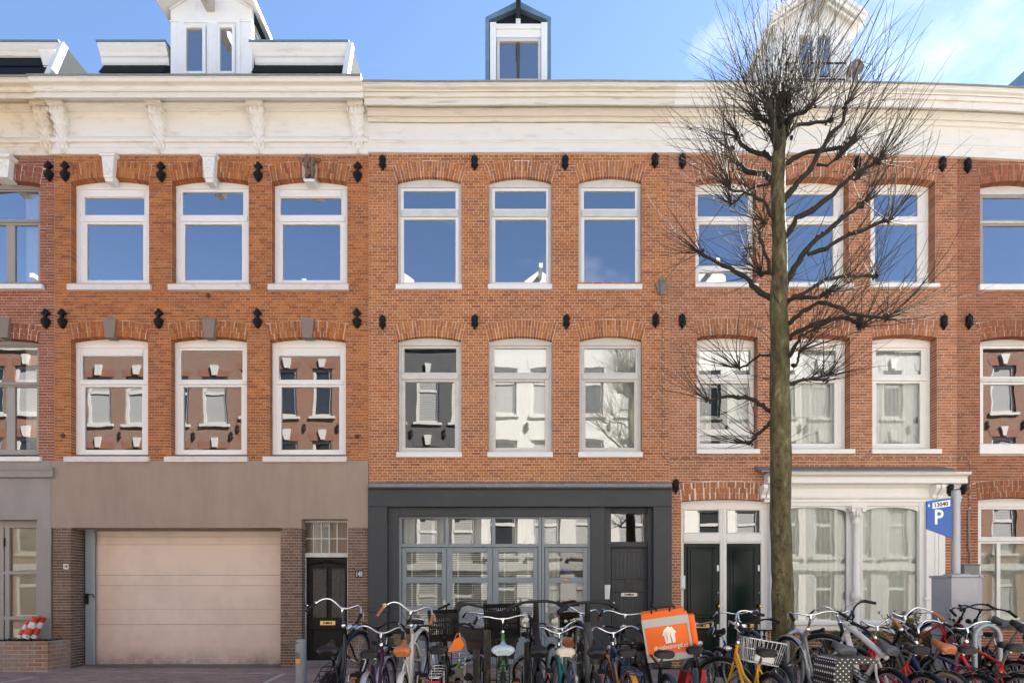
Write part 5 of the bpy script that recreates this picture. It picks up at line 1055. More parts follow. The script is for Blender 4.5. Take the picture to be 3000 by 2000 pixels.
c = at(2722,1480,YQ-.007); m = MB(); m.box(c.x-.012, c.x+.012, YQ-.006, YQ-.005, c.z-.02, c.z+.015); m.box(c.x-.004, c.x+.0, YQ-.006, YQ-.005, c.z+.015, c.z+.035); m.obj('symbol', swt, ps)

# ================================================================ pollarded street tree
YT = 7.5; bark = None
def barkmat():
    m, t, b = newmat('bark'); l = t.links.new; g = N(t, 'ShaderNodeNewGeometry'); mp = N(t, 'ShaderNodeMapping'); mp.inputs['Scale'].default_value = (6,6,2.2); l(g.outputs['Position'], mp.inputs[0])
    n = N(t, 'ShaderNodeTexNoise', i_Scale=2.4, i_Detail=9., i_Roughness=.7); l(mp.outputs[0], n.inputs['Vector']); r = N(t, 'ShaderNodeValToRGB'); e = r.color_ramp.elements
    for i, (p, c) in enumerate(((.36,(.02,.015,.009)),(.45,(.062,.048,.022)),(.56,(.105,.088,.04)),(.66,(.20,.175,.11)))):
        if i > 1: e.new(p)
        e[i].position = p; e[i].color = (*c,1)
    l(n.outputs['Fac'], r.inputs[0]); n2 = N(t, 'ShaderNodeTexNoise', i_Scale=1.1, i_Detail=5.); l(g.outputs['Position'], n2.inputs['Vector']); mr = N(t, 'ShaderNodeMapRange'); mr.inputs[1].default_value = .42; mr.inputs[2].default_value = .62; mr.inputs[4].default_value = .55; l(n2.outputs['Fac'], mr.inputs[0])
    mx = N(t, 'ShaderNodeMixRGB'); mx.inputs[2].default_value = (.062,.064,.017,1); l(mr.outputs[0], mx.inputs[0]); l(r.outputs[0], mx.inputs[1]); l(mx.outputs[0], b.inputs['Base Color']); b.inputs['Roughness'].default_value = .9
    bp = N(t, 'ShaderNodeBump', i_Strength=.7, i_Distance=.015); l(n.outputs['Fac'], bp.inputs['Height']); l(bp.outputs[0], b.inputs['Normal']); return m
bark = barkmat(); limbm = mat('dark_limb_bark', (.020,.0155,.010), .9, var=.4, scale=14, bump=.6, bscale=50); twigm = mat('twig_bark', (.026,.0175,.010), .8, var=.3, scale=10)
tr = thing('pollard_tree', 'bare pollarded street tree with mossy trunk and long upright shoots', 'tree', (fx(2298,YT), YT, 0))
RT = random.Random(77)
tp = [(2300,2080,36),(2299,1990,34),(2296,1900,31),(2293,1800,30),(2290,1650,29),(2286,1500,28),(2289,1380,29),(2286,1250,28.5),(2283,1130,27),(2286,1000,25.5),(2281,900,24),(2284,800,22),(2283,700,19.5),(2279,600,18.5),(2281,500,19.5),(2284,440,18),(2287,400,15),(2289,370,11)]
tp = [(PX0, PY0+H0*F/YT, 0)]*0+tp
def lerp_pts(P, k):
    r = []
    for a, b in zip(P, P[1:]):
        for i in range(k): t = i/k; r.append(tuple(a[q]*(1-t)+b[q]*t for q in range(len(a))))
    return r+[P[-1]]
TP = lerp_pts(tp, 6); vs = []; nn = 22; m = MB()
base = at(2301, 2080, YT); 
def ringpts(px, py, rp, i):
    c = at(px, py, YT); r0 = rp*YT/F; out_ = []
    for k in range(nn):
        a = 2*math.pi*k/nn; rr = r0*(1+.035*math.sin(3*a+py*.013)+.03*math.sin(5*a+py*.05)+RT.uniform(-.012,.012)); out_.append((c.x+rr*math.cos(a), c.y+rr*math.sin(a), c.z))
    return out_
for i, (a, b, c) in enumerate(TP): vs += ringpts(a, b, c, i)
z0t = vs[0][2]
m.add(vs, [(i*nn+k, i*nn+(k+1)%nn, (i+1)*nn+(k+1)%nn, (i+1)*nn+k) for i in range(len(TP)-1) for k in range(nn)], True)
low = [(x*1.0, y, 0.) for x, y, z in vs[:nn]]
m.add([(bx2+(bx2-base.x)*.25, by2+(by2-YT)*.25, -.05) for bx2, by2, _ in low]+vs[:nn], [(k, (k+1)%nn, nn+(k+1)%nn, nn+k) for k in range(nn)], True)
for px, py in ((2278,1420),(2283,1400),(2277,1560),(2284,1670),(2281,1690),(2276,1550),(2292,1465),(2281,1735),(2296,1610),(2286,1780)):
    c = at(px, py, YT-.115); m.ball(c, (.035,.02,.022), 8, 5); m.tube([c+Vector((.035*math.cos(t*.7), -.008, .02*math.sin(t*.7))) for t in range(9)], .007, 5)
m.obj('trunk', bark, tr)
Z6 = lambda x, y: (1950+x/2.24, y/2.24); Z7 = lambda x, y: (1950+x/2.24, 680+y/2.24)
limbs = [([Z6(*p) for p in q], w0, w1) for q, w0, w1 in (
 ([(745,1200),(690,1180),(660,1140),(540,1130),(470,1080),(440,990)],10,8), ([(755,1080),(700,1050),(650,1010),(580,1000),(500,950),(470,900)],9,7),
 ([(760,1090),(800,1060),(900,1010),(1050,985),(1180,970),(1210,930)],9,7), ([(760,1330),(800,1280),(860,1200),(950,1120),(1010,1000),(1080,890),(1170,800),(1175,700)],10,7),
 ([(760,1568),(810,1530),(860,1430),(960,1380),(1100,1270),(1200,1170),(1330,1090),(1385,1070)],10,6.5), ([(770,930),(850,830),(950,810),(1080,790)],7,6),
 ([(745,1450),(695,1420),(660,1340),(600,1300),(520,1260),(430,1250)],6,4), ([(745,1190),(690,1200),(600,1220),(540,1250),(430,1340)],5,4), ([(740,830),(690,800),(640,790),(600,760)],8,8), ([(790,830),(830,760),(900,740),(950,700)],8,7),
 ([(1200,1170),(1240,1180),(1260,1165)],4,4), ([(1000,1075),(1060,1085),(1130,1045)],5,4))]
limbs += [([(2284,450),(2272,400),(2262,350),(2252,310)],15,10), ([(2284,450),(2292,400),(2300,350),(2310,300)],15,10), ([(2285,440),(2286,380),(2282,320),(2286,285)],14,9)]
limbs += [([Z7(*p) for p in q], w0, w1) for q, w0, w1 in (
 ([(740,480),(690,440),(590,370),(530,300),(420,240),(300,180),(230,140)],9,6), ([(740,320),(690,260),(660,160),(630,60),(610,-10),(650,-60)],6,5), ([(760,390),(790,330),(850,230),(920,120),(1000,40),(1090,-30),(1200,-120),(1290,-178)],10,7),
 ([(930,150),(1050,110),(1180,30),(1280,-10),(1400,-60),(1470,-75)],7,6), ([(780,480),(830,440),(930,390),(1050,310),(1200,285),(1370,290)],7,6), ([(780,470),(820,440),(900,430),(1000,425),(1060,400)],7,8),
 ([(770,640),(820,590),(900,520),(1000,460),(1100,480),(1200,530),(1300,550),(1450,560)],8,6), ([(780,720),(830,680),(950,610),(1130,560),(1220,570),(1290,610)],8,7), ([(770,850),(820,800),(860,740),(880,690),(980,640)],7,5),
 ([(740,830),(690,800),(620,810),(550,860),(490,895)],5,4), ([(770,1030),(810,1000),(900,970),(1000,950),(1080,935)],6,4), ([(770,1010),(815,990),(950,965),(1050,970)],5,5),
 ([(740,1240),(700,1190),(640,1140),(560,1090),(430,1080),(280,1100)],8,5), ([(740,1210),(690,1240),(640,1300),(580,1350),(555,1385)],7,6), ([(830,870),(850,880),(870,830),(880,780)],5,4), ([(700,270),(650,265),(625,275)],6,6))]
tw = MB()
def twig(p, d, Ln, r0):
    pts = [Vector(p)]; d = Vector(d).normalized(); cur = d.copy(); seg = 6
    curl = Vector((RT.uniform(-.38,.38), RT.uniform(-.3,.3), RT.uniform(-.05,.35)))
    for i in range(seg):
        cur = (cur+curl*.28+Vector((RT.uniform(-.12,.12), RT.uniform(-.12,.12), RT.uniform(-.08,.1)))).normalized(); pts.append(pts[-1]+cur*Ln/seg)
    tw.tube(pts, [r0*(1-.75*i/seg) for i in range(seg+1)], 4, False)
    for q in range(RT.choice((0,1,2))):
        k = RT.randint(2, 5); tw.tube([pts[k], pts[k]+(cur+Vector((RT.uniform(-.9,.9),RT.uniform(-.9,.9),RT.uniform(-.3,.6)))).normalized()*Ln*RT.uniform(.1,.3)], [r0*.5, r0*.2], 3, False)
cxT = fx(2284, YT)
for li, (P, w0, w1) in enumerate(limbs):
    side = 1 if P[-1][0] > P[0][0] else -1; yo = RT.uniform(-.75,.75); P2 = lerp_pts([(a,b) for a,b in P], 3); n = len(P2); pts = []; rs = []
    for i, (a, b) in enumerate(P2):
        t = i/(n-1); Y = YT+yo*t; c = at(a, b, Y); c += Vector((RT.uniform(-.012,.012), RT.uniform(-.012,.012), RT.uniform(-.012,.012))); pts.append(c); rs.append((w0*1.25*(1-t)**1.5+(w0+(w1-w0)*t)*(1-(1-t)**1.5))*.5*Y/F*1.42*(1+RT.uniform(-.14,.18)))
    lm = MB(); lm.tube(pts, rs, 8); e = pts[-1]
    for q in range(7): lm.ball(e+Vector((RT.uniform(-.04,.04),RT.uniform(-.04,.04),RT.uniform(-.04,.04))), rs[-1]*RT.uniform(.6,1.15), 7, 5)
    for q in range(3): k = RT.randint(n//3, n-2); lm.ball(pts[k]+Vector((0,0,rs[k]*.6)), rs[k]*RT.uniform(.7,1.2), 6, 4)
    lm.obj('limb', limbm, tr)
    hgt = 1-min(1, max(0, (P[-1][1]-200)/1150.))                       # 1 high in the crown, 0 low
    od = Vector((side, yo*.6, 0)).normalized(); K = int(22+hgt*9)
    for q in range(K):
        far = RT.random() < .62; p = e if far else pts[RT.randint(n//2, n-1)]
        up = RT.uniform(-.25,.75)+hgt*RT.uniform(.2,1.3); d = od*RT.uniform(.25,1.1)+Vector((RT.uniform(-.45,.45), RT.uniform(-.8,.8), up))
        twig(p, d, RT.uniform(.35,1.05)+hgt*RT.uniform(0,.65), RT.uniform(.0042,.0078))
    for q in range(4): twig(pts[RT.randint(2, n-1)], (RT.uniform(-1,1), RT.uniform(-1,1), RT.uniform(-.6,.8)), RT.uniform(.15,.4), .0035)
for q in range(150):                                                    # the fan of shoots on the head of the trunk
    b = at(RT.uniform(2245,2330), RT.uniform(270,420), YT+RT.uniform(-.12,.12)); s = (b.x-cxT)/.25+RT.gauss(0,.5)
    d = Vector((s*.55, RT.gauss(0,.42), RT.uniform(.6,1.5))); twig(b, d, RT.uniform(.7,2.15), RT.uniform(.0036,.0072))
for q in range(110): twig(at(2284+RT.uniform(-18,18), RT.uniform(500,1330), YT), (RT.choice((-1,1))*RT.uniform(.4,1), RT.uniform(-.9,.4), RT.uniform(-.1,.9)), RT.uniform(.25,.9), .004)
for q in range(55): c = at(2191,738,YT-.3); twig(c+Vector((RT.uniform(-.05,.05),RT.uniform(-.05,.05),RT.uniform(-.08,.1))), (RT.uniform(-1,1),RT.uniform(-1,1),RT.uniform(-1.2,.6)), RT.uniform(.06,.2), .005)
tag(tw.obj('twigs', twigm, tr), kind='stuff')
kn = MB()
for q in range(60): kn.ball(at(RT.uniform(2256,2322), RT.uniform(280,405), YT+RT.uniform(-.1,.1)), (RT.uniform(.018,.04), RT.uniform(.018,.04), RT.uniform(.025,.06)), 6, 4)
kn.obj('pollard_knuckle', limbm, tr)

# ================================================================ plants by the shop window
leafm = mat('evergreen_leaf', (.055,.085,.018), .45, var=.55, scale=18); leafy = mat('young_leaf', (.16,.17,.03), .5, var=.4, scale=20); stemm = mat('plant_stem', (.06,.05,.025), .8)
wb = MB(); wood = mat('weathered_planks', (.085,.075,.035), .85, var=.3, scale=8, dirt=(.05,.06,.02), damt=.6, dscale=(5,5,1)); yp_ = 10.9
tr_ = thing('plant_trough', 'weathered wooden plant trough under the white shop window', 'planter', (fx(2560,yp_), yp_, 0))
for i in range(22): MB().cbox(fx(2400,yp_)+i*.105, fx(2400,yp_)+i*.105+.099, yp_+RND.uniform(-.003,.003), yp_+.03, 0.01, .40+RND.uniform(-.004,.004), .004).obj('plank', wood, tr_)
MB().box(fx(2400,yp_)+.01, fx(2400,yp_)+2.3, yp_+.032, yp_+.4, .05, .36).obj('soil', soil, tr_)
RL = random.Random(4)
def shrub(px, Y, zb, hgt, wd, n, lab, ms=(leafm,)):
    t = thing('evergreen_shrub', lab, 'shrub', (fx(px,Y), Y, zb)); st = MB(); lf = MB(); x = fx(px,Y)
    for i in range(n):
        tipp = Vector((x+RL.gauss(0,wd*.4), Y+RL.gauss(0,.1), zb+hgt*RL.uniform(.4,1))); b = Vector((x+RL.uniform(-.08,.08), Y, zb)); mid = b.lerp(tipp,.5)+Vector((RL.uniform(-.04,.04),RL.uniform(-.03,.03),.03)); st.tube([b, mid, tipp], [.005,.004,.002], 4, False)
        for k in range(22):
            p = b.lerp(mid, .5).lerp(tipp, RL.random()) if k % 2 else mid.lerp(tipp, RL.random()); d = Vector((RL.uniform(-1,1),RL.uniform(-1,1),RL.uniform(-.2,1))).normalized(); s = d.cross(Vector((RL.uniform(-1,1),RL.uniform(-1,1),RL.uniform(-1,1)))).normalized(); L_ = RL.uniform(.045,.085)
            lf.add([p, p+d*L_*.5+s*L_*.24, p+d*L_, p+d*L_*.5-s*L_*.24], [(0,1,2,3)])
    st.obj('stems', stemm, t); tag(lf.obj('foliage', ms[0], t), kind='stuff')
shrub(2450,11.05,.36,.46,.40,80,'low green shrub in the trough, beside the grey bicycle'); shrub(2560,11.05,.36,.44,.40,80,'low green shrub in the trough, behind the white-framed bicycle',(leafy,)); shrub(2655,11.1,.36,.85,.34,80,'taller loose green shrub against the shop window',(leafy,)); shrub(2730,11.1,.36,.45,.3,60,'small green shrub next to the parking machine')
# ================================================================ bicycles
I4 = Matrix.Identity(4); T = Matrix.Translation
rubber = mat('tyre_rubber', (.012,.012,.012), .8, spec=.2, var=.2, scale=40); tan = mat('tan_tyre', (.42,.30,.17), .7, var=.1); plastic = mat('black_plastic', (.008,.008,.009), .5, var=.2, scale=20, spec=.25); leather = mat('black_vinyl', (.009,.0095,.010), .4, var=.2, scale=15, spec=.3); redlens = mat('red_lens', (.55,.008,.006), .15, var=.15, coat=.5); orangelens = mat('orange_reflector', (.75,.24,.01), .2, coat=.4); lampg = mat('lamp_glass', (.7,.7,.7), .1, metal=.6)
def paint(name, c, rough=.3): return mat(name, c, rough, var=.08, scale=9, spec=.35, coat=.12, dirt=tuple(q*.45+.02 for q in c), damt=.35, dscale=(9,9,9), dlo=.5, dhi=.8)
CM = {}
def cmesh(key, fn, mt):
    k = (key, mt.name)
    if k not in CM: m = MB(); fn(m); me = m.mesh(key); me.materials.append(mt); CM[k] = me
    return CM[k]
def ring(m, R, r, n=44, k=8, sy=1.):
    vs = []
    for i in range(n):
        a = 2*math.pi*i/n
        for q in range(k): b = 2*math.pi*q/k; rr = R+r*math.cos(b); vs.append((rr*math.cos(a), r*math.sin(b)*sy, rr*math.sin(a)))
    m.add(vs, [(i*k+q, i*k+(q+1)%k, ((i+1)%n)*k+(q+1)%k, ((i+1)%n)*k+q) for i in range(n) for q in range(k)], True)
def spokes(R):
    def f(m):
        m.tube([(0,-.055,0),(0,-.03,0),(0,.03,0),(0,.055,0)], [.008,.022,.022,.008], 10)
        for s in (-1, 1): m.tube([(0,s*.026,0),(0,s*.031,0)], .034, 12)
        for i in range(32):
            a = 2*math.pi*i/32; s = 1 if i % 2 else -1; b = a+(.28 if i % 4 < 2 else -.28)
            m.tube([(.032*math.cos(b), s*.028, .032*math.sin(b)), (R*math.cos(a), 0, R*math.sin(a))], .0016, 3, False)
    return f
def wheel(bk, M, R=.335, tyre=rubber, rimm=alu, fat=.02, disc=None):
    w_ = mobj('wheel', cmesh('wheel%.2f' % R, spokes(R-.03), alu), None, bk, M)
    mobj('tyre', cmesh('tyre%.2f%.3f' % (R, fat), lambda m: ring(m, R, fat), tyre), None, w_, I4)
    mobj('rim', cmesh('rim%.2f' % R, lambda m: ring(m, R-.026, .012, 44, 6, 1.1), rimm), None, w_, I4); return w_
def guard(R, a0, a1, wd=.030, n=22):
    def f(m):
        vs = []; K = 7
        for i in range(n+1):
            a = a0+(a1-a0)*i/n
            for q in range(K): u = -1+2*q/(K-1); rr = R+.014*(1-u*u); vs.append((rr*math.cos(a), u*wd, rr*math.sin(a)))
        m.add(vs, [(i*K+q, i*K+q+1, (i+1)*K+q+1, (i+1)*K+q) for i in range(n) for q in range(K-1)], True)
        for s in (-1, 1):
            a = a0+(a1-a0)*(.12 if a0 < 0 else .75); m.tube([(0,s*.05,0), ((R)*math.cos(a), s*wd, R*math.sin(a))], .003, 4, False)
    return f
def saddle_mesh(m, wd=1., Ln=.27):
    S_ = [(-.115,.060,.0),(-.105,.088,.014),(-.07,.100,.022),(-.03,.090,.018),(.01,.062,.010),(.05,.038,.006),(.10,.026,.006),(.14,.021,.004),(.155,.012,-.006)]; K = 14; vs = []
    for x, hw, z in S_:
        for q in range(K):
            a = 2*math.pi*q/K; cy, cz = math.cos(a), math.sin(a); th = .030 if cz > 0 else .034
            vs.append((x*Ln/.27, hw*wd*math.copysign(abs(cy)**.75, cy), z+th*math.copysign(abs(cz)**.8, cz)-(.02*abs(cy)**2 if cz <= 0.2 else .012*abs(cy)**3)))
    n = len(S_); m.add(vs, [(i*K+q, i*K+(q+1)%K, (i+1)*K+(q+1)%K, (i+1)*K+q) for i in range(n-1) for q in range(K)], True); m.add(vs[:K], [tuple(range(K-1,-1,-1))]); m.add(vs[-K:], [tuple(range(K))])
def crate_mesh(w_, d_, h_, x0, z0):
    """open plastic crate with slotted walls; x0 = centre forward, z0 = bottom"""
    def f(m):
        t = .012
        for s in (-1, 1):
            for z, hh in ((0,.07),(.5,.05),(.86,.14)): m.box(x0-d_/2, x0+d_/2, s*w_/2-(t if s > 0 else 0), s*w_/2+(0 if s > 0 else t), z0+z*h_, z0+min(1,z+hh/1.)*h_); m.box(x0+s*d_/2-(t if s > 0 else 0), x0+s*d_/2+(0 if s > 0 else t), -w_/2+t, w_/2-t, z0+z*h_, z0+min(1,z+hh)*h_)
            n = 15
            for i in range(n+1):
                y = -w_/2+(w_-.012)*i/n; m.box(x0+s*d_/2-.006, x0+s*d_/2+.006, y, y+.013, z0, z0+h_*.99)
            n = 11
            for i in range(n+1): x = x0-d_/2+(d_-.012)*i/n; m.box(x, x+.013, s*w_/2-.006, s*w_/2+.006, z0, z0+h_*.99)
        m.box(x0-d_/2, x0+d_/2, -w_/2, w_/2, z0, z0+.008)
        for s in (-1, 1): m.box(x0-d_/2-.012, x0+d_/2+.012, s*w_/2-.014, s*w_/2+.014, z0+h_*.965, z0+h_); m.box(x0+s*d_/2-.014, x0+s*d_/2+.014, -w_/2+.014, w_/2-.014, z0+h_*.966, z0+h_*1.001)
    return f
BARS = {'dutch': [(.85,0,1.065),(.868,.055,1.07),(.885,.12,1.105),(.875,.19,1.14),(.815,.25,1.135),(.73,.288,1.095),(.63,.305,1.05)],
        'flat': [(.86,0,1.055),(.868,.08,1.06),(.865,.16,1.085),(.83,.24,1.10),(.77,.30,1.09),(.69,.325,1.07)],
        'moof': [(.90,0,1.085),(.905,.10,1.083),(.895,.19,1.072),(.865,.27,1.05),(.82,.33,1.025)],
        'straight': [(.88,0,1.02),(.885,.12,1.025),(.88,.22,1.035),(.865,.32,1.04)]}
GROUP = 'bicycles parked in the rack along the terrace'
def bike(label, px, Ys, lift=0., steer=0., yaw=0., lean=0., sh=.93, frame='oma', fc=None, gc=None, bar='dutch', barm=chrome, grip=plastic, sad=leather, sadw=1., tyre=rubber, rack=None, tail=True, lamp=True, crate=None, case=plastic, scale=1., skirt=None, rimm=alu, name='bicycle', barz=0., Rw=.335, fat=.02, bell=None, group=GROUP):
    fc = fc or plastic; gc = gc or fc; p = math.asin(min(.6, lift/1.1)); zr = Rw+.02
    R3 = Matrix.Rotation(rad(90+yaw), 4, 'Z') @ Matrix.Rotation(rad(lean), 4, 'X') @ T((0,0,zr)) @ Matrix.Rotation(-p, 4, 'Y') @ T((0,0,-zr)) @ Matrix.Scale(scale, 4)
    sv = R3 @ Vector((.235, 0, sh)); X = fx(px, Ys)
    root = thing(name, label, 'bicycle', (X-sv.x, Ys-sv.y, 0), group); root.matrix_world = T((X-sv.x, Ys-sv.y, 0)) @ R3
    P = lambda m, nm, mt, M=I4, par=None: m.obj(nm, mt, par or root, M)
    # ---- frame
    m = MB(); bb = (.48,0,.285); ax = (0,0,zr); st = (.315,0,.76); ht, hb = (.868,0,.90), (.925,0,.69)
    if frame == 'thick':
        m.tube([(.97,0,.885),(.62,0,.845),(.30,0,.80),(.20,0,.79)], [.036,.034,.032,.028], 10); m.tube([(.905,0,.78),(.62,0,.47),(.48,0,.29)], [.034,.034,.036], 10); m.tube([bb, st], .026, 10); st_r = .014; m.tube([ht, hb], .033, 12)
    else:
        m.tube([ht, hb], .021, 10); m.tube([bb, st], .017, 8); st_r = .009
        if frame == 'diamond': m.tube([(.872,0,.865), (.33,0,.755)], .0155, 8); m.tube([(.915,0,.72), bb], .0175, 8)
        elif frame == 'mixte': m.tube([(.90,0,.79),(.68,0,.56),(.40,0,.47)], .0165, 8); m.tube([(.915,0,.72),(.70,0,.46),(.48,0,.285)], .0175, 8)
        else: m.tube([(.895,0,.80),(.80,0,.65),(.66,0,.46),(.54,0,.40),(.425,0,.43)], .0165, 8); m.tube([(.917,0,.715),(.84,0,.58),(.70,0,.37),(.56,0,.28),bb], .018, 8)
    m.lathe([(.026,-.04),(.026,.04)], 12, bb, 'y')
    for s in (-1, 1):
        m.tube([(.46,s*.02,.285),(.30,s*.052,.30),(0,s*.058,zr)], st_r, 6); m.tube([(.335,s*.014,.70),(.22,s*.048,.56),(0,s*.058,zr)], st_r, 6)
    P(m, 'frame', fc)
    m = MB(); m.tube([st, (.25,0,sh-.05)], .013, 8); m.tube([(.25,0,sh-.05),(.20,0,sh-.05)], .016, 8)
    for s in (-1, 1): m.tube([(.15,s*.05,sh-.03),(.20,s*.03,sh-.06),(.30,s*.015,sh-.035)], .004, 5); m.lathe([(.017,0),(.017,.04)], 8, (.145,s*.055,sh-.075))
    P(m, 'seat_post', alu)
    m = MB(); saddle_mesh(m, sadw); P(m, 'saddle', sad, T((.235,0,sh-.03)) @ Matrix.Rotation(rad(-2), 4, 'Y'))
    m = MB(); m.tube([(.48,-.075,.285),(.48,.075,.285)], .011, 8)
    for s, a in ((-1, 1.0), (1, 1.0+math.pi)):
        e = (.48+.165*math.cos(a), s*.085, .285+.165*math.sin(a)); m.tube([(.48,s*.075,.285), e], .010, 6); m.tube([e, (e[0], s*.10, e[2])], .008, 6)
    P(m, 'crank', alu)
    for s, a in ((-1, 1.0), (1, 1.0+math.pi)):
        ex, ez = .48+.165*math.cos(a), .285+.165*math.sin(a); m = MB(); m.box(ex-.045, ex+.045, s*.145-.045, s*.145+.045, ez-.013, ez+.013); pd = P(m, 'pedal', plastic); m = MB(); m.box(ex-.048, ex-.044, s*.145-.035, s*.145+.035, ez-.008, ez+.008); m.box(ex+.044, ex+.048, s*.145-.035, s*.145+.035, ez-.008, ez+.008); P(m, 'reflector', orangelens, I4, pd)
    if case:
        m = MB(); pts = [(-.05+.06*math.cos(a), zr+.06*math.sin(a)) for a in [rad(q) for q in (90,130,180,230,270)]]+[(.48+.105*math.cos(a), .285+.105*math.sin(a)) for a in [rad(q) for q in (-90,-45,0,45,90)]]
        m.prism_y(pts, -.085, -.062); P(m, 'chain_case', case)
    wheel(root, T(ax), Rw, tyre, rimm, fat)
    G = mobj('mudguard', cmesh('guard%.2f' % Rw, guard(Rw+.035, rad(15), rad(195)), gc), None, root, T(ax))
    if skirt:
        m = MB()
        for s in (-1, 1):
            pts = [(.1*math.cos(a), zr+.1*math.sin(a)) for a in [rad(q) for q in range(10,190,30)]][::-1]; o_ = [((Rw+.03)*math.cos(a), zr+(Rw+.03)*math.sin(a)) for a in [rad(q) for q in range(10,190,12)]]; m.prism_y(o_+pts, s*.036-.002, s*.036+.002)
        P(m, 'skirt_guard', skirt)
    if tail: m = MB(); xx, zz = ((-.30, .725) if rack else (-.345, .60)); m.cbox(-.055 if rack else -.035, .055 if rack else .035, -.012, .012, -.022, .022, .006); P(m, 'tail_light', redlens, T((xx-.012,0,zz-.02)) @ Matrix.Rotation(rad(-90), 4, 'Z'))
    if rack:
        m = MB(); w_ = .065; z = .755; m.tube([(.14,-w_,z),(-.22,-w_,z),(-.30,-w_*.6,z),(-.30,w_*.6,z),(-.22,w_,z),(.14,w_,z)], .0065, 6); m.tube([(.14,-w_,z),(.17,0,z),(.14,w_,z)], .0065, 6); m.tube([(.15,0,z),(-.30,0,z)], .005, 6)
        for x in (.05,-.05,-.15,-.24): m.tube([(x,-w_,z),(x,w_,z)], .0045, 5)
        for s in (-1, 1): m.tube([(-.18,s*w_,z),(-.02,s*.06,zr)], .006, 6); m.tube([(.02,s*w_,z),(-.02,s*.06,zr)], .005, 6); m.tube([(.14,s*w_,z),(.30,s*.02,z-.02)], .005, 5)
        P(m, 'carrier', rack)
    # ---- steered front part
    axd = Vector((-.057,0,.21)).normalized(); pv_ = Vector(hb); MS = T(pv_) @ Matrix.Rotation(rad(steer), 4, axd) @ T(-pv_)
    fa = (1.10,0,zr); m = MB()
    m.tube([hb, (.945,0,.655)], .019, 8)
    fr_ = .017 if frame == 'thick' else .0105
    for s in (-1, 1): m.tube([(.94,0,.665),(.945,s*.035,.65),(.975,s*.05,.56),(1.03,s*.054,.43),fa[:1]+(s*.055,zr)], [fr_*1.1,fr_*1.1,fr_,fr_,fr_*.75], 6)
    P(m, 'fork', fc if frame != 'thick' else fc, MS)
    wheel(root, MS @ T(fa), Rw, tyre, rimm, fat)
    mobj('mudguard', cmesh('fguard%.2f' % Rw, guard(Rw+.032, rad(-8+40), rad(178)), gc), None, root, MS @ T(fa))
    B = [(x, y, z+barz) for x, y, z in BARS[bar]]; m = MB()
    if bar == 'moof': m.tube([ht, (.87,0,1.0), (.895,0,1.085+barz)], [.03,.03,.027], 10); rb = .0165
    else: m.tube([ht, (B[0][0]-.012,0,B[0][2]-.03)], .0115, 8); m.tube([(B[0][0]-.014,0,B[0][2]-.05),(B[0][0]-.012,0,B[0][2]-.02),(B[0][0],0,B[0][2])], [.013,.017,.016], 8); m.tube([(B[0][0],-.022,B[0][2]),(B[0][0],.022,B[0][2])], .017, 8); m.lathe([(.025,0),(.027,.02),(.02,.035)], 10, (ht[0]-.002,0,ht[2]-.015)); rb = .0112
    L_ = B[::-1]; full = [(x,-y,z) for x, y, z in L_[:-1]]+[(B[0])]+B[1:]
    fl = []
    for a, b in zip(full, full[1:]):
        for q in range(3): fl.append(tuple(Vector(a).lerp(Vector(b), q/3)))
    fl.append(full[-1]); fs_ = [Vector(q) for q in fl]
    for _ in range(2): fs_ = [fs_[0]]+[(fs_[i-1]+fs_[i]*2+fs_[i+1])/4 for i in range(1, len(fs_)-1)]+[fs_[-1]]
    m.tube(fs_, rb, 8); hbr = P(m, 'handlebar', barm, MS)
    for s in (-1, 1):
        a, b = Vector(B[-1]), Vector(B[-2]); a.y *= s; b.y *= s; d = (b-a).normalized(); m = MB(); gl_ = .125 if bar != 'moof' else .13; m.tube([a-d*.01, a, a+d*.06, a+d*gl_], [rb*1.5,rb*1.75,rb*1.55,rb*1.7], 8); P(m, 'grip', grip, I4, hbr)
        if bar != 'moof':
            m = MB(); q = a+d*(gl_+.02); m.tube([q, q+Vector((.02,s*.012,-.012)), q-d*.09+Vector((.035,s*.03,-.03))], [.008,.006,.004], 5); m.lathe([(.014,-.012),(.014,.012)], 8, q, 'y'); P(m, 'brake_lever', alu, I4, hbr)
            m = MB(); e = Vector((.93,0,.80)); m.tube([q, q.lerp(e,.35)+Vector((.11,0,.035)), q.lerp(e,.75)+Vector((.07,0,.0)), e], .0026, 4, False); P(m, 'brake_cable', plastic, I4, hbr)
    if bell: a, b = Vector(B[-2]), Vector(B[-3]); c = a.lerp(b,.35); c.z += .02; m = MB(); m.lathe([(.008,-.01),(.028,0),(.027,.012),(.015,.022),(.003,.024)], 12, c); P(m, 'bell', bell, I4, hbr)
    if lamp: m = MB(); m.lathe([(.012,-.05),(.03,-.02),(.034,.01),(.034,.018)], 12, (.99,0,.83), 'x'); P(m, 'head_lamp', plastic if barm is plastic else lampg, MS)
    if crate:
        if crate in ('front', 'front_big'):
            w_, d_, h_, z_ = (.34,.30,.33,.83) if crate == 'front' else (.40,.32,.33,.80)
            mobj('crate', cmesh('crate'+crate, crate_mesh(w_, d_, h_, 1.10, z_), plastic), None, root, MS); m = MB()
            for s in (-1, 1): m.tube([(1.24,s*.10,z_),(1.10,s*.06,zr)], .006, 5)
            m.tube([(.96,0,z_-.01),(1.24,0,z_-.01)], .01, 6); P(m, 'crate_support', plastic, MS)
    return root
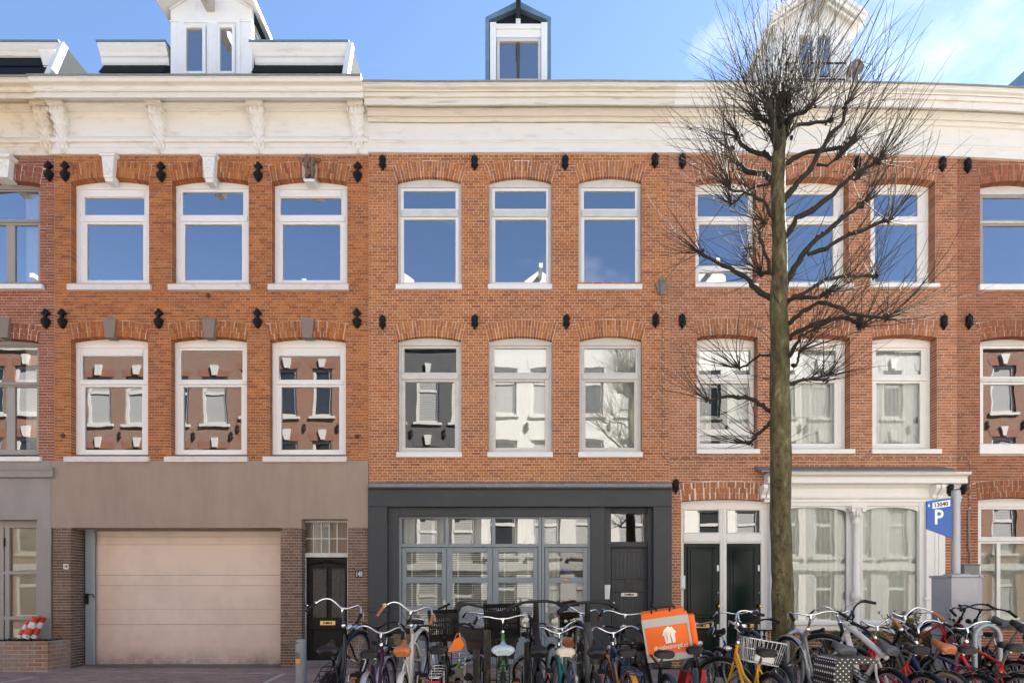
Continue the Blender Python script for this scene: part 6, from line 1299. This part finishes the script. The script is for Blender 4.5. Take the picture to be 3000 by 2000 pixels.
def rack_post(px, Y, h_, label, tall=True):
    x = fx(px, Y); t = thing('rack_post', label, 'bicycle rack', (x, Y, 0), 'steel rack uprights holding front wheels'); m = MB(); st_ = mat('black_rack_steel', (.035,.033,.030), .55, metal=.4, var=.3, scale=20, dirt=(.3,.28,.25), damt=.5, dscale=(12,12,4))
    for s in (-1, 1): m.box(x+s*.033-.005, x+s*.033+.005, Y-.04, Y+.02, 0.02, h_)
    m.box(x-.028, x+.028, Y+.015, Y+.022, 0.02, h_); m.obj('channel', st_, t); m = MB(); m.cbox(x-.08, x+.08, Y-.10, Y+.10, 0, .02, .004); m.obj('foot_plate', st_, t)
def hoop(px, Y, h_, w_, label):
    x = fx(px, Y); gm = mat('galvanised_steel', (.26,.29,.30), .45, metal=.5, var=.2, scale=15); pts = [(x-w_/2,Y,0),(x-w_/2,Y,h_-w_/2)]+[(x-w_/2*math.cos(a),Y,h_-w_/2+w_/2*math.sin(a)) for a in [rad(q) for q in range(15,180,15)]]+[(x+w_/2,Y,h_-w_/2),(x+w_/2,Y,0)]
    m = MB(); m.tube(pts, .03, 12); tag(m.obj('rack_hoop', gm), label, 'bicycle rack', 'rack hoops')
blk = paint('gloss_black_frame', (.007,.007,.008)); purple = paint('purple_frame', (.065,.018,.06)); crm = paint('cream_frame', (.62,.60,.53)); teal = paint('teal_frame', (.04,.24,.20)); navy = paint('blue_frame', (.02,.05,.12)); orng = paint('orange_guard', (.72,.27,.015)); yel = paint('yellow_frame', (.72,.40,.025)); slv = paint('silver_grey_frame', (.20,.21,.22)); wht = paint('white_tube_frame', (.68,.67,.64)); redf = paint('red_frame', (.60,.022,.02)); gry = mat('satin_grey_frame', (.055,.055,.058), .4, var=.1); moofk = mat('satin_black_frame', (.010,.010,.011), .42, var=.15, spec=.3); silverg = mat('silver_mudguard', (.46,.48,.50), .3, metal=.6, var=.1); pinkf = paint('pink_frame', (.75,.10,.28)); limef = paint('lime_frame', (.45,.55,.03)); dkblue = paint('dark_blue_guard', (.015,.03,.06)); grn = paint('mint_frame', (.16,.36,.20)); deepblue = paint('deep_blue_frame', (.02,.02,.12)); orgk = paint('orange_kid', (.8,.16,.015))
browng = mat('brown_leather', (.32,.105,.035), .45, var=.15, scale=18); brownsad = mat('cognac_saddle', (.42,.125,.03), .35, var=.15, scale=12, coat=.2); creamsad = mat('cream_saddle', (.66,.57,.44), .5, var=.08); creamg = mat('cream_grip', (.62,.53,.40), .6); foam = mat('pipe_foam', (.30,.28,.25), .85, var=.2, scale=30); greysad = mat('grey_saddle', (.085,.088,.092), .5, var=.1); plasticbag = mat('pale_blue_plastic_film', (.42,.52,.60), .18, var=.3, scale=14, bump=.8, bscale=25); bluebell = mat('blue_bell', (.12,.35,.6), .3)

bike('black town bicycle with wide chrome handlebar beside the grey bollard', 965, 5.85, .38, -20, 3, 0, .95, 'oma', blk, blk, 'dutch', chrome, plastic, leather, 1.15, rack=blk, tail=False, skirt=plastic, barz=.05)
bike('purple bicycle with silver mudguards and a blue bell', 1087, 6.0, .05, -8, 3, 0, .92, 'oma', purple, silverg, 'dutch', chrome, plastic, leather, 1.05, rack=None, barz=-.03, bell=bluebell)
bike('cream bicycle with cognac saddle and brown leather grips', 1181, 5.85, .38, -14, 2, 0, .95, 'oma', crm, crm, 'dutch', chrome, browng, brownsad, .95, tail=False, case=None, barz=.02, bell=MATS['brass'])
bike('black bicycle with a slotted plastic crate and chrome rear carrier', 1287, 6.05, .16, 6, 2, 0, .95, 'oma', blk, blk, 'flat', plastic, plastic, leather, 1.05, rack=chrome, crate='front', barz=-.04)
bike('green bicycle with a large black crate and plastic film round its saddle', 1474, 5.95, .26, 4, 1, 0, .95, 'oma', grn, blk, 'flat', chrome, plastic, plasticbag, 1.25, rack=blk, crate='front_big')
bike('satin black bicycle with thick tubes beside the large black crate', 1578, 5.75, .50, 4, 0, 0, .96, 'thick', moofk, moofk, 'moof', moofk, plastic, leather, .95, tail=False, case=plastic, barz=.03, lamp=False, fat=.024)
bike('teal bicycle with cream saddle and cream grips', 1655, 6.0, .06, 4, 1, 0, .94, 'mixte', teal, dkblue, 'dutch', chrome, creamg, creamsad, 1.05, tail=False, rack=None, barz=-.04)
bike('satin grey-black bicycle with thick tubes and a bright head lamp', 1746, 5.75, .48, 5, 1, 0, .95, 'thick', gry, moofk, 'moof', moofk, plastic, leather, 1.0, tail=False, barz=.03, fat=.024)
bike('dark blue bicycle with orange mudguards and blue carrier', 1832, 6.05, .06, 5, 2, 0, .93, 'diamond', navy, orng, 'dutch', chrome, plastic, leather, 1.1, rack=navy, tail=False, barz=-.04)
bike('black bicycle half hidden behind the orange delivery bag', 1866, 6.7, .30, -10, 3, 0, .92, 'oma', blk, blk, 'flat', chrome, plastic, leather, 1.0, tail=False)
bike('black bicycle with red tail light that carries the orange delivery bag', 1941, 5.95, .0, 0, 0, 0, .93, 'diamond', blk, dkblue, 'straight', plastic, plastic, leather, 1.1, barz=-.08, lamp=False, rimm=alu)
bike('black bicycle with a curved chrome bar beside the orange bag', 2036, 6.25, .12, -38, -17, 0, .93, 'oma', blk, dkblue, 'dutch', chrome, plastic, leather, 1.0, tail=False, barz=.02)
bike('yellow bicycle with dark saddle and red tail light beside the tree', 2237, 6.0, .08, 52, 2, 0, .93, 'mixte', yel, blk, 'dutch', chrome, plastic, leather, 1.1, barz=.08)
bike('black bicycle with a white wire basket behind the yellow one', 2262, 6.85, .12, 10, 3, 0, .92, 'oma', blk, blk, 'flat', plastic, plastic, leather, 1.0, tail=False)
bike('silver-grey bicycle with polka-dot panniers beside the tree trunk', 2468, 6.0, .30, 5, 4, 0, .94, 'oma', slv, silverg, 'flat', chrome, plastic, greysad, 1.1, rack=blk, tail=False, case=None, barz=.02)
bike('white bicycle with thick tubes and black curved bar', 2600, 6.2, .36, 48, 4, 0, .92, 'thick', wht, blk, 'flat', plastic, plastic, greysad, .85, tail=False, case=None, lamp=False)
bike('red bicycle with black saddle and a white-taped seat tube', 2681, 6.0, .16, 10, 2, 0, .95, 'mixte', redf, blk, 'dutch', chrome, plastic, leather, 1.1, barz=-.03, tyre=rubber)
bike('black bicycle with cognac saddle, brown grips and tan tyres', 2764, 6.0, .30, 14, 2, 0, .96, 'diamond', blk, blk, 'dutch', chrome, browng, brownsad, .85, tyre=tan, tail=False)
bike('deep blue bicycle with black saddle and black carrier beside the parking machine', 2817, 6.0, .08, 18, 3, 0, .96, 'diamond', deepblue, blk, 'dutch', chrome, plastic, leather, .95, rack=blk, tail=False)
bike('red bicycle with black saddle next to the tall galvanised hoop', 2958, 6.0, .10, 25, -4, 0, .98, 'diamond', redf, blk, 'flat', chrome, plastic, leather, .9, tail=False)
bike('black bicycle with blue seat post behind the galvanised hoop', 2938, 7.3, .42, 12, 0, 0, 1.16, 'oma', blk, blk, 'flat', plastic, plastic, greysad, 1.0, tail=False)
bike('black bicycle with a dark crimson guard at the edge of the rack', 2994, 7.0, .40, -12, 2, 0, 1.12, 'oma', blk, mat('crimson_guard', (.18,.01,.02), .3), 'flat', plastic, plastic, leather, 1.1, tail=False)
bike('small pink and white child bicycle among the big ones', 1372, 6.7, .0, 20, 10, 4, .80, 'oma', wht, pinkf, 'straight', chrome, mat('pink_grip', (.7,.25,.55), .5), leather, .8, scale=.72, case=None, Rw=.30, tail=False)
bike('small lime green child bicycle behind the chrome carrier', 1322, 7.0, .0, -15, -8, -3, .80, 'diamond', limef, orgk, 'straight', chrome, plastic, leather, .8, scale=.74, case=None, Rw=.30, tail=False)
for px, Y, h_, lb in ((1052,6.72,.62,'black rack upright under the black town bicycle'),(1226,6.72,.62,'black rack upright under the cream bicycle'),(1396,6.4,.90,'worn black rack upright beside the pink child bicycle'),(1428,6.5,1.12,'tall black rack upright beside the large black crate'),(1545,6.75,.95,'black rack upright beside the thick-tubed black bicycle'),(1700,6.75,.95,'black rack upright beside the thick-tubed grey bicycle'),(1856,6.8,.8,'black rack upright behind the orange mudguards'),(2385,6.7,.55,'black rack upright under the silver-grey bicycle'),(2500,6.8,.6,'black rack upright under the white bicycle'),(2640,6.8,.6,'black rack upright under the bicycle with brown grips')): rack_post(px, Y, h_, lb)
hoop(2892, 6.9, 1.15, .30, 'tall galvanised rack hoop beside the parking machine'); hoop(2330, 7.3, 1.05, .20, 'galvanised rack hoop right beside the tree trunk')
# wire basket, panniers, bags
bm = mat('white_wire', (.75,.75,.74), .4); bs = thing('wire_basket', 'white wire basket tilted beside the yellow bicycle', 'basket', at(2222,1945,6.75)); m = MB()
def bp(u, v, w_): a = at(2222,1940,6.75); q = Matrix.Rotation(rad(10),3,'Y') @ Vector((u,v,w_)); return a+q
def loop(z, sx, sy, r): m.tube([bp(-sx,-sy,z),bp(sx,-sy,z),bp(sx,sy,z),bp(-sx,sy,z),bp(-sx,-sy,z),bp(sx,-sy,z)], r, 6)
loop(.27,.21,.16,.008); loop(.15,.195,.15,.005); loop(0,.175,.13,.006)
for i in range(9):
    u = -1+i/4
    for s in (-1, 1): m.tube([bp(u*.21,s*.16,.27), bp(u*.175,s*.13,0)], .0035, 5)
for i in range(7):
    v = -1+i/3
    for s in (-1, 1): m.tube([bp(s*.21,v*.16,.27), bp(s*.175,v*.13,0)], .0035, 5)
    m.tube([bp(-.175,v*.13,0), bp(.175,v*.13,0)], .0035, 5)
m.obj('wire', bm, bs); m = MB(); c = [bp(-.11,-.14,.02),bp(.11,-.14,.02),bp(.11,-.14,.13),bp(-.11,-.14,.13)]; m.add(c+[q+Vector((0,.006,0)) for q in c], [(0,1,2,3),(7,6,5,4),(0,1,5,4),(2,3,7,6)]); m.obj('licence_plate', wplate, bs)
def dotmat():
    m_, t, b = newmat('polka_dot_cloth'); l = t.links.new; tc_ = N(t, 'ShaderNodeTexCoord'); v = N(t, 'ShaderNodeTexVoronoi', i_Scale=1., i_Randomness=0.); mp = N(t, 'ShaderNodeMapping'); mp.inputs['Scale'].default_value = (25,25,25); mp.inputs['Rotation'].default_value = (0,rad(45),0); l(tc_.outputs['Object'], mp.inputs[0]); l(mp.outputs[0], v.inputs['Vector'])
    lt = N(t, 'ShaderNodeMath', operation='LESS_THAN'); lt.inputs[1].default_value = .30; l(v.outputs['Distance'], lt.inputs[0]); mx = N(t, 'ShaderNodeMixRGB'); mx.inputs[1].default_value = (.014,.015,.018,1); mx.inputs[2].default_value = (.7,.7,.7,1); l(lt.outputs[0], mx.inputs[0]); l(mx.outputs[0], b.inputs['Base Color']); b.inputs['Roughness'].default_value = .5; return m_
dots = dotmat(); pn = thing('bicycle_pannier', 'black double pannier with white polka dots on the silver-grey bicycle', 'bicycle bag', at(2490,1985,5.75))
px_, Yp = 2487, 5.80
m = MB(); a = at(2487,1915,Yp); x0, x1, zt_ = a.x-.20, a.x+.03, .885
m.prism_y([(x0-.02,zt_-.02),(x0+.0,zt_),(x1,zt_+.01),(x1+.16,zt_),(x1+.17,zt_-.03),(x1+.16,zt_-.05),(x0,zt_-.07)][::-1], Yp-.15, Yp+.2); m.obj('flap', dots, pn)
m = MB(); m.prism_y([(x0-.03,zt_-.03),(x0-.05,zt_-.20),(x0-.035,zt_-.33),(x0+.10,zt_-.36),(x0+.13,zt_-.05)], Yp-.17, Yp+.22); m.obj('flap_side', dots, pn)
m = MB(); m.prism_y([(x0-.02,zt_-.31),(x0-.03,zt_-.46),(x0+.11,zt_-.46),(x0+.11,zt_-.3)], Yp-.16, Yp+.21); m.prism_y([(x0+.12,zt_-.05),(x0+.10,zt_-.40),(x0+.13,zt_-.40),(x0+.15,zt_-.05)], Yp-.165, Yp+.2); m.obj('bag', mat('black_canvas', (.018,.018,.019), .8), pn)
bgm = mat('orange_nylon', (.83,.135,.008), .55, var=.08, scale=6, bump=.35, bscale=14); gref = mat('grey_reflective_band', (.42,.41,.40), .45, var=.06)
dbag = thing('delivery_bag', 'large orange delivery bag with grey reflective bands and white house logo', 'bag', at(1955,1935,6.75)); Yb = 6.40
MBg = T(at(1955,1865,Yb)) @ Matrix.Rotation(rad(-9), 4, 'Y') @ Matrix.Rotation(rad(-12), 4, 'Z')
inv = dbag.matrix_world.inverted() if False else T(-Vector(dbag.location))
LM = inv @ MBg; hw, hh, dp = .25, .255, .34
def soft(x0, x1, y0, y1, z0, z1, bul=.015, n=6):
    m = MB(); vs = []
    for sy, y in ((-1,y0),(1,y1)):
        for i in range(n+1):
            for k in range(n+1): u, v = i/n*2-1, k/n*2-1; vs.append((x0+(x1-x0)*i/n, y+sy*bul*(1-u*u)*(1-v*v)+RND.uniform(-.002,.002), z0+(z1-z0)*k/n))
    w_ = n+1; q = w_*w_; m.add(vs, [(i*w_+k,(i+1)*w_+k,(i+1)*w_+k+1,i*w_+k+1) for i in range(n) for k in range(n)]+[(q+i*w_+k,q+i*w_+k+1,q+(i+1)*w_+k+1,q+(i+1)*w_+k) for i in range(n) for k in range(n)], True)
    e = [(i*w_) for i in range(w_)]; 
    m.add([vs[i*w_] for i in range(w_)]+[vs[q+i*w_] for i in range(w_)], [(i,i+1,w_+i+1,w_+i) for i in range(n)]); m.add([vs[i*w_+n] for i in range(w_)]+[vs[q+i*w_+n] for i in range(w_)], [(i,i+1,w_+i+1,w_+i) for i in range(n)])
    m.add([vs[k] for k in range(w_)]+[vs[q+k] for k in range(w_)], [(i,i+1,w_+i+1,w_+i) for i in range(n)]); m.add([vs[n*w_+k] for k in range(w_)]+[vs[q+n*w_+k] for k in range(w_)], [(i,i+1,w_+i+1,w_+i) for i in range(n)]); return m
soft(-hw, hw, 0, dp, -hh, hh).obj('body', bgm, dbag, LM)
m = MB(); m.prism_x([(-.01,hh-.01),(.03,hh+.04),(dp*.6,hh+.055),(dp,hh+.03),(dp,hh-.01)], -hw+.005, hw-.03); m.obj('lid', bgm, dbag, LM)
soft(hw+.001, hw+.075, .04, dp-.04, -hh*.55, hh*.8, .01).obj('side_pocket', bgm, dbag, LM)
m = MB()
def strip3(x0, x1, z0, z1, y=-.018): m.box(x0, x1, y, y+.012, z0, z1)
strip3(-hw+.01, hw-.01, hh-.125, hh-.03, -.016); strip3(-hw-.004, -hw+.018, -hh, hh-.03, -.010); strip3(hw-.02, hw+.004, -hh, hh-.03, -.010); strip3(-hw, hw, -hh-.004, -hh+.07, -.013); m.obj('reflective_band', gref, dbag, LM)
for x in (-.10, .10): m = MB(); m.tube([(x-.03,.02,hh+.02),(x-.025,.05,hh+.075),(x+.03,.08,hh+.07),(x+.03,.12,hh+.04)], .011, 6); m.obj('handle', plastic, dbag, LM)
wpr = mat('white_print', (.82,.82,.80), .5)
m = MB(); s = .001; y = -.0225; k = .42
hpts = [(-.085,.02),(-.06,.085),(.0,.13),(.03,.115),(.05,.122),(.068,.085),(.10,.045),(.075,.025),(.07,-.09),(.035,-.09),(.025,.0),(.012,.005),(.02,-.09),(-.028,-.09),(-.02,.0),(-.035,.0),(-.03,-.09),(-.055,-.09),(-.062,.012)]
m.prism_y([(a*.85+.02,b*.85+.01) for a, b in hpts], y, y+.003); lg = m.obj('logo', wpr, dbag, LM)
m = MB()
for q in (-.026,-.012,.002): m.box(q+.002, q+.006, y-.002, y-.0005, .012, .06)
m.box(.036,.041, y-.002, y-.0005, -.04, .055); m.obj('logo_cutlery', bgm, dbag, LM)
tm_ = textmesh('thuisbezorgd.nl', .068, wpr, dbag, (0,0,0), depth=.001, bold=.0004, name='lettering'); tm_.matrix_local = LM @ T((.02,-.0245,-.105)) @ Matrix.Rotation(rad(90), 4, 'X') @ Matrix.Scale(.88, 4, (1,0,0))
rp = thing('red_pannier', 'shiny red pannier beside the orange delivery bag', 'bicycle bag', at(2008,1985,6.4)); c = at(2008,1982,6.4); rm_ = mat('red_tarpaulin', (.36,.008,.014), .4, var=.15, spec=.3, bump=.3, bscale=12)
m = MB(); m.prism_y([(c.x-.08,c.z-.20),(c.x+.02,c.z-.20),(c.x+.08,c.z+.02),(c.x+.06,c.z+.06),(c.x-.01,c.z+.07)], c.y-.12, c.y+.15); m.obj('bag', rm_, rp); c2 = at(2044,1985,6.4); m = MB(); m.prism_y([(c2.x-.02,c2.z-.17),(c2.x+.05,c2.z-.15),(c2.x+.05,c2.z+.08),(c2.x+.01,c2.z+.12)], c2.y-.12, c2.y+.15); m.obj('bag', rm_, rp)
ob = thing('orange_bag', 'small bright orange bag hanging between the two crates', 'bag', at(1338,1905,6.7)); c = at(1337,1886,6.7); m = MB(); m.prism_y([(c.x-.10,c.z-.09),(c.x+.06,c.z-.06),(c.x+.10,c.z+.0),(c.x+.05,c.z+.09),(c.x-.02,c.z+.06)], c.y-.05, c.y+.06); m.obj('bag', mat('fluorescent_orange', (.9,.2,.01), .5, bump=.6, bscale=20), ob); m = MB(); m.tube([c+Vector((-.02,0,.06)), c+Vector((.01,0,.13)), c+Vector((.05,0,.09))], .006, 5); m.obj('strap', mat('fluorescent_orange', (1,1,1)), ob)
hbag = thing('canvas_bag', 'brown canvas bag with a black flap behind the cognac saddle', 'bag', at(1183,1880,6.8)); c = at(1180,1862,6.8); m = MB(); m.prism_y([(c.x-.09,c.z-.10),(c.x+.09,c.z-.09),(c.x+.10,c.z+.03),(c.x-.10,c.z+.03)], c.y-.06, c.y+.08); m.obj('bag', mat('brown_canvas', (.16,.13,.085), .85, bump=.4), hbag); m = MB(); m.prism_y([(c.x-.11,c.z+.031),(c.x+.105,c.z+.031),(c.x+.11,c.z+.09),(c.x-.09,c.z+.10)], c.y-.07, c.y+.09); m.obj('flap', plastic, hbag)
# cargo bicycle with rain hood
cg = thing('cargo_bicycle', 'cargo bicycle with brown wooden box and black rain hood with clear windows', 'bicycle', at(1400,2015,9.0)); Yc = 8.75
m = MB(); q = [at(1362,1870,Yc), at(1515,1880,Yc), at(1505,1930,Yc), at(1372,1915,Yc)]; m.prism_y([(v.x,v.z) for v in q][::-1], Yc, Yc+.6); m.obj('cargo_box', mat('brown_ply', (.052,.03,.018), .55, var=.25, scale=6), cg)
m = MB(); hoodm = mat('black_tarpaulin', (.018,.018,.019), .45, var=.3, scale=5, bump=.9, bscale=7); q = [at(a, b, Yc-.02) for a, b in ((1328,1790),(1337,1763),(1380,1768),(1440,1785),(1512,1800),(1520,1880),(1440,1884),(1362,1872),(1345,1850))]; m.prism_y([(v.x,v.z) for v in q][::-1], Yc-.02, Yc+.62); m.obj('hood', hoodm, cg)
m = MB(); q = [at(a, b, Yc-.03) for a, b in ((1344,1830),(1342,1795),(1352,1776),(1372,1770),(1400,1776),(1434,1788),(1434,1838),(1390,1841))]; n = len(q); cc = sum(q, Vector())/n+Vector((0,-.03,0)); m.add([tuple(v) for v in q]+[tuple(cc)], [(i,(i+1)%n,n) for i in range(n)], True); m.obj('clear_window', mat('clear_film', (.20,.23,.27), .12, var=.4, scale=4, bump=.8, bscale=9, spec=.8), cg)
m = MB(); m.tube([v+Vector((0,-.004,0)) for v in q]+[q[0]], .008, 5); m.obj('hood_seam', plastic, cg)
m = MB(); m.tube([at(1310,1940,9), at(1306,1800,9), at(1308,1775,9)], .014, 8); m.tube([at(1150,2000,9), at(1300,1960,9), at(1380,1930,9)], .02, 8); m.tube([at(1230,1975,9), at(1215,1830,9)], .016, 8); m.obj('frame', blk, cg)
m = MB(); m.tube([Vector((fx(1306,9),8.7,fz(1778,9))), Vector((fx(1302,9),9,fz(1772,9))), Vector((fx(1290,9),9.3,fz(1778,9)))], .012, 8); m.tube([at(1283,1783,8.7), at(1306,1774,8.7), at(1318,1767,8.7)], .017, 8); m.obj('handlebar', plastic, cg)
m = MB(); saddle_mesh(m, 1.1); m.obj('saddle', leather, cg, T(at(1213,1822,9)-Vector(cg.location)))
for px_, R_ in ((1150,.32),(1555,.27)):
    c = at(px_,1900,9.0); M_ = T(Vector((c.x,9.0,R_+.02))-Vector(cg.location)); wheel(cg, M_, R_, rubber)
    mobj('mudguard', cmesh('cguard%.2f' % R_, guard(R_+.035, rad(15), rad(175)), silverg), None, cg, M_)
m = MB(); m.tube([at(1505,1925,9), Vector((at(1555,1900,9).x,9.0,.29))], .014, 6); m.obj('fork', wht, cg)
# silver bicycle standing behind the cream one
bike('silver bicycle with chrome carrier standing close to the grey shop doors', 1250, 7.9, .12, 12, 4, 0, .95, 'diamond', slv, silverg, 'flat', chrome, plastic, greysad, 1.1, rack=chrome, tail=False, group='bicycles parked near the shop front')
bike('white bicycle behind the teal one with a brown saddle', 1668, 7.2, .12, 18, 4, 0, .93, 'oma', wht, silverg, 'dutch', chrome, plastic, brownsad, 1.1, rack=alu, tail=False, barz=-.1, group='bicycles parked near the shop front')

# second row on the house side of the rack, facing the street
for k, (px, fcol, gcol, br, gp_, sd_, lab) in enumerate(((1135,blk,blk,'dutch',plastic,leather,'black bicycle facing the street behind the purple one'),(1415,blk,blk,'flat',plastic,leather,'black bicycle facing the street in front of the cargo box'),(1545,slv,silverg,'dutch',plastic,leather,'grey bicycle facing the street behind the large black crate'),
     (1700,blk,blk,'dutch',browng,browng,'black bicycle with brown grips facing the street by the shop door'),(1800,gry,blk,'flat',plastic,leather,'dark grey bicycle facing the street behind the orange mudguards'),(2110,navy,dkblue,'flat',plastic,leather,'dark blue bicycle facing the street before the green doors'),(2195,blk,blk,'straight',plastic,leather,'black bicycle facing the street behind the white wire basket'),
     (2400,blk,blk,'dutch',plastic,leather,'black bicycle facing the street beside the tree hoop'),(2530,blk,blk,'flat',plastic,leather,'black bicycle facing the street before the plant trough'),(2660,redf,blk,'flat',plastic,leather,'red bicycle facing the street before the tall shrub'),(2905,purple,blk,'flat',plastic,leather,'purple bicycle facing the street beside the parking machine'))):
    bike(lab, px, 8.75+.12*math.sin(k*2.3), .02+.3*(k % 2), -14+9*(k % 4), 180+6*math.sin(k*1.7), 0, .94, 'oma' if k % 3 else 'diamond', fcol, gcol, br, chrome if k % 2 else plastic, gp_, sd_, 1.05, tail=False, barz=-.03, group='bicycles parked on the house side of the rack')
